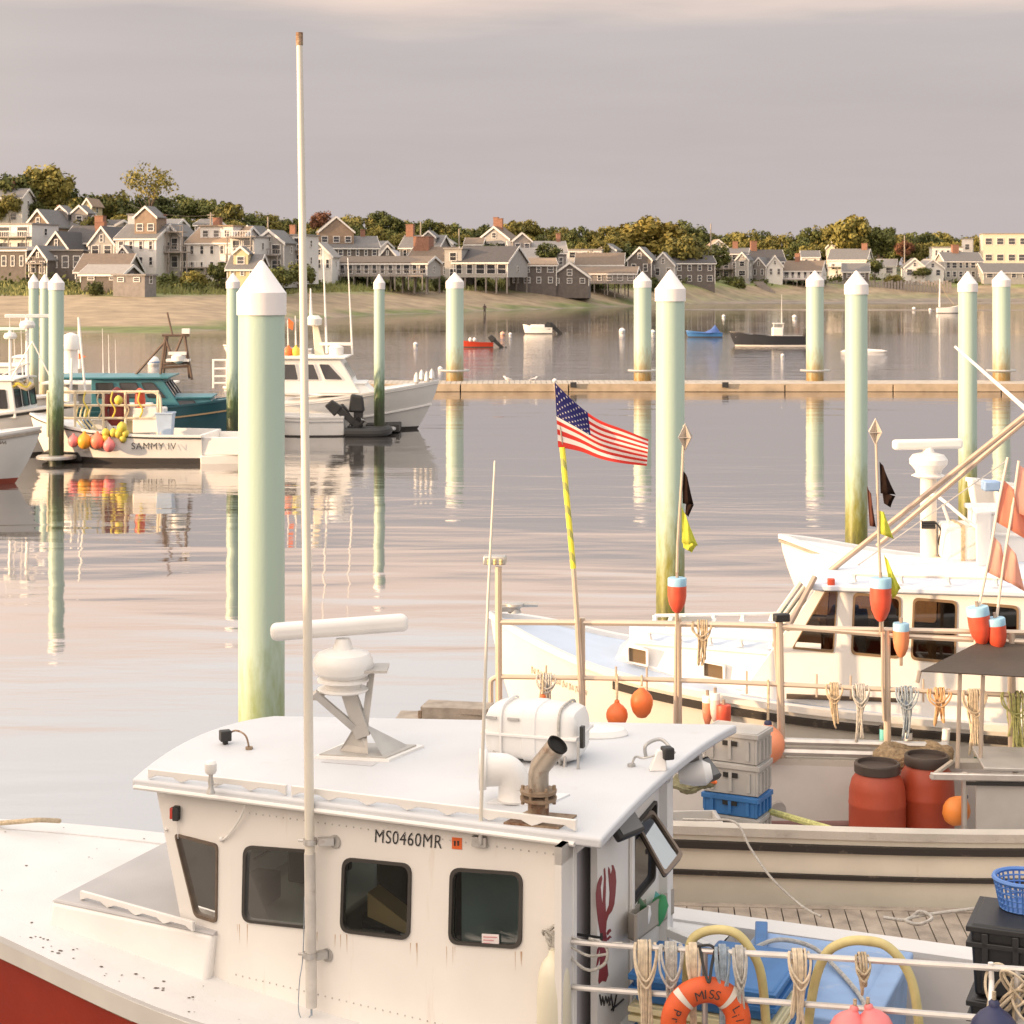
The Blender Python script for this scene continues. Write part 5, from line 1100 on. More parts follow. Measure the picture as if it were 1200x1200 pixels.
# ================================================================ white boat behind (bow to the left)
M_hull3 = mat('cream_white_hull', (.76, .735, .69), .4, var=.05, c2=(.5, .38, .24), c2amt=.12, c2scale=.8)
M_deckb = mat('pale_blue_deck', (.52, .60, .72), .6, var=.06, bump=.1, bscale=40)
b3 = thing('white_fishing_boat', 'white fishing boat with pale blue deck and bow pointing left, behind the pipe rack', 'boat', (-.28, 24.4, 0), R(-8))
boat(b3, 12, [(0, 0), (.02, .32), (.064, .78), (.127, 1.12), (.25, 1.40), (.42, 1.52), (.8, 1.5), (1, 1.4)], [(0, 2.18), (.064, 1.95), (.127, 1.73), (.25, 1.5), (.42, 1.33), (1, 1.15)], .8, mh=M_hull3, mboot=M_boot, mdeck=M_deckb, mcap=M_white, s0=.9, zf=.6, cap=.10, rubs=(), S=36)
zs, w, pt = hull_fn(12, [(0, 0), (.02, .32), (.064, .78), (.127, 1.12), (.25, 1.40), (.42, 1.52), (.8, 1.5), (1, 1.4)], [(0, 2.18), (.064, 1.95), (.127, 1.73), (.25, 1.5), (.42, 1.33), (1, 1.15)], .8, .3, .86)
b = MB()
for sg in (-1, 1):
    q = []
    for i in range(30):
        s = lerp(.14, 1, i / 29); z = zs(s) - .13; p = pt(s, (z + .3) / (zs(s) + .3), sg); p.y += sg * .015; q.append(p)
    base = len(b.v)
    for p in q: b.v += [p + Vector((0, 0, .05)), p + Vector((0, sg * .045, .04)), p + Vector((0, sg * .045, -.04)), p + Vector((0, 0, -.05))]
    for i in range(len(q) - 1):
        for j in range(4): a = base + i * 4; b.f.append([a + j, a + (j + 1) % 4, a + 4 + (j + 1) % 4, a + 4 + j]); b.m.append(0)
b.build('rub_rail', mat('worn_black_rail', (.03, .024, .02), .6, c2=(.3, .24, .18), c2amt=.3, c2scale=6), b3, local=True)
tc3 = cabin(b3, 1.35, 4.2, .48, 1.15, 1.5, 1.95, .55, 0, M_white, M_deckb, crown=.12, over=.03, name='trunk_cabin', zr=.05)
m3 = b3.matrix_basis
def wall3(x0, w0, x1, w1, tz=0): 
    a = m3 @ Vector((x0, -w0, 1.5)); c = m3 @ Vector((x1, -w1, 1.5)); d = (c - a).normalized(); n = Vector((d.y, -d.x, 0)); return a, n
a3, n3 = wall3(1.35, .48 + .012, 4.2, 1.15 + .012)
for (x0, x1, y0, y1, sh) in ((735, 760, 756, 776, 5), (823, 850, 774, 793, 5)):
    q = [onpl(x0, y0, a3, n3), onpl(x1, y0 + sh, a3, n3), onpl(x1, y1 + sh, a3, n3), onpl(x0, y1, a3, n3)]
    window(tc3, rrect(q, .015, 2), n3, .03, .03, M_white, mat('brown_port_glass', (.16, .11, .06), .15), 'port')
def grab(root, pts, m, n=5, h=.07, r=.025):                   # wooden grab rail: straight top with scalloped feet
    b = MB(); b.tube([p + Vector((0, 0, h)) for p in pts], r, 6)
    L = len(pts) - 1
    for i in range(n + 1):
        t = i / n * L; j = min(int(t), L - 1); p = lerp(pts[j], pts[j + 1], t - j); b.tube([p - Vector((0, 0, .02)), p + Vector((0, 0, h * .4)), p + Vector((0, 0, h))], [r * 1.9, r * 1.1, r * 1.5], 6)
    b.build('grab_rail', m, root)
L3 = lambda x, y, z: m3 @ Vector((x, y, z))
grab(b3, [L3(2.1, -.58, 2.05), L3(4.0, -1.02, 2.05)], M_white); grab(b3, [L3(2.1, .58, 2.05), L3(4.0, 1.02, 2.05)], M_white)
b = MB(); b.box(L3(2.6, .1, 2.12), (.62, .55, .05), R(-8)); h = b.build('deck_hatch', M_white, b3, bevel=.01); MB().box(L3(2.6, .1, 2.15), (.5, .44, .02), R(-8)).build('hatch_lens', mat('smoky_lens', (.22, .20, .16), .2), h)
M_roofb = mat('blue_white_roof', (.60, .66, .76), .6, var=.05, bump=.1, bscale=40)
a3, n3 = wall3(3.6, 1.12 + .0, 9.5, 1.42 + .0)
M_fr3 = mat('tan_window_gasket', (.20, .13, .07), .6)
M_gl3 = glass_mat('brown_tinted_glass', (.34, .26, .19), .03)
QW = ([(968, 690), (982, 691), (977, 765), (928, 760)], [(1000, 694), (1056, 699), (1055, 772), (997, 767)], [(1070, 700), (1122, 704), (1120, 778), (1067, 773)], [(1148, 706), (1194, 710), (1193, 780), (1146, 776)])
LPS = [rrect([onpl(x, y, a3, n3) for x, y in q], .07 if q[0][0] > 990 else .03, 5) for q in QW]
X0, X1, Z0, Z1 = 3.08, 9.5, 1.25, 2.80
b = MB(); nb = [L3(X0, -1.0936, Z0), L3(X1, -1.42, Z0), L3(X1, -1.42, Z1), L3(X0 + 1.08, -1.1485, Z1)]; b.slab(nb, [shrink(l, .012) for l in LPS], n3, .05)
mir = lambda p: m3 @ (Vector((1, -1, 1)) * (m3.inverted() @ p)); nf3 = (m3.to_3x3() @ (Vector((1, -1, 1)) * (m3.to_3x3().inverted() @ n3))); b.slab([mir(p) for p in nb], [shrink([mir(p) for p in l], .012) for l in LPS], nf3, .05)
fw = [L3(X0 + .01, -1.09, Z0), L3(X0 + .01, 1.09, Z0), L3(X0 + 1.09, 1.145, Z1), L3(X0 + 1.09, -1.145, Z1)]; nw3 = (fw[1] - fw[0]).cross(fw[3] - fw[0]).normalized(); nw3 = nw3 if (m3.to_3x3().inverted() @ nw3).x < 0 else -nw3
def onfw(u, v): return lerp(lerp(fw[0], fw[1], u), lerp(fw[3], fw[2], u), v)
fwl = [rrect([onfw(u0, .9), onfw(u1, .9), onfw(u1, .42), onfw(u0, .42)], .05, 4) for u0, u1 in ((.05, .34), (.37, .63), (.66, .95))]; b.slab(fw, [shrink(l, .01) for l in fwl], nw3, .05)
b.slab([L3(X1, -1.42, Z0), L3(X1, 1.42, Z0), L3(X1, 1.42, Z1), L3(X1, -1.42, Z1)], [], m3.to_3x3() @ Vector((1, 0, 0)), .05)
wh3 = b.build('wheelhouse', M_white, b3, smooth=0)
mat('tan_window_gasket', (.20, .13, .07), .6)
for l in fwl: window(wh3, l, nw3, .02, .008, M_white, M_gl3)
for l in LPS: window(wh3, [mir(p) for p in l], nf3, .035, .015, MATS['tan_window_gasket'], M_gl3)
M_dk3 = mat('dark_brown_interior', (.07, .05, .035), .8); M_tn3 = mat('tan_interior', (.34, .26, .18), .7)
b = MB(); b.box(L3(4.6, 0, 1.75), (.7, 2.2, .6), R(-8)); b.build('dash_console', M_tn3, b3); b = MB(); b.box(L3(6.35, -.25, 2.0), (.14, .55, 1.0), R(-8)); b.box(L3(6.1, -.25, 1.7), (.6, .55, .14), R(-8)); b.build('helm_seat', M_dk3, b3, bevel=.05)
b = MB(); b.box(L3(6.6, 0, 1.5), (5.6, 2.4, .05), R(-8)); b.build('cabin_sole', M_dk3, b3); b = MB(); b.box(L3(7.6, .5, 2.0), (.05, 1.3, 1.5), R(-8)); b.build('partition', M_tn3, b3); b = MB(); b.box(L3(5.2, .6, 2.3), (.4, .3, .3), R(-8)); b.build('instrument', M_dk3, b3)
b = MB(); b.hexa([L3(3.95, -.98, 1.3), L3(4.75, -1.05, 1.3), L3(4.75, 1.05, 1.3), L3(3.95, .98, 1.3)], [L3(4.42, -.98, 2.25), L3(4.75, -1.05, 2.25), L3(4.75, 1.05, 2.25), L3(4.42, .98, 2.25)]); b.build('light_block', M_dk3, b3)  # dark box added to block the bright view through the corner pane
b = MB(); b.box(L3(4.72, -.4, 2.32), (.16, .35, .2), R(-8)); b.build('radio', M_dk3, b3)
# cambered roof over it
b = MB(); n, m = 8, 8
for i in range(n + 1):
    for j in range(m + 1):
        u, v = i / n, -1 + 2 * j / m; xx = lerp(X0 + .98, X1 + .1, u) - (.22 * (1 - v * v) if i == 0 else 0); b.v.append(L3(xx, v * lerp(1.25, 1.51, u), Z1 + .07 + .12 * (1 - v * v)))
k0 = len(b.v); b.v += [p - Vector((0, 0, .075)) for p in b.v[:k0]]
for i in range(n):
    for j in range(m): a = i * (m + 1) + j; b.f += [[a, a + m + 1, a + m + 2, a + 1], [k0 + a, k0 + a + 1, k0 + a + m + 2, k0 + a + m + 1]]; b.m += [0, 0]
eg = [j for j in range(m + 1)] + [i * (m + 1) + m for i in range(1, n + 1)] + [n * (m + 1) + j for j in range(m - 1, -1, -1)] + [i * (m + 1) for i in range(n - 1, 0, -1)]
for i in range(len(eg)): a, c = eg[i], eg[(i + 1) % len(eg)]; b.f.append([a, c, k0 + c, k0 + a]); b.m.append(0)
b.build('roof', M_roofb, b3, smooth=40, bevel=.02)
for lp in LPS: window(wh3, lp, n3, .035, .015, M_fr3, M_gl3)
# things seen through / stuck on the panes
lp = [onpl(x, y, a3, n3) + n3 * .012 for x, y in ((932, 752), (962, 754), (962, 761), (932, 759))]; MB().slab(lp, [], n3, .006).build('sticker', mat('window_sticker', (.72, .74, .74), .5), wh3, smooth=0)
MB().box(onpl(974, 683, a3, n3) + n3 * .05, (.09, .09, .12), R(-8)).build('side_light', M_red, wh3, bevel=.01)
grab(b3, [L3(4.6, -1.2, 2.93), L3(9, -1.4, 2.93)], M_white, 8)
sp = P(1088, 655, 24.2)
b = MB(); b.tube([P(1088, 660, 24.2), P(1088, 560, 24.2)], .105, 14); b.lathe([(.2, 0), (.2, .03), (.12, .04)], P(1088, 655, 24.2), 14); b.build('radar_post', mat('cream_post', (.72, .65, .56), .5), b3)
b = MB(); b.lathe([(.14, 0), (.22, .03), (.16, .06), (.17, .10), (.24, .18), (.245, .24), (.2, .30), (.08, .33), (.06, .40)], P(1088, 560, 24.2), 24); rh = b.build('radar_housing', M_white, b3)
MB().box(P(1087, 520.5, 24.2), (.95, .13, .13), R(12)).build('radar_bar', M_whitefar, rh, bevel=.04, segs=3)
b = MB(); 
for i in range(3): b.tube([P(1080, 612 + i * 3, 24.0), P(1096, 612 + i * 3, 24.0)], .02, 5)
b.tube(spline([P(1096, 612, 24.05), P(1103, 622, 24), P(1100, 636, 24.1), P(1110, 648, 24)]), .012, 5); b.build('cable', M_black, b3)
t = thing('life_raft_canister', 'white boxy canister with tan straps on the roof beside the round radar post', 'canister', P(1122, 655, 23.8)); MB().box(P(1122, 634, 24), (.42, .6, .46)).build('case', M_white, t, bevel=.05, segs=3); MB().box(P(1122, 634, 24), (.05, .62, .48)).build('strap', M_rope, t)
t = thing('roof_locker', 'large white roof locker at the right edge behind the pink flags', 'box', P(1170, 660, 23.7)); b = MB(); b.box(P(1175, 632, 24.0), (.75, .7, .75)); b.build('body', M_white, t, bevel=.03); MB().box(P(1175, 596, 24.0), (.82, .76, .06)).build('lid', M_white, t, bevel=.02)
t = thing('fish_tote', 'white tote pushed against the large roof locker', 'box', P(1150, 655, 23.6)); MB().hexa([P(1144, 664, 23.3), P(1160, 664, 23.3), P(1160, 660, 23.6), P(1144, 660, 23.6)], [P(1143, 600, 23.3), P(1162, 600, 23.3), P(1162, 598, 23.6), P(1143, 598, 23.6)]).build('tub_body', M_white, t, bevel=.02)
M_boom = mat('bronze_pipe', (.42, .33, .26), .42, metal=.5, var=.12, vs_=5)
b = MB(); b.tube([P(972, 670, 23.2), P(1210, 480, 22.6)], .037, 10); b.build('boom', M_boom, b3); b = MB(); b.tube([P(1028, 640, 23.6), P(1210, 486, 23.0)], .034, 10); b.build('boom', M_boom, b3)
b = MB(); b.tube(spline([P(1090, 580, 24.1), P(1102, 584, 23.9), P(1140, 615, 23.7), P(1165, 625, 23.6), P(1205, 628, 23.6)]), .022, 8); b.tube([P(1105, 592, 23.9), P(1112, 612, 24)], .02, 6); b.build('bracing_pipe', M_hull3, b3)
b = MB(); b.tube([P(955, 676, 22.6), P(922, 738, 22.3)], .035, 8); b.build('stay_pipe', M_boom, b3)
b = MB(); b.tube([P(1000, 666, 23.4), P(1182, 538, 23.2)], .008, 5); b.build('cable', M_steel, b3)
MB().tube([P(1119, 406, 24.5), P(1205, 482, 23.9)], [.018, .03], 8).build('outrigger_pole', M_white, b3)
b = MB(); c = P(603, 718, 24.3); b.lathe([(.09, 0), (.07, .05), (.12, .09), (.12, .12), (.05, .13)], c, 14); b.box(c + Vector((-.1, -.05, .06)), (.28, .1, .06), .3); b.tube([c + Vector((-.25, 0, .1)), c + Vector((.3, .05, .1))], .035, 8); b.build('windlass', M_steel, b3)
b = MB(); an, nn_ = m3 @ pt(.075, .8, -1), None
for i in range(9):
    p = [m3 @ (pt(.045 + .0072 * (i + q), .80 + .05 * v, -1) + Vector((0, -.012, 0))) for q, v in ((0, 0), (.3, .9), (.5, .1), (.8, .8))]; b.tube(p, .005, 4)
b.build('lettering', mat('faded_gilt', (.46, .37, .24), .6), b3)
# ---- further right: two more bows
b4 = thing('moored_boat', 'white bow with a faint script name behind the bronze booms', 'boat', (P(914, 630, 33).x, 33, 0), R(-9))
boat(b4, 9.5, wt(1.6), [(0, 2.0), (.2, 1.6), (.5, 1.3), (1, 1.1)], 1.0, mh=M_whitefar, mboot=M_boot, mdeck=M_deck, mcap=M_white, s0=.9, rubs=((.07, .03, .03),), mrub=M_wood)
b = MB(); 
zs, w, pt = hull_fn(9.5, wt(1.6), [(0, 2.0), (.2, 1.6), (.5, 1.3), (1, 1.1)], 1.0, .3, .86); m4 = b4.matrix_basis
for i in range(6):
    p = [m4 @ (pt(.055 + .010 * (i + q), .72 + .07 * v, -1) + Vector((0, -.02, 0))) for q, v in ((0, 0), (.3, .9), (.5, .1), (.8, .8))]; b.tube(p, .012, 4)
b.build('lettering', MATS['faded_gilt'], b4)
MB().box(P(945, 671, 32.0), (.2, .1, .05)).build('hawse_hole', M_rust, b4)
b5 = thing('moored_boat', 'white high bowed boat carrying a blue tub at the right edge', 'boat', (P(1133, 572, 39).x, 39, 0), R(-12))
boat(b5, 9, wt(1.7), [(0, 2.35), (.2, 2.0), (.5, 1.6), (1, 1.4)], .9, mh=M_whitefar, mboot=M_boot, mdeck=M_deck, mcap=M_white, s0=.9)
t = thing('plastic_tub', 'blue tub standing on the high white bow at the right edge', 'tub', P(1162, 574, 37.8)); MB().box(P(1161, 569, 38), (.33, .33, .2)).build('tub_body', M_bluevat, t, bevel=.03)
cabin(b5, 1.2, 4, .9, 1.2, 1.9, 3.2, .4, 0, M_whitefar, wins=((.15, .85, 2.5, 3.0),), fwin=2)

# ================================================================ working boat in the middle with the pipe rack
M_hull2 = mat('cream_worn_hull', (.84, .78, .65), .45, var=.06, c2=(.45, .27, .11), c2amt=.22, c2scale=1.0, streak=True, bump=.06, bscale=14)
M_in2 = mat('grey_white_bulwark', (.60, .57, .54), .55, var=.07, c2=(.35, .28, .2), c2amt=.18, c2scale=1.2, streak=True)
M_cap2 = mat('worn_timber_cap', (.52, .48, .42), .7, var=.12, c2=(.25, .2, .16), c2amt=.3, c2scale=3, bump=.2, bscale=40)
b2 = thing('work_boat', 'cream hulled workboat with two black rub rails, red barrels on its open deck', 'boat', (11.4, 19.0, 0), R(174))
BL2 = 12.1
boat(b2, BL2, [(0, 0), (.05, .5), (.15, 1.05), (.3, 1.36), (.5, 1.42), (.9, 1.42), (1, 1.38)], [(0, 2.0), (.2, 1.45), (.45, 1.15), (.8, 1.10), (1, 1.14)], .8, mh=M_hull2, mboot=M_hull2, boot=.05, mdeck=M_grey, mcap=M_cap2, s0=.28, zf=.35, cap=.16, rubs=((.13, .042, .05), (.42, .026, .04)), mrub=MATS['worn_black_rail'], inner=M_in2, S=30)
def far2(px): 
    X = (px - 600) * 21.2 / 2200; return 20.25 - .105 * (X + .5) + 1.34
def PR(px, py): return P(px, py, far2(px))
def up(px): return tab([(560, 729), (585, 729), (795, 731), (912, 734), (1060, 745), (1240, 754)], px)
def lo(px): return tab([(560, 793), (585, 793), (795, 797), (1000, 806), (1240, 817)], px)
M_rack = mat('warm_pipe', (.60, .50, .40), .36, metal=.45, var=.06, vs_=3, c2=(.36, .2, .1), c2amt=.12, c2scale=2)
b = MB(); b.tube([PR(px, up(px)) for px in range(585, 1241, 20)], .034, 8); b.build('upper_rail', M_rack, b2)
b = MB(); b.tube([PR(px, 729 + (px - 585) * .02) - Vector((0, .0, 0)) for px in (912, 1000, 1100, 1240)] , .03, 8); b.build('upper_rail', M_rack, b2)
b = MB(); b.tube(spline([PR(576, 850), PR(575, 805), PR(577, 796), PR(585, 793)], 4) + [PR(px, lo(px)) for px in range(600, 1241, 20)], .03, 8); b.build('lower_rail', M_rack, b2)
for px, y0, y1, r_ in ((585, 664, 896, .040), (683, 724, 892, .036), (796, 724, 890, .036), (914, 724, 888, .046), (1040, 738, 884, .042), (1186, 742, 880, .045)):
    MB().tube([PR(px + (2 if px == 914 else 0), y1), PR(px - 1, y0)], r_, 10).build('rack_post', M_rack, b2)
MB().tube([PR(907, 735), PR(917, 886)], .02, 6).build('brace_pipe', M_rack, b2); MB().tube([PR(792, 740), PR(790, 880)], .016, 6).build('brace_pipe', M_rack, b2)
for px in (640, 722, 758, 875, 957, 997, 1082): MB().tube([PR(px, lo(px) - 14), PR(px, lo(px) + 13)], .012, 6).build('hook_pin', M_rack, b2)
for (y_, r_) in ((868, .04), (880, .05)):
    MB().tube([PR(905, y_), PR(1110, y_ + 6)], r_, 8).build('side_rail', M_alu, b2)
b = MB(); q = [PR(564, 652), PR(592, 655), PR(596, 663), PR(569, 660)]; b.box(PR(580, 656), (.26, .16, .10), R(-5)); fl = b.build('flood_light', M_steel, b2, bevel=.015)
b = MB()
for i in range(3):
    for j in range(2): b.ball(PR(573 + i * 7, 656 + j * 3) - Vector((0, .085, 0)), .022, 8, 5)
b.build('lamp', mat('amber_lamp_glass', (.65, .5, .25), .2), fl)
MB().box(PR(917, 729) + Vector((-.02, -.05, .06)), (.18, .1, .09), .3).build('flood_light', M_black, b2, bevel=.015)
t = thing('weathered_rack', 'weathered grey wooden rack standing behind the near cabin roof', 'rack', P(530, 845, 20.0)); b = MB(); b.box(P(536, 829, 20.0), (.72, .34, .06), R(-12)); b.build('top_board', M_wood, t); b = MB(); b.box(P(536, 836, 19.85), (.75, .05, .12), R(-6)); b.build('front_board', M_wood, t)
for px in (493, 570): MB().tube([P(px, 833, 19.9), P(px, 905, 19.9)], .03, 6).build('post', M_rust, t)
MB().box(P(520, 843, 19.95), (1.0, .5, .05), R(-6)).build('lower_board', M_wood, t)
# barrels
M_barrel = mat('red_barrel_plastic', (.36, .055, .022), .5, var=.12, vs_=3, c2=(.5, .16, .08), c2amt=.2, c2scale=3, bump=.05, bscale=20)
M_lid = mat('dark_brown_lid', (.05, .035, .028), .5, var=.2)
def barrel(px, ytop, Y, wpx, label):
    k = Y / 2200; r = wpx * k / 2; tp = P(px, ytop, Y); z0 = .35; h = tp.z - z0; c = Vector((tp.x, Y, z0))
    t = thing('barrel', label, 'barrel', c, 0, 'red plastic barrels on the working deck')
    MB().lathe([(r * .86, 0), (r * .95, .03), (r * .98, .1), (r, h * .3), (r * 1.0, h * .55), (r * 1.012, h * .56), (r * 1.012, h * .585), (r, h * .595), (r * .985, h * .72), (r * .9, h * .82), (r * .76, h * .88), (r * .74, h * .9)], c, 36).build('body', M_barrel, t, smooth=30)
    MB().lathe([(r * .80, h * .895), (r * .81, h * .9), (r * .81, h * .985), (r * .78, h), (r * .70, h), (r * .68, h * .965), (r * .1, h * .965)], c, 36).build('lid_ring', M_lid, t, smooth=30)
barrel(1028, 893, 20.15, 66, 'left red plastic barrel with a dark screw lid'); barrel(1086, 884, 20.35, 64, 'right red plastic barrel with a dark screw lid, partly behind the other')
# net ring
t = thing('net_coil', 'brown coil of netting lying behind the red barrels', 'net', P(1072, 886, 21.0)); M_net = mat('brown_net', (.34, .25, .15), .95, var=.35, vs_=25, bump=1.0, bscale=70)
for j in range(7):
    c = P(1070, 888 - j * 1.0, 20.9); pts = [c + Vector(((.30 + .05 * math.sin(j * 2)) * math.cos(a) * 1.1, (.2 + .03 * math.cos(j)) * math.sin(a), .03 * math.sin(3 * a + j * 2))) for a in [i * .2618 for i in range(24)]]
    MB().tube(pts, .075, 8, closed=True).build('strand', M_net, t)
# stack of fish boxes
def fishbox(px, z, Y, w, d, h, rz, m, label, group=None, lip=True):
    c = P(px, 900, Y); c.z = z; t = thing('fish_box', label, 'box', c, rz, group); b = MB(); th = .025
    for sx, sy, lx, ly in ((0, -d/2 + th/2, w, th), (0, d/2 - th/2, w, th), (-w/2 + th/2, 0, th, d - 2 * th), (w/2 - th/2, 0, th, d - 2 * th)): b.box((sx, sy, h / 2), (lx, ly, h - .004))
    b.box((0, 0, .02), (w - 2 * th, d - 2 * th, .03)); b.build('shell', m, t, local=True, smooth=0, bevel=.006)
    b = MB()
    for sy in (-1, 1): b.box((0, sy * (d/2 + .010), h - .035), (w + .04, .022, .05))
    for sx in (-1, 1): b.box((sx * (w/2 + .010), 0, h - .035), (.022, d + .0, .05))
    b.build('rim', m, t, local=True, smooth=0, bevel=.005)
    n = 4; ro = MB().box((0, 0, 0), (.035, .022, h * .6)).build('rib', m, t, local=True, smooth=0); first = True
    for (x, y, a) in [((-.5 + (i + .5) / n) * w, sy * (d/2 + .011), 0) for i in range(n) for sy in (-1, 1)] + [(sx * (w/2 + .011), (-.5 + (i + .5) / 3) * d, R(90)) for i in range(3) for sx in (-1, 1)]:
        if first: o_ = ro; first = False
        else: o_ = ro.copy(); col.objects.link(o_); o_.parent = t
        o_.location = (x, y, h * .42); o_.rotation_euler = (0, 0, a)
    for sx in (-1, 1): MB().box((sx * (w/2 + .012), 0, h * .62), (.012, .16, .05)).build('hand_hole_shade', M_black, t, local=True, smooth=0)  # black plates stand for the shade in the cut hand holes
    return t
M_fbox = mat('grey_plastic', (.40, .39, .37), .6, var=.1, vs_=4, c2=(.25, .22, .2), c2amt=.25, c2scale=4)
gs = 'fish boxes stacked on the working deck'
zz = .36
for i, (m, lb) in enumerate([(M_fbox, 'lowest grey fish box, foot of the stack left of the red barrels'), (M_fbox, 'grey fish box right under the blue one in the stack'), (M_bluecrate, 'blue fish box in the middle of the grey stack'), (M_fbox, 'grey fish box resting on the blue one'), (M_fbox, 'topmost grey fish box of the stack left of the red barrels')]):
    h = (.30, .24, .22, .33, .33)[i]; fishbox(864, zz, 19.95, .42, .60, h, R(62 + (i % 2) * 2), m, lb, gs); zz += h + .004
    if i == 4: MB().box((0, 0, .31), (.40, .58, .03)).build('lid', M_fbox, [o_ for o_ in col.objects if o_.get('label') == lb][0], local=True, bevel=.008)
fishbox(812, .36, 19.5, .52, .42, .62, R(4), mat('white_plastic', (.66, .64, .61), .5, var=.06, c2=(.45, .4, .33), c2amt=.15), 'tall white fish box left of the grey stack')
b = MB(); 
for i, (px, py) in enumerate(((818, 908), (824, 902), (828, 912))): pball(P(px, py, 19.4), .085, M_orange, ('small orange float lying lowest left on the white fish box', 'small orange float lying topmost on the white fish box', 'small orange float nearest the grey stack on the white fish box')[i], 'small floats on the white fish box', upd=(.6, -.3, .4 - i * .3))
t = thing('old_nets', 'greenish heap of net in the white fish box', 'net', P(808, 920, 19.5))
for j in range(6): c = P(800 + j * 4, 921 - (j % 3) * 3, 19.45); MB().tube([c + Vector((.14 * math.cos(a), .14 * math.sin(a), .03 * math.sin(2 * a + j))) for a in [i * .5236 for i in range(12)]], .03, 6, closed=True).build('strand', mat('green_net', (.18, .17, .10), .95, var=.3, vs_=20), t)
# aluminium work table on the right
t = thing('work_table', 'grey aluminium work table at the right edge beyond the red barrels', 'table', P(1160, 960, 19.4)); M_tab = mat('dull_aluminium', (.50, .48, .45), .5, metal=.35, var=.1, vs_=3, c2=(.3, .26, .22), c2amt=.3, c2scale=2)
b = MB(); b.box(P(1190, 890, 19.9) + Vector((.1, .0, 0)), (.98, .9, .04), R(-6)); b.build('top', M_tab, t, bevel=.01)
b = MB(); b.box(P(1190, 944, 19.35) + Vector((.1, 0, -.05)), (1.0, .04, .62), R(-4)); b.build('front_plate', M_tab, t)
b = MB(); b.box(P(1180, 911, 19.3), (1.55, .06, .07), R(-4)); b.build('front_bar', M_alu, t, bevel=.01); b = MB(); b.tube([P(1092, 910, 19.3), P(1115, 893, 20.3)], .028, 6); b.build('side_bar', M_alu, t)
MB().box(P(1190, 919, 19.29), (1.0, .03, .035), R(-4)).build('edge_strip', M_black, t)
b = MB()
for q in (0, 1): b.tube([P(1130 + q * 60, 905, 19.5), P(1130 + q * 60, 1020, 19.5)], .03, 6)
b.build('leg', M_alu, t)
pball(P(1121, 950, 19.75), .145, mat('bright_orange_buoy', (.80, .26, .05), .45), 'orange ball buoy lying between the right barrel and the work table', upd=(.5, -.1, .9), collar='navy')
# deck clutter
t = thing('broom_pole', 'yellow green pole lying across the working deck', 'pole', P(930, 960, 19.3)); MB().tube([P(882, 945, 20.2), P(975, 972, 19.2)], .035, 8).build('shaft', M_ropey, t)
MB().tube([P(912, 948, 20.9) + Vector((0, .02, 0)), P(912, 948, 20.9) - Vector((0, .05, 0))], .085, 16).build('scupper', M_steel, b2)
MB().tube([P(880, 966, 20.6), P(1000, 966, 20.4)], .04, 8).build('deck_pipe', mat('maroon_pipe', (.18, .09, .08), .5), b2)
# canopy
cn = thing('canopy', 'dark brown tarpaulin stretched over the right end of the working deck', 'tarpaulin', P(1160, 780, 20.5)); A, B_, C_, D_ = P(1079, 786, 19.8), P(1166, 743, 21.2), P(1330, 736, 21.2), P(1330, 800, 19.6); b = MB(); n = 8
for i in range(n + 1):
    for j in range(n + 1):
        u, v = i / n, j / n; p = lerp(lerp(A, D_, u), lerp(B_, C_, u), v); p.z -= .10 * math.sin(math.pi * u) * math.sin(math.pi * v) ; b.v.append(p)
k0 = len(b.v); b.v += [p - Vector((0, 0, .012)) for p in b.v[:k0]]
for i in range(n):
    for j in range(n): a = i * (n + 1) + j; b.f += [[a, a + n + 1, a + n + 2, a + 1], [k0 + a, k0 + a + 1, k0 + a + n + 2, k0 + a + n + 1]]; b.m += [0, 0]
eg = [j for j in range(n + 1)] + [i * (n + 1) + n for i in range(1, n + 1)] + [n * (n + 1) + j for j in range(n - 1, -1, -1)] + [i * (n + 1) for i in range(n - 1, 0, -1)]
for i in range(len(eg)): a, c = eg[i], eg[(i + 1) % len(eg)]; b.f.append([a, c, k0 + c, k0 + a]); b.m.append(0)
b.build('cloth', mat('brown_tarpaulin', (.085, .065, .05), .85, var=.12, bump=.3, bscale=25), cn, smooth=60)
for px, y0, y1 in ((1125, 790, 900), (1152, 792, 890), (1078, 786, 800)): MB().tube([P(px, y0, 19.9), P(px - 3, y1, 19.9)], .022, 6).build('tent_pole', M_rack, cn)
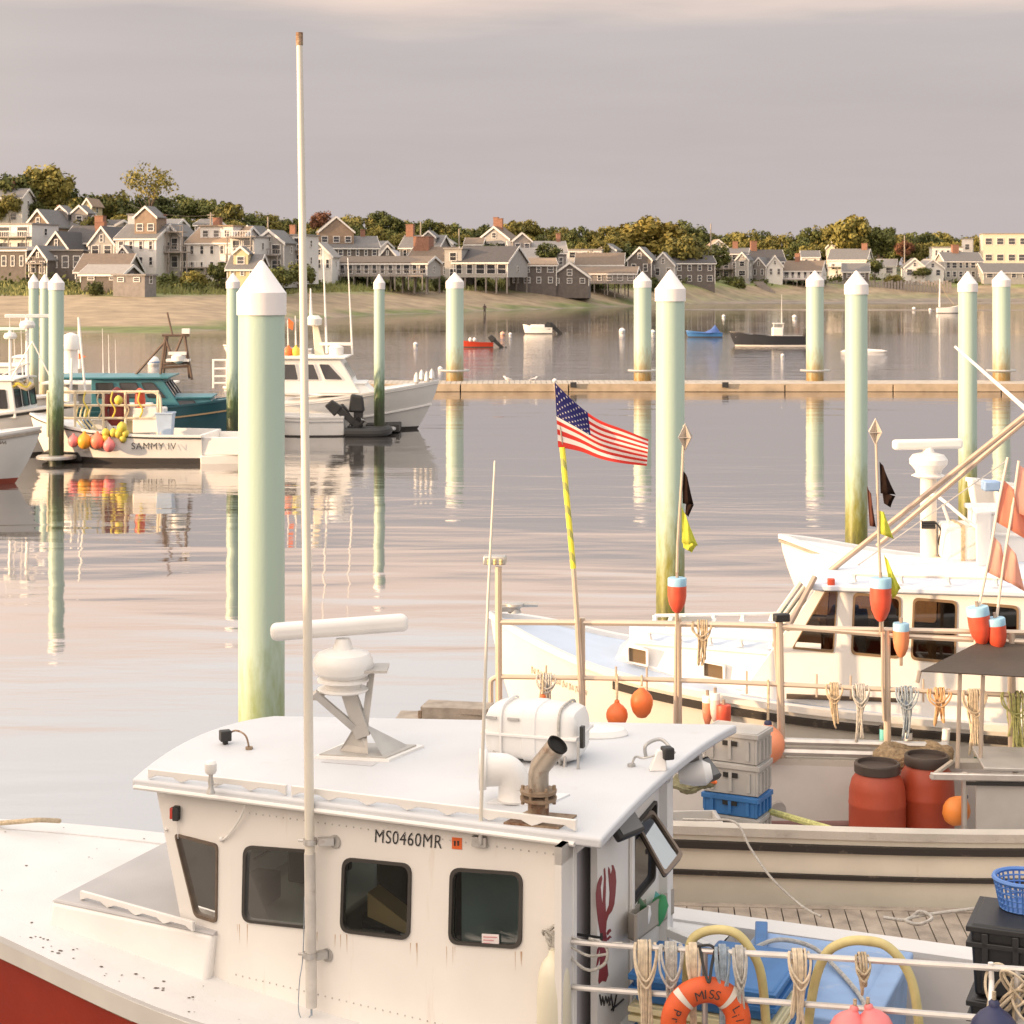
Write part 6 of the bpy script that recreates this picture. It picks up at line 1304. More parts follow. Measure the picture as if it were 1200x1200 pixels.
# ---- what hangs on the rack
def hank(px, y, length, w, m, label, rail=lo, n=6, seed=0, Y=None, group='rope hanks hung on the pipe rack', r=.010, point=None):
    rr = random.Random(int(px) + seed); P0 = point if point is not None else PR(px, rail(px)); t = thing('rope_hank', label, 'rope', P0, 0, group)
    k = (Y or 21.2) / 2200; L = length * k; W = w * k
    for i in range(n):                                # loops slung over the pipe
        x = (i / max(1, n - 1) - .5) * W * .52 + rr.uniform(-.05, .05) * W; l_ = L * rr.uniform(.6, 1.0); dx = rr.uniform(-.45, .45) * W
        pts = [(x, .04, -.12 * L), (x, .045, .0), (x, .0, .045), (x, -.05, .0), (x * .95, -.065, -.15 * L), (x * .85 + dx * .15, -.06, -.5 * l_), (x * .9 + dx * .5, -.05, -.92 * l_), (x * .6 + dx * .6, -.04, -l_), (x * .5 + dx * .3, -.02, -.9 * l_), (x * .8 - dx * .2, .0, -.45 * l_), (x * .9, .035, -.12 * L)]
        MB().tube(spline([P0 + Vector(p) for p in pts], 4), r, 6, closed=True).build('loop', m, t)
    for i in range(2):                                # bights slung round the strands under the pipe
        z = -.10 * L - i * .018; s_ = rr.uniform(.85, 1.2); e = rr.uniform(-.1, .1) * W
        MB().tube(spline([P0 + Vector(p) for p in ((-W * .5 * s_, 0, .03), (-W * .58 * s_, -.05, -.02), (-W * .46 * s_ + e, -.085, z * 1.5), (e, -.10, z * 2.6), (W * .40 * s_ + e, -.085, z * 1.7), (W * .58 * s_, -.05, -.02), (W * .5 * s_, 0, .03))], 4), r, 6).build('turn', m, t)
    return t
hank(640, 793, 45, 22, M_rope2, 'grey rope hank at the left end of the lower rail over an orange buoy')
hank(822, 731, 48, 20, M_rope, 'tan rope hank on the upper rail right of the diamond topped marker', up)
hank(977, 806, 48, 17, M_rope, 'short tan rope hank on the lower rail, first right of the brown post'); hank(1008, 806, 62, 18, M_rope2, 'grey tan rope hank on the lower rail, second right of the brown post')
hank(1062, 808, 60, 20, M_ropeb, 'blue grey rope hank on the lower rail'); hank(1100, 811, 42, 20, mat('orange_tan_rope', (.55, .34, .17), .85, var=.2, vs_=30), 'short orange tan rope hank under the tarpaulin corner', n=5)
hank(1141, 813, 80, 22, mat('cream_rope', (.62, .52, .38), .85, var=.2, vs_=30), 'long cream rope hank below the tarpaulin', n=8); hank(1190, 815, 75, 30, M_ropey, 'thick yellow green rope hank at the right edge', n=9)
def bullet(px, ytop, ybot, wpx, Y, label, m=M_red, mt=M_lblue, band=.22, group='bullet shaped marker buoys', up_=True, tilt=0):
    k = Y / 2200; h = (ybot - ytop) * k; r = wpx * k / 2; c = P(px, ytop, Y); t = thing('marker_buoy', label, 'buoy', c, 0, group); M = Matrix.Rotation(tilt, 3, 'Y')
    MB().lathe([(r * .25, -h), (r * .5, -h * .94), (r * .86, -h * .74), (r, -h * .52), (r, -h * band)], c, 20, M=M).build('body', m, t, smooth=40)
    MB().lathe([(r * 1.01, -h * band - .002), (r * 1.01, -.01), (r * .95, 0), (.02, .002)], c, 20, M=M).build('painted_top', mt, t, smooth=40)
    MB().tube([c + M @ Vector((0, 0, .06)), c + M @ Vector((0, 0, -h * 1.25))], .018, 6).build('spindle', M_boom, t)
    return t
def marker(px, ytop, pole, buoy, label, flags=(), diamond=True, mp=M_rack):
    Y0 = far2(px) - .06; t = thing('marker_pole', label, 'marker', P(pole[-1][0], pole[-1][1], Y0), 0, 'marker poles with flags tied to the rack')
    MB().tube([P(x, y, Y0) for x, y in pole], .016, 8).build('pole', mp, t)
    if diamond:
        k = Y0 / 2200; c = P(px, ytop + 16, Y0); hw, hh = 11 * k, 16 * k; b = MB()
        M = Matrix.Rotation(R(35), 3, 'Z')
        for ax in range(3):                           # three crossed plates of a radar reflector
            q = [(hw, 0, 0), (0, 0, hh), (-hw, 0, 0), (0, 0, -hh)] if ax == 0 else [(0, hw, 0), (0, 0, hh), (0, -hw, 0), (0, 0, -hh)] if ax == 1 else [(hw, 0, 0), (0, hw, 0), (-hw, 0, 0), (0, -hw, 0)]
            nn = Vector((0, 1, 0)) if ax == 0 else Vector((1, 0, 0)) if ax == 1 else Vector((0, 0, 1)); b.slab([c + M @ Vector(p) for p in q], [], M @ nn, .006)
        b.build('radar_reflector', mat('tin_reflector', (.55, .50, .45), .35, metal=.7), t, smooth=0)
    for (name_, m, q) in flags:
        n = 6; b = MB()                               # a hanging cloth: quad swept with folds
        for i in range(n + 1):
            for j in range(n + 1):
                u, v = i / n, j / n; p = lerp(lerp(P(*q[0], Y0), P(*q[1], Y0), u), lerp(P(*q[3], Y0), P(*q[2], Y0), u), v); p.y += .05 * math.sin(u * 7 + v * 2) * u; b.v.append(p)
        for i in range(n):
            for j in range(n): a = i * (n + 1) + j; b.f.append([a, a + n + 1, a + n + 2, a + 1]); b.m.append(0)
        o = b.build(name_, m, t, smooth=60); so_ = o.modifiers.new('thick', 'SOLIDIFY'); so_.thickness = .004
    return t
def cloth_mat(name, c, tr=.35):
    m = bpy.data.materials.new(name); m.use_nodes = True; t_ = m.node_tree; n = t_.nodes; l = t_.links; n.clear(); o = n.new('ShaderNodeOutputMaterial'); d = n.new('ShaderNodeBsdfDiffuse'); d.inputs[0].default_value = c + (1,); g = n.new('ShaderNodeBsdfTranslucent'); g.inputs[0].default_value = c + (1,); x = n.new('ShaderNodeMixShader'); x.inputs[0].default_value = tr
    l.new(d.outputs[0], x.inputs[1]); l.new(g.outputs[0], x.inputs[2]); l.new(x.outputs[0], o.inputs[0]); return m
C_black = cloth_mat('black_flag_cloth', (.035, .022, .018)); C_lime = cloth_mat('lime_flag_cloth', (.70, .72, .12)); C_pink = cloth_mat('faded_pink_cloth', (.88, .56, .46), .5); C_coral = cloth_mat('coral_cloth', (.84, .40, .29), .5); C_brown = cloth_mat('brown_flag_cloth', (.16, .07, .055))
marker(803, 496, [(802, 498), (799, 560), (794, 640), (793, 690), (791, 860)], None, 'marker pole with grey diamond reflector, black and lime flags, left one', [('black_flag', C_black, [(800, 550), (806, 560), (813, 592), (800, 590)]), ('black_flag', C_black, [(804, 588), (813, 592), (807, 606), (803, 602)]), ('lime_flag', C_lime, [(799, 594), (806, 610), (818, 640), (799, 636)]), ('lime_flag', C_lime, [(800, 634), (818, 638), (811, 648), (801, 642)])])
bullet(793.5, 677, 718, 22, far2(793) - .1, 'red and pale blue marker buoy on the left diamond topped pole')
marker(1026, 490, [(1026, 493), (1028, 560), (1030, 640), (1032, 680), (1034, 728), (1034, 800), (1036, 845)], None, 'marker pole with dark diamond reflector, black flag and torn lime rags, before the green pile', [('black_flag', C_black, [(1031, 541), (1036, 548), (1050, 580), (1032, 578)]), ('black_flag', C_black, [(1034, 576), (1050, 582), (1044, 595), (1036, 590)]), ('brown_flag', C_brown, [(1016, 570), (1021, 580), (1027, 618), (1019, 616)]), ('lime_flag', C_lime, [(1029, 598), (1036, 600), (1048, 632), (1028, 624)]), ('lime_flag', C_lime, [(1036, 650), (1042, 660), (1056, 690), (1046, 702)])])
bullet(1032, 677, 728, 25, far2(1032) - .1, 'largest red marker buoy with pale blue top, in front of the wheelhouse windows')
bullet(1056, 730, 770, 19, far2(1056) - .1, 'faded orange marker buoy tied to the upper rail beside the largest one', mat('faded_orange_paint', (.62, .22, .1), .5, c2=(.6, .45, .35), c2amt=.35, c2scale=8)); bullet(1145, 711, 756, 26, far2(1145) - .12, 'red marker buoy with pale blue top above the tarpaulin, left of two', tilt=R(-8)); bullet(1166, 724, 762, 23, far2(1166) - .12, 'red marker buoy with pale blue top above the tarpaulin, right of two', tilt=R(-6))
M_ppole = mat('pale_fibreglass_pole', (.72, .60, .50), .4)
marker(1180, 540, [(1181, 536), (1170, 590), (1160, 650), (1147, 712), (1142, 760)], None, 'leaning marker pole with coral and pink flags at the right edge, left one', [('coral_flag', C_coral, [(1176, 562), (1190, 576), (1216, 640), (1168, 612)]), ('pink_flag', C_pink, [(1163, 626), (1174, 640), (1184, 684), (1156, 670)])], False, M_ppole)
marker(1192, 560, [(1194, 540), (1186, 600), (1176, 660), (1168, 724), (1166, 765)], None, 'leaning marker pole with pale pink flags at the right edge, right one', [('pink_flag', C_pink, [(1193, 544), (1212, 556), (1240, 622), (1186, 598)]), ('pink_flag', C_pink, [(1180, 636), (1192, 652), (1202, 694), (1175, 678)])], False, M_ppole)
# orange buoys slung under the lower rail
def slung(px, yc, r_px, label, m=M_orange, sc=1.15, collar=True):
    Y = far2(px) - .14; k = Y / 2200; t = pball(P(px, yc, Y), r_px * k, m, label, 'ball buoys hung along the rack', sc=sc, collar=collar); a = PR(px, lo(px)); MB().tube([P(px, yc, Y) + Vector((0, 0, r_px * k * 1.4)), a + Vector((0, -.05, 0)), a + Vector((0, 0, .04))], .014, 6).build('line', M_rope, t)
slung(636, 836, 16, 'orange ball buoy half hidden by the white canister'); slung(723, 838, 13, 'orange ball buoy with a blue knot, left of the larger long one', collar=True); slung(752, 822, 13.5, 'larger long orange buoy hung close under the lower rail', sc=1.5, collar=False)
slung(900, 872, 20, 'faded orange ball buoy with navy collar beside the grey fish box stack', mat('faded_orange_vinyl', (.80, .30, .16), .45), collar='navy')
bullet(829, 815, 850, 12, 21.1, 'orange white and blue striped net float under the lower rail', mat('striped_float', (.75, .25, .14), .5, c2=(.7, .6, .55), c2amt=.45, c2scale=9), M_whitefar); bullet(838, 812, 846, 12, 21.0, 'whitish worn net float between the striped and the red one', mat('worn_white_float', (.70, .55, .48), .5, c2=(.7, .25, .15), c2amt=.3, c2scale=9), M_whitefar); bullet(848, 826, 864, 17, 20.95, 'plain red net float right of the striped one', M_red, M_red)
for px, y0, y1, w_, m, lb in ((1035, 852, 884, 9, mat('turquoise_tube', (.16, .52, .50), .4), 'turquoise capped tube float standing under the marker pole'), (1064, 856, 888, 10, M_whitefar, 'white capped tube float below the blue grey hank'), (1106, 856, 892, 9, M_whitefar, 'white tube float leaning below the orange tan hank'), (1146, 866, 896, 9, mat('dark_green_tube', (.03, .12, .06), .4), 'dark green tube float below the cream hank')):
    Y = 21.15; t = thing('tube_float', lb, 'float', P(px, y0, Y)); MB().tube([P(px, y1, Y), P(px + (3 if px == 1106 else 0), y0, Y)], w_ / 2 * Y / 2200, 14).build('tube', m, t); MB().tube([P(px + (3 if px == 1106 else 0), y0 + 2, Y), P(px + (3 if px == 1106 else 0), y0 - 2, Y)], w_ / 2 * Y / 2200 * 1.08, 14).build('cap', M_black if px != 1106 else M_whitefar, t)
# ---- the flag
fg = thing('flag', 'small stars and stripes flag flying on a yellow wrapped pole', 'flag', PR(683, 835)); Yg = far2(672) - .08
MB().tube([P(683, 850, Yg), P(676, 720, Yg), P(672, 664, Yg)], .03, 8).build('lower_pole', M_rack, fg)
def stripe_mat():
    m = bpy.data.materials.new('yellow_wrapped_pole'); m.use_nodes = True; t = m.node_tree; b = t.nodes['Principled BSDF']; w = t.nodes.new('ShaderNodeTexWave'); w.bands_direction = 'DIAGONAL'; w.inputs['Scale'].default_value = 2.6; co = t.nodes.new('ShaderNodeTexCoord'); t.links.new(co.outputs['Object'], w.inputs[0]); r = t.nodes.new('ShaderNodeValToRGB'); r.color_ramp.interpolation = 'CONSTANT'
    r.color_ramp.elements[0].color = (.72, .66, .06, 1); r.color_ramp.elements[1].position = .72; r.color_ramp.elements[1].color = (.35, .36, .10, 1); t.links.new(w.outputs[0], r.inputs[0]); t.links.new(r.outputs[0], b.inputs['Base Color']); b.inputs['Roughness'].default_value = .5; return m
MB().tube([P(672, 666, Yg), P(663, 570, Yg), P(659, 524, Yg)], .033, 10).build('wrapped_pole', stripe_mat(), fg)
MB().tube([P(660, 530, Yg), P(650, 449, Yg)], .014, 8).build('staff', M_wood, fg); MB().ball(P(650, 446, Yg), .025, 10, 6).build('finial', M_whitefar, fg)
NX, NY = 52, 39
top = [(650, 448), (672, 470), (700, 491), (730, 503), (760, 515)]; bot = [(654, 524), (680, 529), (705, 538), (730, 543), (758, 546)]
def crv(pts, t): q = spline([(x, y, 0) for x, y in pts], 10); f = t * (len(q) - 1); i = min(int(f), len(q) - 2); return lerp(q[i], q[i + 1], f - i)
b = MB(); vs = []
for i in range(NX + 1):
    u = i / NX; a = crv(top, u); c = crv(bot, u)
    for j in range(NY + 1):
        v = j / NY; vv = v + .05 * math.sin(v * 6.283) * (1 - u); p = lerp(c, a, vv); dep = Yg - .02 + .10 * u * math.sin(u * 7 + v * 5.5) + .08 * u * math.sin(v * 9); b.v.append(P(p.x, p.y, dep))
US = [(.018, .014), ]
def flagcol(u, v):
    if u < .41 and v > 6 / 13: return 2
    return 0 if int(v * 13 + 1e-6) % 2 == 0 else 1
for i in range(NX):
    for j in range(NY): a = i * (NY + 1) + j; b.f.append([a, a + NY + 1, a + NY + 2, a + 1]); b.m.append(flagcol((i + .5) / NX, (j + .5) / NY))
fo = b.build('cloth', [cloth_mat('flag_red', (.62, .06, .05)), cloth_mat('flag_white', (.80, .76, .72)), cloth_mat('flag_blue', (.035, .035, .14))], fg, smooth=80)
sb = MB(); 
def fp(u, v): a = crv(top, u); c = crv(bot, u); vv = v + .05 * math.sin(v * 6.283) * (1 - u); p = lerp(c, a, vv); dep = Yg - .02 + .10 * u * math.sin(u * 7 + v * 5.5) + .08 * u * math.sin(v * 9); return P(p.x, p.y, dep - .006)
for r_ in range(9):
    for c_ in range(6 if r_ % 2 == 0 else 5):
        u = .41 * ((c_ + .5 + (0 if r_ % 2 == 0 else .5)) / 6); v = 6 / 13 + 7 / 13 * ((r_ + .6) / 9.2); q = []
        for s_ in range(10):
            rad = (.019 if s_ % 2 == 0 else .008); an = s_ * math.pi / 5 + math.pi / 2; q.append(fp(u + rad * .62 * math.cos(an), v + rad * 1.15 * math.sin(an)))
        sb.add([fp(u, v)] + q, [(0, 1 + i, 1 + (i + 1) % 10) for i in range(10)])
tag(sb.build('stars', bpy.data.materials['flag_white'], fg, smooth=0), kind='stuff')
# ================================================================ float between the near boat and the working boat
fd = thing('finger_float', 'weathered plank float lying between the nearest boat and the cream workboat', 'dock', (4, 17.5, 0), R(-4))
fm = fd.matrix_basis
for i in range(62):
    x = -4.4 + i * .152; rr = random.Random(i)
    MB().box((x, rr.uniform(-.02, .02) + .05, .43 + rr.uniform(-.006, .006)), (.14, 1.15, .045)).build('plank', M_wood, fd, local=True, smooth=0)
for y in (-.56, .66): MB().box((.25, y, .36), (9.5, .1, .2)).build('stringer', M_wood, fd, local=True, smooth=0)
MB().box((.25, .05, .1), (9.4, 1.1, .45)).build('float_body', M_black, fd, local=True, smooth=0)

# ================================================================ nearest boat: white wheelhouse, red hull
O1 = Vector((-2.435, 15.555, 0)); AX = R(-22)
b1_ = thing('lobster_boat', 'nearest white lobster boat with red hull, numbered on its wheelhouse side', 'boat', O1, AX)
m1 = b1_.matrix_basis; B1 = lambda x, y, z: m1 @ Vector((x, y, z)); U1 = (m1.to_3x3() @ Vector((1, 0, 0))); V1 = (m1.to_3x3() @ Vector((0, 1, 0))); ZU = Vector((0, 0, 1))
LB = 12.4; XB = -4.05
def s1(u): return (u - XB) / LB
W1 = [(0, 0), (.02, .28), (s1(-2.9), .86), (s1(-1.2), 1.36), (s1(.8), 1.80), (s1(2.5), 1.93), (s1(6), 1.88), (1, 1.7)]
Z1 = [(0, 1.62), (s1(-2.9), 1.52), (s1(-1.2), 1.42), (s1(.8), 1.22), (s1(2.5), 1.16), (s1(6), 1.16), (1, 1.2)]
sub = thing('tmp', 'x', 'x', B1(XB, 0, 0), AX)         # build in a frame at the bow, then hand the parts to the boat
M_hull1 = M_red_hull
M_wd = mat('chipped_white_deck', (.645, .64, .635), .55, var=.05, c2=(.22, .17, .13), c2amt=.10, c2scale=16, bump=.12, bscale=50)
M_gw = mat('worn_white_rail', (.62, .59, .54), .55, var=.08, c2=(.22, .17, .12), c2amt=.22, c2scale=5)
boat(sub, LB, W1, Z1, .9, mh=M_hull1, mboot=M_hull1, mdeck=M_wd, mcap=M_wd, s0=s1(3.95), zf=.5, cap=.26, capth=.02, rubs=(), inner=M_in2, S=44, T=9)
zs, w, pt = hull_fn(LB, W1, Z1, .9, .3, .86)
def rubstrip(name, dz, hh, th, m, s_from=0, s_to=1):
    b = MB()
    for sg in (-1, 1):
        base = len(b.v); n = 60
        for i in range(n + 1):
            s = lerp(s_from, s_to, i / n); z = zs(s) - dz; p = pt(s, (z + .3) / (zs(s) + .3), sg)
            for (o, q) in ((-.02, hh), (th, hh * .85), (th, -hh * .85), (-.02, -hh)): b.v.append(p + Vector((-max(0, o) if s == 0 else 0, sg * o, q)))
        for i in range(n):
            for q in range(4): a = base + i * 4; b.f.append([a + q, a + (q + 1) % 4, a + 4 + (q + 1) % 4, a + 4 + q]); b.m.append(0)
    b.build(name, m, sub, local=True, smooth=40)
rubstrip('rub_rail', .085, .085, .05, M_gw); rubstrip('chafe_strip', .165, .014, .052, M_rust, 0, .35)
sub.location = (0, 0, 0)
for ch in list(sub.children):
    ch.data.transform(Matrix.Translation((XB, 0, 0))); ch.parent = b1_
bpy.data.objects.remove(sub)
# a black waist strip where bulwark meets deck on the far side
# ---- trunk cabin in front of the wheelhouse
b = MB(); tp = [(-.95, -.98), (.66, -1.17), (.66, 1.17), (-.95, .98)]
b.hexa([B1(x - .05, y * 1.03, 1.2) for x, y in tp], [B1(x, y, 1.60) for x, y in tp]); tr1 = b.build('trunk_cabin', M_white, b1_, bevel=.04, segs=3)
b = MB(); b.hexa([B1(x, y, 1.590) for x, y in tp], [B1(x + (.03 if x < 0 else 0), y * .985, 1.612) for x, y in tp]); b.build('trunk_top', M_grey, tr1, bevel=.008)
def fancy_grab(p0, p1, n, parent, m=M_white, h=.055, name='grab_rail'):   # scalloped timber hand rail
    b = MB(); d = (p1 - p0); L = d.length; d.normalize(); steps = n * 8; th = .028; nr = d.cross(ZU).normalized() * th / 2
    for i in range(steps + 1):
        t = i / steps; ph = (t * n) % 1.0; ph = 0 if i == steps else ph; foot = max(0, 1 - min(ph, 1 - ph) * 4.5); zlo = h * .42 * (1 - foot ** .7) ; p = p0 + d * (t * L)
        b.v += [p + nr + ZU * zlo, p - nr + ZU * zlo, p - nr + ZU * h, p + nr + ZU * h]
    for i in range(steps):
        for q in range(4): a = i * 4; b.f.append([a + q, a + (q + 1) % 4, a + 4 + (q + 1) % 4, a + 4 + q]); b.m.append(0)
    b.f += [[0, 1, 2, 3], [steps * 4 + 3, steps * 4 + 2, steps * 4 + 1, steps * 4]]; b.m += [0, 0]
    b.build(name, m, parent, smooth=0, bevel=.004)
fancy_grab(B1(-.72, -.90, 1.61), B1(.50, -1.19, 1.61), 4, tr1, h=.075); fancy_grab(B1(-.72, .90, 1.61), B1(.50, 1.19, 1.61), 4, tr1, h=.075)
b = MB(); b.hexa([B1(-.28, -.05, 1.615), B1(.12, -.12, 1.615), B1(.12, .45, 1.615), B1(-.28, .38, 1.615)], [B1(-.26, -.03, 1.63), B1(.12, -.12, 1.80), B1(.12, .45, 1.80), B1(-.26, .36, 1.63)]); b.build('hatch_shade', M_black, tr1)  # black wedge stands for the shade inside the open hatch
b = MB(); b.hexa([B1(-.32, -.09, 1.635), B1(.14, -.16, 1.83), B1(.14, .5, 1.83), B1(-.32, .42, 1.635)], [B1(-.32, -.09, 1.665), B1(.14, -.16, 1.86), B1(.14, .5, 1.86), B1(-.32, .42, 1.665)]); b.build('hatch_lid', M_white, tr1, bevel=.008)
# ---- wheelhouse walls
ZR0, ZR1 = 2.65, 2.80
def zroof(u): return lerp(ZR0, ZR1, (u + .05) / 3.9)
def hw(u): return lerp(1.03, 1.60, u / 3.75)
UA = 3.72                                             # after end of the side wall
M_wh = mat('white_wheelhouse_paint', (.75, .72, .68), .38, var=.05, vs_=1.4, c2=(.56, .43, .31), c2amt=.22, c2scale=1.0, streak=True, bump=.06, bscale=9)
a_ = B1(.80, -hw(.8), 0); c_ = B1(UA, -hw(UA), 0); dS = (c_ - a_).normalized(); nS = Vector((dS.y, -dS.x, 0))
def onside(px, py): return onpl(px, py, a_, nS)
wq = {1: [(286, 990), (368, 996), (367, 1089), (284, 1080)], 2: [(402, 1004), (483, 1012), (481, 1102), (399, 1092)], 3: [(528, 1016), (613, 1022), (612, 1112), (526, 1106)]}
loops = {k: rrect([onside(x, y) for x, y in q], .085, 6) for k, q in wq.items()}
outer = [B1(.80, -hw(.8), 1.15), B1(UA, -hw(UA), 1.05), B1(UA, -hw(UA), zroof(UA) + .02), B1(.80, -hw(.8), zroof(.8) + .02)]
b = MB(); b.slab(outer, [shrink(l, .012) for l in loops.values()], nS, .045)
# chamfered corner panel, leaning forward
cA, cB, cC, cD = B1(-.02, -.93, zroof(0)), B1(.80, -hw(.8), zroof(.8)), B1(.80, -hw(.8), 1.15), B1(.40, -1.02, 1.15)
nC = (cB - cA).cross(cC - cA); nC.normalize(); nC = nC if nC.y < 0 else -nC
cD = onpl(222, 1130, cA, nC); 
lc = rrect([onpl(x, y, cA, nC) for x, y in ((205, 976), (256, 989), (255, 1082), (229, 1074))], .045, 5)
b.slab([cA, cB, cC, cD], [shrink(lc, .010)], nC, .045)
# front wall, leaning forward, with two openings
fA, fB = B1(-.02, -.93, zroof(0)), B1(-.02, .93, zroof(0)); fC, fD = B1(.38, .93, 1.3), B1(.38, -.93, 1.3); nF = (fB - fA).cross(fD - fA).normalized(); nF = nF if nF.dot(U1) < 0 else -nF
def onfront(v, t): return lerp(lerp(fA, fB, v), lerp(fD, fC, v), t)
fl_ = [rrect([onfront(x0, .22), onfront(x1, .22), onfront(x1, .68), onfront(x0, .68)], .06, 5) for x0, x1 in ((.06, .47), (.53, .94))]
b.slab([fA, fB, fC, fD], [shrink(l, .012) for l in fl_], nF, .045)
# far side and its chamfer
UF2 = 2.35
far = [B1(.80, hw(.8), 1.15), B1(UF2, hw(UF2), 1.08), B1(UF2, hw(UF2), zroof(UF2) + .02), B1(.80, hw(.8), zroof(.8) + .02)]
nFar = (far[1] - far[0]).cross(far[3] - far[0]).normalized(); nFar = nFar if nFar.dot(V1) > 0 else -nFar
def onfar(u, t): return lerp(lerp(far[3], far[2], u), lerp(far[0], far[1], u), t)
ffl = [rrect([onfar(x0, .17), onfar(x1, .17), onfar(x1, .56), onfar(x0, .56)], .08, 5) for x0, x1 in ((.08, .46), (.54, .93))]
b.slab(far, [shrink(l, .012) for l in ffl], nFar, .045)
b.slab([B1(UF2, .40, .55), B1(UF2, hw(UF2), .55), B1(UF2, hw(UF2), zroof(UF2)), B1(UF2, .40, zroof(UF2))], [], U1, .045)
b.slab([B1(UF2 - .045, .34, .55), B1(UA - .02, .34, .55), B1(UA - .02, .34, zroof(UA)), B1(UF2 - .045, .34, zroof(UF2))], [], V1, .045)
b.slab([B1(-.02, .93, zroof(0)), B1(.80, hw(.8), zroof(.8)), B1(.80, hw(.8), 1.15), B1(.38, .93, 1.15)], [], (B1(.80, hw(.8), 2) - B1(-.02, .93, 2)).cross(ZU) * -1, .045)
wh1 = b.build('wheelhouse', M_wh, b1_, smooth=0)
M_gk = mat('black_window_gasket', (.03, .026, .022), .5, var=.2); M_gk2 = mat('rusty_window_gasket', (.12, .085, .06), .6, var=.25, vs_=9)
for k, l in loops.items(): window(wh1, l, nS, .030, .014, M_gk, M_glass, recess=.012)
window(wh1, lc, nC, .026, .014, M_gk2, glass_mat('corner_window_glass', (.22, .23, .20), .0), recess=.012)
for l in fl_: window(wh1, l, nF, .03, .014, M_gk, M_glass, recess=.012)
for l in ffl: window(wh1, l, nFar, .03, .014, M_gk, M_glass, recess=.012)
# inside
M_in = mat('grey_interior', (.52, .50, .46), .7, var=.06); M_dk = mat('dark_interior', (.05, .045, .04), .8); M_bl = mat('blue_grey_panel', (.30, .38, .41), .6)
b = MB(); b.box(B1(1.0, .0, 1.42), (.9, 1.9, .5), AX); b.build('dash_console', M_in, b1_, bevel=.03)
b = MB(); b.box(B1(.9, .1, 1.86), (.34, .5, .32), AX); b.box(B1(.75, -.62, 1.80), (.22, .3, .22), AX); b.build('instrument', M_dk, b1_, bevel=.02)
b = MB(); b.box(B1(1.7, .0, 1.95), (.28, .5, .75), AX); b.box(B1(1.6, .0, 1.5), (.5, .5, .12), AX); b.box(B1(1.6, 0, 1.25), (.12, .12, .5), AX); b.build('helm_seat', M_dk, b1_, bevel=.05)
b = MB(); b.box(B1(2.25, -.2, 1.65), (.04, 1.0, 1.5), AX); b.build('partition', M_dk, b1_); b = MB(); b.box(B1(2.9, -.55, 1.7), (.9, .05, 1.3), AX); b.build('inner_panel', M_bl, b1_); b = MB(); b.box(B1(2.55, -.95, 1.7), (.06, .06, 1.4), AX); b.build('inner_post', M_dk, b1_)
b = MB(); b.box(B1(3.15, -.62, 1.85), (.4, .03, .55), AX); b.build('chart', mat('paper_chart', (.5, .46, .36), .8, var=.2, vs_=8), b1_); b = MB(); b.hexa([B1(1.85, -.95, 1.82), B1(2.2, -.95, 1.72), B1(2.2, -.75, 1.72), B1(1.85, -.75, 1.82)], [B1(1.85, -.95, 2.0), B1(2.2, -.95, 1.80), B1(2.2, -.75, 1.80), B1(1.85, -.75, 2.0)]); b.build('chart_box', mat('brown_card', (.38, .26, .13), .8), b1_)
b = MB(); b.hexa([B1(-.2 + .6, -1.0, .9), B1(UA - .1, -1.5, .9), B1(UA - .1, .3, .9), B1(.4, 1.0, .9)], [B1(.4, -1.0, .95), B1(UA - .1, -1.5, .95), B1(UA - .1, .3, .95), B1(.4, 1.0, .95)]); b.build('cabin_sole', M_dk, b1_)
lp = [onside(x, y) for x, y in ((565, 1094), (585, 1095), (585, 1109), (565, 1108))]; b = MB(); b.slab([p + nS * .004 for p in lp], [], nS, .003); stk = b.build('sticker', mat('window_notice', (.72, .66, .66), .6), wh1, smooth=0)
b = MB()
for i in range(3): y = 1097 + i * 3.6; b.slab([onside(x, yy) + nS * .007 for x, yy in ((567, y), (583 - i * 4, y + .6), (583 - i * 4, y + 1.8), (567, y + 1.2))], [], nS, .002)
b.build('print', mat('pink_print', (.55, .25, .27), .6), stk, smooth=0)
# ---- after end: open doorway, lobster panel, big sliding window
aN = B1(UA, -hw(UA), 0); aF = B1(UA + .02, .34, 0); dA = (aF - aN).normalized(); nA = Vector((dA.y, -dA.x, 0)); nA = nA if nA.dot(U1) > 0 else -nA
def onaft(px, py): return onpl(px, py, aN, nA)
def AF(f, z): return lerp(aN, aF, f) + ZU * z
def fA_(px): p = onaft(px, 1000); return (p - aN).dot(dA) / (aF - aN).length
f_door0, f_door1 = fA_(658), fA_(700)
win_a = rrect([onaft(741, 968), onaft(768, 936), onaft(766, 1030), onaft(739, 1062)], .05, 5)
b = MB(); zt = zroof(UA) + .0
b.slab([AF(f_door1, .55), AF(1, .55), AF(1, zt), AF(f_door1, zt)], [shrink(win_a, .01)], nA, .05)
b.slab([AF(f_door0, zt - .12), AF(f_door1, zt - .12), AF(f_door1, zt), AF(f_door0, zt)], [], nA, .05)
b.slab([AF(0, .55), AF(f_door0, .55), AF(f_door0, zt), AF(0, zt)], [], nA, .05)
aft = b.build('after_bulkhead', M_wh, b1_, smooth=0)
b = MB(); b.slab([B1(UA - .12, -1.50, .5), B1(UA - .12, .25, .5), B1(UA - .12, .25, zt), B1(UA - .12, -1.50, zt)], [], U1, .04); b.build('inner_bulkhead', mat('lilac_grey', (.42, .40, .42), .6), b1_, smooth=0)  # evenly lilac grey sheet just inside the doorway
window(aft, win_a, nA, .03, .02, M_gk, M_farglass, recess=.01)
b = MB()
for f in (fA_(738), fA_(783)): b.box(AF(f, 1.65) + nA * .018, (.03, .05, 2.1), AX)
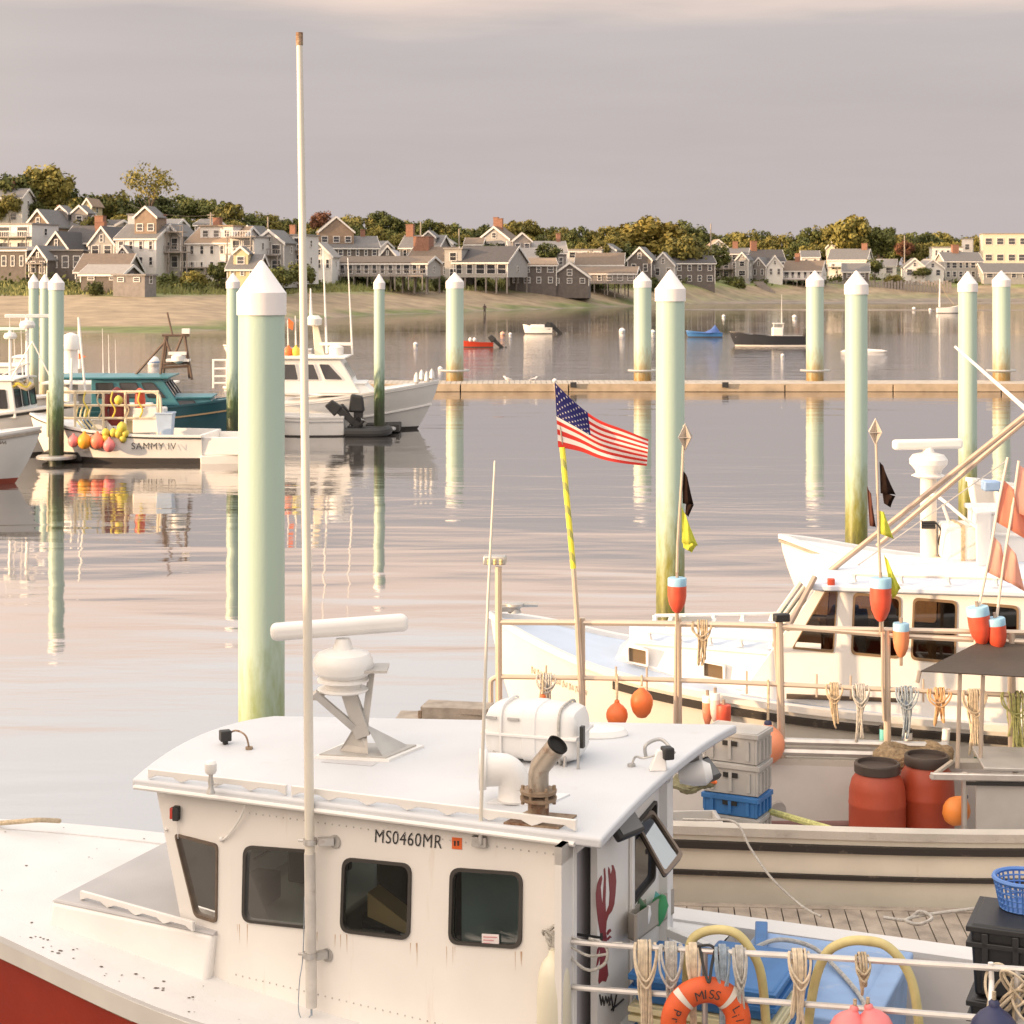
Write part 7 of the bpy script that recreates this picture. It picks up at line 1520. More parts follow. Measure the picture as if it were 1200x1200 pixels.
b.box(AF(.985, 1.6) + nA * .03, (.07, .09, 2.2), AX); b.build('corner_trim', M_white, aft, bevel=.006)
b = MB(); b.tube([B1(UA - .12, -1.2, 2.0), B1(UA + .06, -1.2, 2.0)], .010, 6); b.tube([B1(UA + .06, -1.2, 2.03), B1(UA + .06, -1.2, 1.95)], .010, 6); b.build('coat_hook', M_black, aft)
# opened hinged pane leaning out, reflecting the evening sky
pq = [onaft(762, 950) + nA * .0, ]
hq = [P(742, 962, 14.05), P(764, 951, 14.15), P(800, 1004, 13.9), P(779, 1028, 13.75)]
nH = (hq[1] - hq[0]).cross(hq[3] - hq[0]).normalized(); nH = nH if nH.y < 0 else -nH
hl = rrect(hq, .03, 4); hi = shrink(hl, .035); b = MB(); ring_mesh(b, hl, hi, nH, .03); hp = b.build('hinged_sash', mat('brown_sash', (.22, .17, .13), .5, var=.15), b1_, smooth=40)
mm = glass_mat('reflecting_pane', (.4, .42, .42), .42); b = MB(); b.slab(hi, [], nH, .012); b.build('pane', mm, hp, smooth=0)
b = MB(); b.box(lerp(hq[0], hq[3], .5) - nH * .04, (.03, .03, .03)); b.slab([p - nH * .012 for p in hl], [], nH, .015); b.build('backing', M_black, hp, smooth=0)
# lobster painted on the panel (outline traced as a flat emblem on that wall)
LZ = lambda x, y: onaft(620 + x * 280 / 1200.0, 930 + y * 270 / 1157.0) + nA * .004
lob = [[(345, 640), (336, 560), (334, 500), (342, 450), (352, 425), (362, 410), (366, 425), (358, 470), (362, 520), (368, 560), (372, 480), (376, 420), (374, 380), (380, 372), (384, 420), (384, 480), (382, 540), (384, 600), (400, 560), (404, 500), (400, 440), (396, 390), (398, 368), (404, 380), (408, 410), (416, 380), (414, 358), (422, 360), (432, 390), (436, 440), (432, 500), (426, 555), (414, 590), (398, 610), (388, 640), (384, 690), (388, 720), (376, 735), (360, 720), (354, 690)],
       [(360, 716), (388, 716), (390, 760), (386, 800), (390, 850), (396, 910), (384, 945), (366, 940), (350, 956), (346, 940), (352, 880), (356, 830), (354, 780)],
       [(388, 700), (396, 684), (406, 678), (412, 690), (402, 698), (394, 712)], [(388, 728), (404, 712), (414, 722), (404, 726), (394, 738)], [(388, 752), (400, 750), (408, 772), (400, 774), (392, 764)], [(354, 760), (342, 780), (336, 820), (342, 816), (350, 790)], [(352, 800), (342, 830), (336, 868), (344, 860), (354, 826)]]
b = MB()
for pl in lob: b.slab([LZ(x, y) for x, y in pl], [], nA, .003)
b.build('lobster_emblem', mat('lobster_red_paint', (.20, .018, .022), .5), aft, smooth=0)
scr = [[(352, 1010), (360, 1060), (366, 1020), (374, 1062), (382, 1018), (390, 1050), (396, 1022), (404, 1060)], [(398, 1064), (410, 1010), (420, 1090), (432, 1030), (436, 1010)], [(410, 1086), (440, 1060), (472, 1032)]]
b = MB()
for s_ in scr: b.tube([LZ(x, y) for x, y in s_], .007, 5)
b.build('scrawled_lettering', M_black, aft)
# ---- roof
M_roof1 = mat('white_roof_paint', (.56, .575, .60), .55, var=.05, vs_=1.2, c2=(.46, .44, .42), c2amt=.22, c2scale=2.2, bump=.12, bscale=60)
b = MB(); n, m = 14, 12; UF, UE = -.10, 3.96
def rhw(u): return lerp(1.12, 1.71, (u - UF) / (UE - UF))
def roofp(u, q): return B1(u + .10 * q * 0, q * rhw(u), zroof(u) + .045 + .085 * (1 - q * q))
for i in range(n + 1):
    for j in range(m + 1):
        u = lerp(UF, UE, i / n); q = -1 + 2 * j / m
        if i == 0: u -= .08 * (1 - q * q)
        b.v.append(roofp(u, q))
k0 = len(b.v); b.v += [p - ZU * .075 for p in b.v[:k0]]
for i in range(n):
    for j in range(m): a = i * (m + 1) + j; b.f += [[a, a + m + 1, a + m + 2, a + 1], [k0 + a, k0 + a + 1, k0 + a + m + 2, k0 + a + m + 1]]; b.m += [0, 0]
eg = [j for j in range(m + 1)] + [i * (m + 1) + m for i in range(1, n + 1)] + [n * (m + 1) + j for j in range(m - 1, -1, -1)] + [i * (m + 1) for i in range(n - 1, 0, -1)]
for i in range(len(eg)): a, c = eg[i], eg[(i + 1) % len(eg)]; b.f.append([a, c, k0 + c, k0 + a]); b.m.append(0)
rf1 = b.build('roof', M_roof1, b1_, smooth=40, bevel=.02, segs=3)
fancy_grab(roofp(.05, -.975) + ZU * .006, roofp(1.35, -.965) + ZU * .006, 4, rf1, h=.075); fancy_grab(roofp(1.40, -.965) + ZU * .006, roofp(3.75, -.965) + ZU * .006, 7, rf1, h=.075)
# lower lip along the eave
b = MB(); b.tube([roofp(u, -1) - ZU * .06 + nS * .006 for u in [lerp(UF + .03, UE - .2, i / 12) for i in range(13)]], .018, 8); b.build('drip_rail', M_white, rf1)
# registration number and sticker
o = onside(438.5, 986.5) + nS * .003; xe = onside(518, 994.2) + nS * .003; xd = (xe - o).normalized()
tm = text_mb('MS0460MR', o, xd, ZU, .135, 1.10, th=.002); wid = max((v - o).dot(xd) for v in tm.v); f = (xe - o).length / wid
tm.v = [o + xd * ((v - o).dot(xd) * f) + ZU * ((v - o).z - (xd * (v - o).dot(xd)).z) + nS * .002 for v in tm.v]; tm.build('registration_number', M_black, wh1, smooth=0)
b = MB(); b.slab([onside(x, y) + nS * .005 for x, y in ((530, 981), (541.5, 982), (541.5, 995.5), (530, 994.5))], [], nS, .004); stk = b.build('permit_sticker', mat('orange_sticker', (.70, .13, .03), .5), wh1, smooth=0)
b = MB()
for x in (533.5, 537.5): b.slab([onside(x - 1.2, 985) + nS * .008, onside(x + 1.2, 985.2) + nS * .008, onside(x + .8, 991) + nS * .008, onside(x - .8, 990.8) + nS * .008], [], nS, .002)
b.build('print', M_black, stk, smooth=0)
# paint runs of rust under the window corners and loose chips on the side deck
M_run = mat('rust_run', (.50, .33, .20), .7, var=.2, vs_=20)
rr = random.Random(4); b = MB()
for k, q in wq.items():
    for (x, y) in (q[2], q[3]):
        for j in range(3):
            x0 = x + rr.uniform(-9, 9); l_ = rr.uniform(10, 34); w_ = rr.uniform(.25, .7); c = onside(x0, y + 3) + nS * .0015; e = onside(x0 + rr.uniform(-.6, .6), y + 3 + l_) + nS * .0015
            b.add([c - dS * .006 * w_, c + dS * .006 * w_, e + dS * .001], [(0, 1, 2)])
tag(b.build('rust_runs', M_run, wh1, smooth=0), kind='stuff')
b = MB()
for i in range(90):
    u = rr.uniform(-2.6, 3.4); edge = tab(W1, s1(u)); inner = 1.02 if u < -.9 else max(1.1, hw(max(.1, u)) + .05); inner = min(inner, edge - .1)
    v = -lerp(inner, edge - .06, rr.random() ** .6) if u > -1 else rr.uniform(-edge + .1, edge - .1); q = v / max(.1, edge - .03); z = tab(Z1, s1(u)) - .015 + .07 * (1 - q * q) * min(1, edge); z = max(z, tab(Z1, s1(u)) + (.021 if abs(v) > edge - .26 else -9)) + .003
    r_ = rr.uniform(.004, .016); b.add([B1(u + r_ * math.cos(a) * rr.uniform(.6, 1.4), v + r_ * math.sin(a) * rr.uniform(.5, 1.2), z) for a in (0, 1.2, 2.5, 3.8, 5.1)], [(0, 1, 2, 3, 4)])
tag(b.build('paint_chips', mat('bare_patch', (.10, .07, .05), .8), b1_, smooth=0), kind='stuff')
b = MB()
for i in range(46):                                    # fasteners along the panel edges
    f = i / 45; 
    for z in (1.32, zroof(lerp(.8, UA, f)) - .13):
        b.ball(B1(lerp(.85, UA - .03, f), -hw(lerp(.85, UA - .03, f)), z) + nS * .001, .0065, 6, 4)
tag(b.build('fasteners', M_steel, wh1), kind='stuff')
b = MB(); b.box(B1(UA - .02, -hw(UA) - .004, 1.85), (.05, .014, 1.75), math.atan2(dS.y, dS.x)); b.build('corner_strip', M_white, wh1, bevel=.004)
b = MB(); b.slab([B1(x, y, 0) + ZU * (zroof(x) + .045 + .085 * (1 - (y / rhw(x)) ** 2) + .003) for x, y in ((1.25, -.55), (1.7, -.57), (1.72, -.05), (1.27, -.05))], [], ZU, .002); b.build('roof_patch', mat('patched_paint', (.50, .50, .51), .7, var=.06), rf1, smooth=0)
# ---- side light, cable, little lamp on the corner panel
c = onpl(210, 952, cA, nC); b = MB(); b.box(c + nC * .03, (.05, .06, .11), AX + R(14)); sl = b.build('side_light', M_black, b1_, bevel=.008); b = MB(); b.box(c + nC * .035 - U1 * .035, (.025, .05, .085), AX + R(14)); b.build('lens', mat('red_lens', (.55, .04, .02), .2), sl, bevel=.005)
b = MB(); b.tube(spline([onpl(292, 942, cA, nC) + nS * .05, onpl(284, 958, cA, nC) + nS * .03, onpl(270, 978, cA, nC) + nC * .02, onpl(262, 984, cA, nC) + nC * .015], 5), .008, 6); b.ball(onpl(261, 983, cA, nC) + nC * .015, .02, 8, 6); b.tube([c - ZU * .05 + nC * .02, c - ZU * .2 + nC * .012], .004, 5); b.build('cable', M_white, b1_)
b = MB(); b.ball(onpl(196, 972, cA, nC) + nC * .01, .014, 8, 6); b.ball(onpl(233, 1110, cA, nC) + nC * .01, .016, 8, 6); b.build('bolt_cap', M_white, b1_)
# ---- tall mast clamped to the side
def MAST(px, py, Y): return P(px, py, Y)
Ym = onside(360, 1000).y - .16
M_mast = mat('ivory_mast', (.70, .65, .56), .42, var=.06, vs_=3); M_mast2 = mat('grey_mast_foot', (.55, .52, .48), .5, var=.15, vs_=6, c2=(.35, .3, .25), c2amt=.3, c2scale=6)  # foot greyer than the mast above, with browner blotches
ms = MB(); ms.tube([MAST(365, 1180, Ym), MAST(363, 1000, Ym)], [.042, .042], 14); mst = ms.build('mast_foot', M_mast2, b1_)
ms = MB(); ms.tube([MAST(363, 1010, Ym), MAST(360, 700, Ym), MAST(354, 240, Ym), MAST(351, 52, Ym)], [.037, .034, .028, .022], 14); ms.build('mast', M_mast, b1_)
ms = MB(); ms.tube([MAST(351, 53, Ym), MAST(350.8, 38, Ym)], .026, 10); ms.build('mast_tip', M_rust, b1_)
for (py, px2) in ((986, 393), (1119, 384)):
    a = MAST(363.5, py, Ym); c = onside(px2, py)
    b = MB(); b.box(lerp(a, c, .62), ((c - a).length * .62, .05, .055), math.atan2((c - a).y, (c - a).x)); b.tube([a + ZU * .02, a - ZU * .02], .052, 14); b.tube([a - U1 * .09 - V1 * .01, a + U1 * .02], .012, 6); b.tube([c + nS * .0, c + nS * .012], .05, 12); b.build('mast_clamp', M_steel, b1_)
b = MB(); b.tube([MAST(365, 1178, Ym), MAST(365, 1190, Ym)], .008, 6); b.tube(spline([MAST(365, 1189, Ym), MAST(357, 1196, Ym), MAST(350, 1185, Ym), MAST(351, 1150, Ym), MAST(355, 1120, Ym + .03), MAST(357, 1050, Ym + .03)], 5), .004, 5); b.build('cable', M_ropeb, b1_)
# thin whip aerial on the eave
wb = onside(564, 985); Yw = wb.y - .05
b = MB(); b.tube([P(563, 985, Yw), P(566, 870, Yw), P(572, 700, Yw), P(580, 540, Yw)], [.014, .012, .010, .007], 8); b.build('whip_aerial', M_mast, b1_)
b = MB(); b.box(wb + nS * .02, (.11, .05, .07), AX); b.tube([P(563, 990, Yw), P(563.5, 965, Yw)], .018, 8); b.build('aerial_bracket', M_steel, b1_, bevel=.006)
# ---- things on the roof
def RP(px, py, dz=0):                                 # point on the roof under a pixel
    z = 2.83
    for _ in range(4):
        p = G(px, py, z); l = m1.inverted() @ p; q = max(-1, min(1, l.y / rhw(max(UF, min(UE, l.x))))); z = zroof(l.x) + .045 + .085 * (1 - q * q)
    return G(px, py, z + dz) if not dz else G(px, py, z) + ZU * dz
M_rplate = mat('bare_radar_stand', (.44, .42, .39), .5, metal=.3, var=.1, vs_=6, c2=(.6, .58, .55), c2amt=.2)
b = MB(); q = [RP(368, 889), RP(456, 893), RP(497, 876), RP(405, 872)]; b.hexa([p for p in q], [p + ZU * .02 for p in q]); rs_ = b.build('radar_base', M_white, b1_)
b = MB(); q2 = [RP(374, 888), RP(452, 892), RP(488, 877), RP(408, 874)]; b.hexa([p + ZU * .018 for p in q2], [p + ZU * .03 for p in q2]); b.build('radar_base_plate', M_rplate, rs_)
ap = RP(430, 884); Yr = ap.y; ax_ = P(424, 852, Yr)
b = MB(); th = .012
for (p0, p1) in ((P(398, 880, Yr + .05), P(432, 886, Yr - .1)), (P(480, 875, Yr + .12), P(450, 890, Yr - .2))):
    b.add([p0, p1, ax_ + Vector((.03, 0, .02)), ax_ + Vector((-.05, 0, .02)), p0 + Vector((0, th, 0)), p1 + Vector((0, th, 0)), ax_ + Vector((.03, th, .02)), ax_ + Vector((-.05, th, .02))], [(0, 1, 2, 3), (7, 6, 5, 4), (0, 4, 5, 1), (1, 5, 6, 2), (2, 6, 7, 3), (3, 7, 4, 0)])
for (e, wd_) in ((P(368, 812, Yr - .15), .035), (P(436, 783, Yr + .1), .035), (P(405, 800, Yr), .075)):
    b.tube([P(426, 862, Yr), e], [wd_ * 1.1, wd_], 4)
b.box(P(440, 783, Yr), (.2, .3, .02)); b.build('radar_tripod', M_rplate, b1_, smooth=0)
cR = P(402, 808, Yr); b = MB(); b.lathe([(.19, -.01), (.2, 0), (.2, .01), (.14, .02), (.15, .06), (.205, .07), (.205, .085), (.175, .10), (.225, .14), (.24, .19), (.235, .24), (.205, .285), (.14, .31), (.08, .32), (.055, .40)], cR, 30); rh = b.build('radar_housing', M_white, b1_, smooth=30)
b = MB(); pA, pB = P(317, 741, Yr - .10), P(478, 729, Yr + .12); d_ = (pB - pA); cc = (pA + pB) / 2; b.box(cc, (d_.length, .15, .135), M=d_.to_track_quat('X', 'Z').to_matrix()); b.build('radar_bar', M_white, rh, bevel=.05, segs=4)
MB().box(P(371, 815, Yr), (.12, .25, .02)).build('radar_bracket', M_rplate, rh)
# white mushroom lamp, small camera
c = RP(247, 930); b = MB(); b.lathe([(.035, 0), (.03, .02), (.018, .05), (.022, .09), (.016, .13), (.02, .16)], c, 12); b.tube([c + Vector((0, 0, .07)), c + Vector((.06, 0, .07))], .01, 6); al = b.build('lamp_stem', M_steel, b1_); b = MB(); b.lathe([(.035, .15), (.045, .17), (.045, .225), (.03, .245), (.005, .25)], c, 14); b.build('lamp_globe', M_whitefar, al)
c = RP(264, 872); b = MB(); b.box(c + ZU * .07, (.09, .08, .085), .4); b.tube([c, c + ZU * .05], .025, 8); b.build('roof_camera', M_black, b1_, bevel=.008); b = MB(); e = RP(292, 878); b.tube(spline([c + ZU * .06, c + Vector((.08, 0, .11)), e + Vector((-.03, 0, .11)), e + ZU * .01], 5), .008, 6); b.tube([e, e + ZU * .02], .03, 8); b.build('camera_cable', M_rust, b1_)
# raft canister
rc = thing('raft_canister', 'white ribbed life raft canister lying on the nearest wheelhouse roof', 'canister', RP(622, 892)); c0 = RP(630, 893); Yc = c0.y + .12
ang = AX + R(4); Mx = Matrix.Rotation(ang, 3, 'Z')
b = MB(); prof = []
cz = c0.z + .22
def can(x, ry, rz_, n=20): return [Vector((x, ry * math.copysign(abs(math.cos(a)) ** .45, math.cos(a)), rz_ * math.copysign(abs(math.sin(a)) ** .45, math.sin(a)))) for a in [2 * math.pi * i / n for i in range(n)]]
secs = [(-.37, .16, .13), (-.34, .205, .18), (-.28, .225, .20), (-.06, .23, .205), (-.05, .24, .215), (.05, .24, .215), (.06, .23, .205), (.28, .225, .20), (.34, .205, .18), (.37, .16, .13)]
for s_ in secs: b.v += [Vector((c0.x, Yc, cz)) + Mx @ p for p in can(*s_)]
for i in range(len(secs) - 1):
    for j in range(20): b.f.append([i * 20 + j, i * 20 + (j + 1) % 20, i * 20 + 20 + (j + 1) % 20, i * 20 + 20 + j]); b.m.append(0)
b.f += [list(range(19, -1, -1)), [180 + j for j in range(20)]]; b.m += [0, 0]
cs_ = b.build('shell', mat('white_canister', (.74, .73, .71), .42, var=.04), rc, smooth=40)
CZ = lambda x, y, z: Vector((c0.x, Yc, cz)) + Mx @ Vector((x, y, z))
b = MB(); b.hexa([CZ(-.38, -.25, -.012), CZ(.38, -.25, -.012), CZ(.38, .25, -.012), CZ(-.38, .25, -.012)], [CZ(-.38, -.25, .012), CZ(.38, -.25, .012), CZ(.38, .25, .012), CZ(-.38, .25, .012)]); b.build('seam_flange', M_white, cs_, bevel=.006)
for x in (-.22, .24):
    b = MB(); pts = [CZ(x, .24 * math.copysign(abs(math.cos(a)) ** .45, math.cos(a)), .218 * math.copysign(abs(math.sin(a)) ** .45, math.sin(a))) for a in [2 * math.pi * i / 24 for i in range(24)]]; b.tube(pts, .012, 5, closed=True); b.build('strap', M_rope2 if x > 0 else M_white, rc)
b = MB()
for x in (-.30, -.12): b.box(CZ(x, -.232, .12), (.09, .02, .018), ang)
b.build('vent_slot', M_steel, cs_)
b = MB()
for x in (-.28, .28):
    for y in (-.2, .2): b.tube([CZ(x, y, -.12), CZ(x, y * 1.1, -.24)], .014, 6)
    b.tube([CZ(x, -.24, -.235), CZ(x, .24, -.235)], .014, 6)
b.tube([CZ(.40, -.26, -.235), CZ(.40, -.26, .0)], .012, 6); b.build('cradle', M_steel, rc); b = MB(); b.box(CZ(.415, -.2, .02), (.03, .05, .16), ang); b.build('hydrostatic_release', M_black, rc)
t = thing('cushion_lid', 'flat white oval lid lying behind the raft canister on the roof', 'lid', RP(703, 862)); c = RP(700, 862); MB().lathe([(.24, 0), (.25, .02), (.22, .06), (.1, .085), (.01, .09)], c, 24, M=Matrix.Diagonal((1, .7, 1))).build('shell', M_white, t)
# elbow vent
ev = RP(603, 938); b = MB(); q = [RP(570, 942), RP(640, 945), RP(668, 932), RP(600, 928)]; b.hexa(q, [p + ZU * .012 for p in q]); b.build('vent_plate', M_deck, b1_)
b = MB(); b.lathe([(.115, 0), (.12, .015), (.115, .02), (.115, .10)], ev, 24); pts = [ev + ZU * .10 + Vector((-.0 - .10 * (1 - math.cos(a)), 0, .12 * math.sin(a))) for a in [i * math.pi / 2 / 8 for i in range(9)]]
pts += [pts[-1] + Vector((-.06, 0, 0)), pts[-1] + Vector((-.15, 0, .0))]; b.tube(pts, [.115] * 9 + [.118, .122], 22); b.build('elbow_vent', M_white, b1_, smooth=50)
MB().lathe([(.14, 0), (.145, .02), (.145, .05), (.13, .055)], pts[-1] + Vector((.05, 0, 0)), 24, M=Matrix.Rotation(R(-90), 3, 'Y')).build('vent_cap', M_white, b1_, smooth=40)
# rusty exhaust stack
ex = RP(631, 962); b = MB(); q = [RP(590, 966), RP(655, 972), RP(676, 957), RP(618, 952)]; b.hexa(q, [p + ZU * .014 for p in q]); b.build('exhaust_plate', M_rust, b1_)
k = ex.y / 2200; r0 = .073
M_hot = mat('heat_stained_steel', (.40, .35, .29), .42, metal=.6, var=.2, vs_=7, c2=(.2, .09, .04), c2amt=.45, c2scale=8)
b = MB(); b.tube([ex, ex + ZU * .17], r0, 24); b.build('exhaust_sleeve', M_rust, b1_, smooth=50)
b = MB(); zf = .145
for z in (zf, zf + .05): b.lathe([(r0, z), (.125, z), (.128, z + .022), (r0, z + .024)], ex, 26)
for i in range(6): a = i * 1.047; b.tube([ex + Vector((.108 * math.cos(a), .108 * math.sin(a), zf - .03)), ex + Vector((.108 * math.cos(a), .108 * math.sin(a), zf + .1))], .013, 6)
b.build('exhaust_flange', M_rust, b1_, smooth=30)
e1 = ex + ZU * .20; e2 = ex + ZU * .36; d2 = (P(654, 872, ex.y - .1) - e2); e3 = e2 + d2
b = MB(); b.tube([e1, ex + ZU * .32, e2 + d2 * .08, e2 + d2 * .55, e3], [r0 * .97] * 5, 24, cap=False); b.build('exhaust_pipe', M_hot, b1_, smooth=50)
dd = d2.normalized(); b = MB(); Mq = dd.to_track_quat('Z', 'Y').to_matrix(); b.lathe([(r0 * 1.0, -.02), (r0 * 1.04, 0), (r0 * .92, .001), (r0 * .92, -.12)], e3, 24, M=Mq); b.build('exhaust_mouth', mat('near_black', (.008, .007, .006), .9), b1_, smooth=40)  # near-black lining and disc closing the pipe end
# horn / deck light on the after part of the roof
c = RP(770, 902); b = MB(); b.hexa([c + Vector((-.06, -.05, 0)), c + Vector((.07, -.05, 0)), c + Vector((.07, .05, 0)), c + Vector((-.06, .05, 0))], [c + Vector((.0, -.03, .15)), c + Vector((.06, -.03, .15)), c + Vector((.06, .03, .15)), c + Vector((.0, .03, .15))]); hb = b.build('lamp_bracket', M_white, b1_, bevel=.008); b = MB(); b.box(c + Vector((.075, -.02, .13)), (.08, .10, .09), .3); b.build('deck_lamp', M_black, hb, bevel=.012)
b = MB(); e = RP(740, 898); b.tube(spline([c + Vector((0, 0, .11)), c + Vector((-.1, 0, .085)), e + Vector((.03, 0, .07)), e], 5), .008, 6); b.tube([e, e + ZU * .02], .03, 8); b.build('lamp_cable', M_steel, hb); MB().tube(spline([RP(757, 887), RP(757, 887) + ZU * .09, RP(775, 885) + ZU * .12, RP(790, 890) + ZU * .05], 6), .014, 8).build('cable_loop', M_steel, hb)
def floodl(p, rz, tilt, s=1):
    M = Matrix.Rotation(rz, 3, 'Z') @ Matrix.Rotation(tilt, 3, 'X'); b = MB(); b.box(p, (.30 * s, .07 * s, .2 * s), M=M); o = b.build('flood_light', M_black, b1_, bevel=.02); b = MB(); b.box(p - M @ Vector((0, .037 * s, 0)), (.25 * s, .006, .15 * s), M=M); b.build('lens', mat('dull_lens', (.14, .13, .12), .15), o)
    b = MB(); b.box(p + Vector((-.06, .02, .08)), (.05, .1, .12), rz); b.build('bracket', M_steel, o)
floodl(onaft(716, 964) + nA * .10, R(52), R(-40)); floodl(onaft(806, 902) + nA * .13, R(52), R(-45))
b = MB(); b.lathe([(.05, -.1), (.09, 0), (.1, .1), (.06, .16)], onaft(793, 906) + nA * .12, 16, M=Matrix.Rotation(R(80), 3, 'Y')); b.build('spot_lamp', M_white, b1_)
# box of gear under the after window
fb = thing('gear_tray', 'grey tray of green bottles and rags hanging under the open window', 'tray', onaft(762, 1070) + nA * .1)
q = [onaft(737, 1082) , onaft(737, 1082) + nA * .30, onaft(790, 1043) + nA * .30, onaft(790, 1043)]
A_, B__, C__, D__ = P(736, 1100, 13.6), P(745, 1104, 13.4), P(790, 1070, 14.6), P(778, 1062, 14.75); up_ = ZU * .19
b = MB(); t_ = .012
for (x, y) in ((A_, B__), (B__, C__), (C__, D__), (D__, A_)):
    nrm = (y - x).cross(ZU).normalized() * t_; b.hexa([x, y, y - nrm, x - nrm], [x + up_, y + up_, y - nrm + up_, x - nrm + up_])
b.hexa([A_, B__, C__, D__], [A_ + ZU * .012, B__ + ZU * .012, C__ + ZU * .012, D__ + ZU * .012]); b.build('tray_body', mat('putty_tray', (.36, .32, .27), .6, var=.1), fb, smooth=0)
for i, (f, m_, r_, h_) in enumerate(((.25, M_whitefar, .035, .2), (.38, mat('dark_green_bottle', (.02, .10, .03), .3), .05, .24), (.55, mat('green_rag', (.06, .30, .12), .8), .07, .22), (.7, mat('teal_rag', (.10, .34, .30), .8), .07, .21), (.82, mat('green_rag', (.06, .3, .12)), .06, .23))):
    c = lerp(lerp(A_, B__, .5), lerp(D__, C__, .5), f); b = MB(); rr = random.Random(i); b.lathe([(r_ * .8, 0), (r_, h_ * .3), (r_ * .9, h_ * .75), (r_ * .4, h_ * .95), (r_ * .35, h_)], c, 10, M=Matrix.Rotation(rr.uniform(-.4, .4), 3, 'Y')); b.build('bottle' if i < 2 else 'rag', m_, fb, smooth=60)
b = MB(); b.box(onaft(770, 1095) + nA * .22, (.06, .5, .06), AX + R(60)); b.build('white_brace', M_white, b1_)

# ---- rail along the near side, aft
def YR(px): return tab([(600, 12.75), (640, 12.7), (1200, 11.5), (1260, 11.35)], px)
def RL(px, py): return P(px, py, YR(px))
def r_hi(px): return tab([(640, 1100), (700, 1106), (1000, 1124), (1240, 1139)], px)
def r_lo(px): return tab([(640, 1154), (700, 1159), (1000, 1181), (1240, 1200)], px)
M_pipe = mat('dull_pipe', (.52, .50, .48), .4, metal=.55, var=.12, vs_=6, c2=(.35, .25, .18), c2amt=.25, c2scale=6)
b = MB(); b.tube([RL(px, r_hi(px)) for px in range(640, 1241, 20)], .021, 8); b.build('upper_rail', M_pipe, b1_)
b = MB(); b.tube([RL(px, r_lo(px)) for px in range(650, 1241, 20)], .021, 8); b.build('lower_rail', M_pipe, b1_)
for px in (826, 1192): MB().tube([RL(px, r_hi(px)), RL(px, r_hi(px) + 190)], .02, 8).build('stanchion', M_pipe, b1_)
b = MB()
for j in range(5): c = RL(645 + j * 2, 1092 + j * 4); b.tube([c + Vector((math.cos(a) * .05, math.sin(a) * .05, .03 * math.sin(a * 2 + j))) for a in [i * .5236 for i in range(12)]], .012, 6, closed=True)
b.tube(spline([RL(648, 1098), RL(670, 1110), RL(690, 1120), RL(712, 1118)], 5), .010, 6); b.tube(spline([RL(648, 1090), RL(690, 1104), RL(730, 1105)], 5), .009, 6); b.tube(spline([RL(660, 1105), RL(672, 1125), RL(690, 1137), RL(708, 1130), RL(712, 1115), RL(704, 1104), RL(690, 1100)], 6), .011, 6)
t = thing('lashing_rope', 'grey lashing rope knotted round the rail end by the doorway', 'rope', RL(648, 1100)); b.build('rope', M_rope2, t)
t = thing('fender', 'long white fender hanging at the after corner of the wheelhouse', 'fender', RL(650, 1110)); c = RL(649, 1104) + Vector((0, -.09, 0)); kf = c.y / 2200
MB().lathe([(.03, 0), (.045, -.04), (.06, -.06), (.085, -.09), (.105, -.16), (.115, -.3), (.118, -.6), (.11, -.62), (.02, -.63)], c - ZU * .02, 24).build('body', mat('yellowed_fender', (.68, .64, .50), .5, var=.06, c2=(.45, .40, .28), c2amt=.2, c2scale=5), t, smooth=50)
MB().tube([c, c + ZU * .06, RL(649, 1098)], .014, 6).build('lanyard', M_rope2, t)
# life ring
lr = thing('life_ring', 'orange life ring lettered MISS, lashed to the near rail', 'life ring', RL(825, 1190)); cR = RL(825, 1190) + Vector((0, -.11, 0)); cR.y = YR(825) - .11
MR = .213; mr_ = .085; tilt = Matrix.Rotation(R(4), 3, 'Z')
b = MB(); n, m = 48, 16
def ringp(a, c, R_=MR, r_=mr_, off=0): return cR + tilt @ Vector(((R_ + (r_ + off) * math.cos(c)) * math.sin(a), -(r_ * .8 + off) * math.sin(c), (R_ + (r_ + off) * math.cos(c)) * math.cos(a)))
for i in range(n):
    for j in range(m): b.v.append(ringp(2 * math.pi * i / n, 2 * math.pi * j / m))
for i in range(n):
    for j in range(m): b.f.append([i * m + j, i * m + (j + 1) % m, ((i + 1) % n) * m + (j + 1) % m, ((i + 1) % n) * m + j]); b.m.append(0)
lrb = b.build('ring', mat('life_ring_orange', (.64, .10, .022), .55, var=.14, vs_=6, c2=(.7, .3, .15), c2amt=.18, c2scale=6, bump=.1, bscale=40), lr, smooth=80)
for a0 in (R(-42), R(42), R(138), R(222)):
    b = MB()
    for i in range(5):
        for j in range(11): b.v.append(ringp(a0 + (i - 2) * .038, math.pi * (.05 + j * .09) , off=.003))
    for i in range(4):
        for j in range(10): b.f.append([i * 11 + j, i * 11 + j + 1, i * 11 + 12 + j, i * 11 + 11 + j]); b.m.append(0)
    o = b.build('reflective_band', mat('silver_tape', (.66, .60, .52), .35, var=.1), lrb, smooth=80)
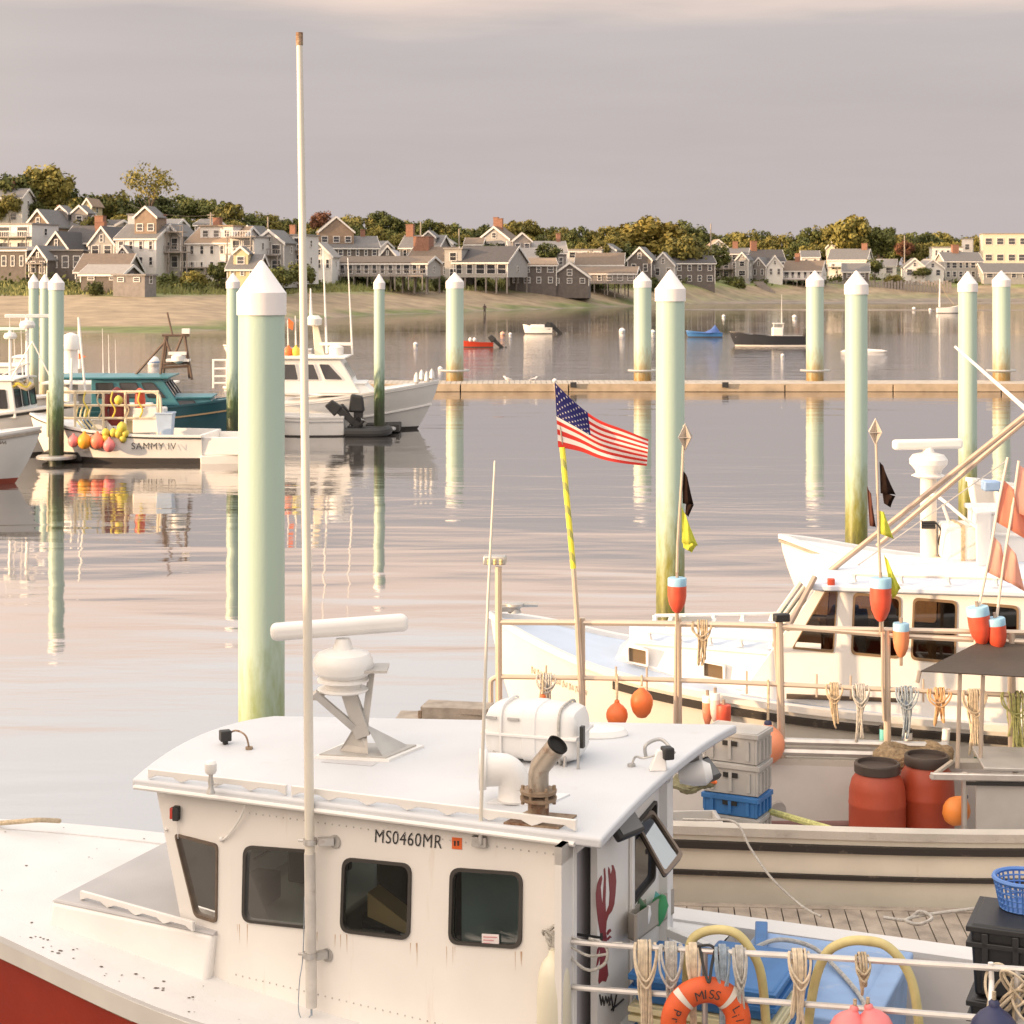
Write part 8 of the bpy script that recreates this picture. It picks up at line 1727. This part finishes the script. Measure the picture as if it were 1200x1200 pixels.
def ring_text(txt, a0, da, size, flip=1, bold=0.0):
    for i, chh in enumerate(txt):
        if chh == ' ': continue
        a = a0 + da * i; c0 = ringp(a, math.pi / 2, off=.004); tx = tilt @ Vector((math.cos(a), 0, -math.sin(a))); tz = tilt @ Vector((math.sin(a), 0, math.cos(a)))
        tx, tz = tx * flip, tz * flip
        tm = text_mb(chh, c0, tx, tz, size); cx_ = sum(((v - c0).dot(tx) for v in tm.v)) / len(tm.v); cz_ = sum(((v - c0).dot(tz) for v in tm.v)) / len(tm.v)
        tm.v = [v - tx * cx_ - tz * cz_ + Vector((0, -.006, 0)) for v in tm.v]; tm.build('letter', M_black, lrb, smooth=0)
ring_text('MISS', R(-15), R(11), .085); ring_text('Prov', R(-66), R(-12), .08, -1); ring_text('Lilly', R(60), R(10), .08)
b = MB(); b.tube(spline([RL(820, 1110), RL(823, 1128) - Vector((0, .12, 0)), RL(827, 1138) - Vector((0, .2, 0)), RL(832, 1126) - Vector((0, .1, 0)), RL(838, 1112)], 5), .010, 6); b.tube(spline([RL(806, 1128), RL(814, 1112), RL(824, 1108), RL(836, 1110), RL(846, 1130)], 5), .010, 6); b.build('lashing', M_black, lr)
# rope hanks on the near rail
g1 = 'rope hanks tied over the near rail'
mcr = MATS['cream_rope']
def nh(px, length, w_, m, label, n=7, seed=3): return hank(px, 0, length, w_, m, label, n=max(3, n - 2), seed=seed, Y=12.4, group=g1, r=.0085, point=RL(px, r_hi(px)))
nh(756, 130, 25, mcr, 'cream rope hank on the near rail, left one of the pair beside the life ring', 9); nh(786, 120, 22, M_rope2, 'grey rope hank on the near rail, right one of the pair beside the life ring', 8)
nh(812, 150, 13, MATS['cream_rope'], 'long pale rope hank falling behind the life ring', 9, 5); nh(846, 140, 12, M_ropeb, 'bluish rope hank falling behind the right of the life ring', 7, 6); nh(866, 110, 12, M_rope2, 'thin grey rope hank just right of the life ring top', 6, 9)
nh(936, 95, 24, mcr, 'cream rope hank hanging between the two yellow hoses', 8, 4); nh(1010, 40, 12, M_rope, 'short tan rope holding up the pink buoys', 4, 8)
# yellow hose arches
for i, (pts, lb) in enumerate((([(806, 1180), (808, 1135), (815, 1110), (838, 1101), (866, 1106), (885, 1128), (898, 1160), (905, 1230)], 'yellow hose arching over the rail behind the life ring'), ([(948, 1230), (958, 1165), (972, 1130), (990, 1118), (1014, 1115), (1045, 1122), (1068, 1146), (1082, 1180), (1090, 1240)], 'yellow hose arching over the rail above the pink buoys'))):
    t = thing('hose', lb, 'hose', RL(pts[3][0], pts[3][1])); MB().tube(spline([RL(x, y) + Vector((0, .12 + .02 * j, 0)) for j, (x, y) in enumerate(pts)], 6), .031, 12).build('tube', M_hose, t)
# pink and navy buoys on the near rail
for px, py, lb, d_ in ((994, 1188, 'pink ball buoy hanging on the near rail, left of the pair', .0), (1025, 1186, 'pink ball buoy hanging on the near rail, right of the pair', .06)):
    Y = YR(px) - .2 + d_; pball(P(px, py + 22, Y), .125, M_pink, lb, 'pink buoys on the near rail', upd=(.25 if px < 1010 else -.25, 0, 1), line=.04)
t = pball(P(1165, 1212, YR(1165) - .2), .15, M_navy, 'navy blue buoy hanging on the near rail at the right edge', line=.05)
b = MB(); b.tube([P(1161, 1180, YR(1165) - .2), RL(1162, 1150), RL(1161, 1128)], .017, 8); b.build('lanyard', M_whitefar, t)
t = thing('rope_bundle', 'tan bundle of line heaped over the near rail below the black crates', 'rope', RL(1182, 1135))
for j in range(9):
    c = RL(1172 + j * 5, 1138 + (j % 4) * 7); MB().tube(spline([c + Vector((math.cos(a) * (.09 + .01 * (j % 3)), math.sin(a) * .07, math.sin(a + j) * .12 - .10)) for a in [i * .628 for i in range(11)]], 3), .009, 6).build('coil', M_rope if j % 2 else mcr, t)
# ---- inside the after deck
def tub(q0, q1, m, name, label, lidm=None, group=None, lid=True):
    t = thing(name, label, 'tub', (q0[0] + q0[2]) / 2, 0, group); b = MB(); b.hexa(q0, q1); b.build('tub_body', m, t, bevel=.03, segs=3); return t
def deckbox(u0, u1, v0, v1, z0, z1, m, name, label, cat='tub', ribs=0, lid=None, group=None):
    t = thing(name, label, cat, B1((u0 + u1) / 2, (v0 + v1) / 2, z0), AX, group); ins = .03
    def L(u, v, z): return B1(u, v, z)
    b = MB(); b.hexa([L(u0 + ins, v0 + ins, z0), L(u1 - ins, v0 + ins, z0), L(u1 - ins, v1 - ins, z0), L(u0 + ins, v1 - ins, z0)], [L(u0, v0, z1), L(u1, v0, z1), L(u1, v1, z1), L(u0, v1, z1)]); b.build('tub_body', m, t, bevel=.025, segs=3)
    if ribs:
        for i in range(ribs):
            f = (i + .5) / ribs
            MB().box(L(lerp(u0, u1, f), v0 + .0, lerp(z0, z1, .5)), (.05, .05, (z1 - z0) * .8), AX).build('rib', m, t, bevel=.008); MB().box(L(u1 - .0, lerp(v0, v1, f), lerp(z0, z1, .5)), (.05, .05, (z1 - z0) * .8), AX).build('rib', m, t, bevel=.008)
    if lid:
        b = MB(); e = .03; b.hexa([L(u0 - e, v0 - e, z1 - .03), L(u1 + e, v0 - e, z1 - .03), L(u1 + e, v1 + e, z1 - .03), L(u0 - e, v1 + e, z1 - .03)], [L(u0 - e, v0 - e, z1 + .05), L(u1 + e, v0 - e, z1 + .05), L(u1 + e, v1 + e, z1 + .05), L(u0 - e, v1 + e, z1 + .05)]); lo_ = b.build('lid', lid, t, bevel=.02, segs=3)
        b = MB(); b.hexa([L(u0 + .12, v0 + .12, z1 + .045), L(u1 - .12, v0 + .12, z1 + .045), L(u1 - .12, v1 - .12, z1 + .045), L(u0 + .12, v1 - .12, z1 + .045)], [L(u0 + .15, v0 + .15, z1 + .066), L(u1 - .15, v0 + .15, z1 + .066), L(u1 - .15, v1 - .15, z1 + .066), L(u0 + .15, v1 - .15, z1 + .066)]); b.build('lid_panel', lid, lo_, bevel=.01)
    return t
li = m1.inverted()
vat = deckbox(4.25, 5.45, -.15, 1.35, .5, 1.22, M_bluevat, 'insulated_tub', 'large light blue lidded fish tub on the after deck', lid=M_bluevat)
b = MB(); b.tube(spline([B1(4.3, .5, 1.36), B1(4.5, .8, 1.42), B1(4.75, .95, 1.36), B1(5.0, .7, 1.32), B1(5.3, .2, 1.31), B1(5.42, -.1, 1.28)], 6), .018, 8); t = thing('rope', 'pale rope lying across the light blue lid', 'rope', B1(4.8, .6, 1.3)); b.build('strand', M_rope2, t)
MB().box(B1(4.36, .95, 1.31), (.1, 1.0, .05), AX + R(14)).build('strap', M_bluecrate, vat, bevel=.01)
gsx = 'blue and cream crates stacked on the after deck'
zc = .58
for i, (h, m_, lb) in enumerate(((.42, M_bluecrate, 'deep blue crate at the foot of the stack by the doorway'), (.30, M_bluecrate, 'blue crate just under the cream one in the stack by the doorway'), (.17, M_cream, 'cream crate sandwiched between the blue ones by the doorway'), (.22, M_bluecrate, 'topmost blue crate of the stack by the doorway'))):
    e = .0 if i != 2 else -.02; deckbox(3.92 + (.0), 4.95, -.98 - e, -.30 + e, zc, zc + h, m_, 'crate', lb, 'crate', 0, None, gsx)
    t = None; b = MB(); ct = [o_ for o_ in col.objects if o_.get('label') == lb][0]
    for dz in (h - .03, h * .45): b.hexa([B1(3.905, -1.0, zc + dz - .02), B1(4.965, -1.0, zc + dz - .02), B1(4.965, -.28, zc + dz - .02), B1(3.905, -.28, zc + dz - .02)], [B1(3.905, -1.0, zc + dz + .02), B1(4.965, -1.0, zc + dz + .02), B1(4.965, -.28, zc + dz + .02), B1(3.905, -.28, zc + dz + .02)])
    b.build('rim_band', m_, ct, bevel=.006); zc += h + .006
deckbox(4.15, 4.9, -.25, .45, .5, 1.50, M_bluecrate, 'crate', 'blue crate standing behind the cream banded stack, edge showing', 'crate', 3)
# black crates with the blue basket
for i, (z0, z1, lb) in enumerate(((.5, 1.45, 'lower black crate at the right edge'), (1.46, 1.98, 'upper black crate at the right edge, blue basket on it'))):
    pc = P(1186, 1100, 13.6); l = li @ pc; t = deckbox(l.x - .25, l.x + .6, l.y - .35, l.y + .3, z0, z1, mat('black_crate_plastic', (.012, .012, .013), .45, var=.2), 'crate', lb, 'crate', 4, None, 'black crates on the after deck')
    b = MB(); 
    for dz in (-.03, -.14):
        z = z1 + dz; b.hexa([B1(l.x - .275, l.y - .375, z - .02), B1(l.x + .62, l.y - .375, z - .02), B1(l.x + .62, l.y + .32, z - .02), B1(l.x - .275, l.y + .32, z - .02)], [B1(l.x - .275, l.y - .375, z + .02), B1(l.x + .62, l.y - .375, z + .02), B1(l.x + .62, l.y + .32, z + .02), B1(l.x - .275, l.y + .32, z + .02)])
    b.build('rim_band', MATS['black_crate_plastic'], t, bevel=.006)
bc = P(1200, 1052, 13.7); bc.z = 1.99; bk_ = thing('basket', 'round blue plastic basket on the black crates', 'basket', bc); M_bk = mat('basket_blue', (.08, .20, .52), .45, var=.06)
rb0, rb1, hB = .17, .215, .21; b = MB()
for j in range(6):
    z = hB * j / 5; r_ = lerp(rb0, rb1, j / 5); b.tube([bc + Vector((math.cos(a) * r_, math.sin(a) * r_, z)) for a in [i * .2618 for i in range(24)]], .007 if j < 5 else .018, 6, closed=True)
b.build('hoop', M_bk, bk_)
b = MB()
for i in range(30): a = i * .2094; b.tube([bc + Vector((math.cos(a) * rb0, math.sin(a) * rb0, 0)), bc + Vector((math.cos(a) * rb1, math.sin(a) * rb1, hB))], .008, 5)
tag(b.build('slats', M_bk, bk_), kind='stuff')
MB().lathe([(rb0, 0), (rb0, .008)], bc, 24).build('base', M_bk, bk_)
# lines
def mrope(pts, label, m=M_rope2, r=.012, name='mooring_line'):
    t = thing(name, label, 'rope', pts[0]); MB().tube(spline(pts, 8), r, 8).build('strand', m, t)
mrope([P(800, 960, 18.55), P(830, 961, 18.5), P(862, 964, 18.42), P(880, 995, 18.3), P(905, 1030, 18.1), P(940, 1062, 17.9), P(962, 1074, 17.6)], 'pale line dropping from the cream workboat gunwale to the plank float')
mrope([P(1035, 1075, 17.45), P(1062, 1078, 17.4), P(1078, 1068, 17.4), P(1092, 1076, 17.3), P(1076, 1083, 17.3), P(1062, 1078, 17.35), P(1085, 1072, 17.4), P(1150, 1064, 17.3)], 'pale line knotted on the plank float beside the black crates', r=.016)
mrope([P(-20, 966, 17.35), P(20, 963, 17.1), P(45, 961, 17.0), P(70, 962, 17.2)], 'frayed bow line lying on the red hulled boat foredeck', M_rope, .022, 'bow_line')
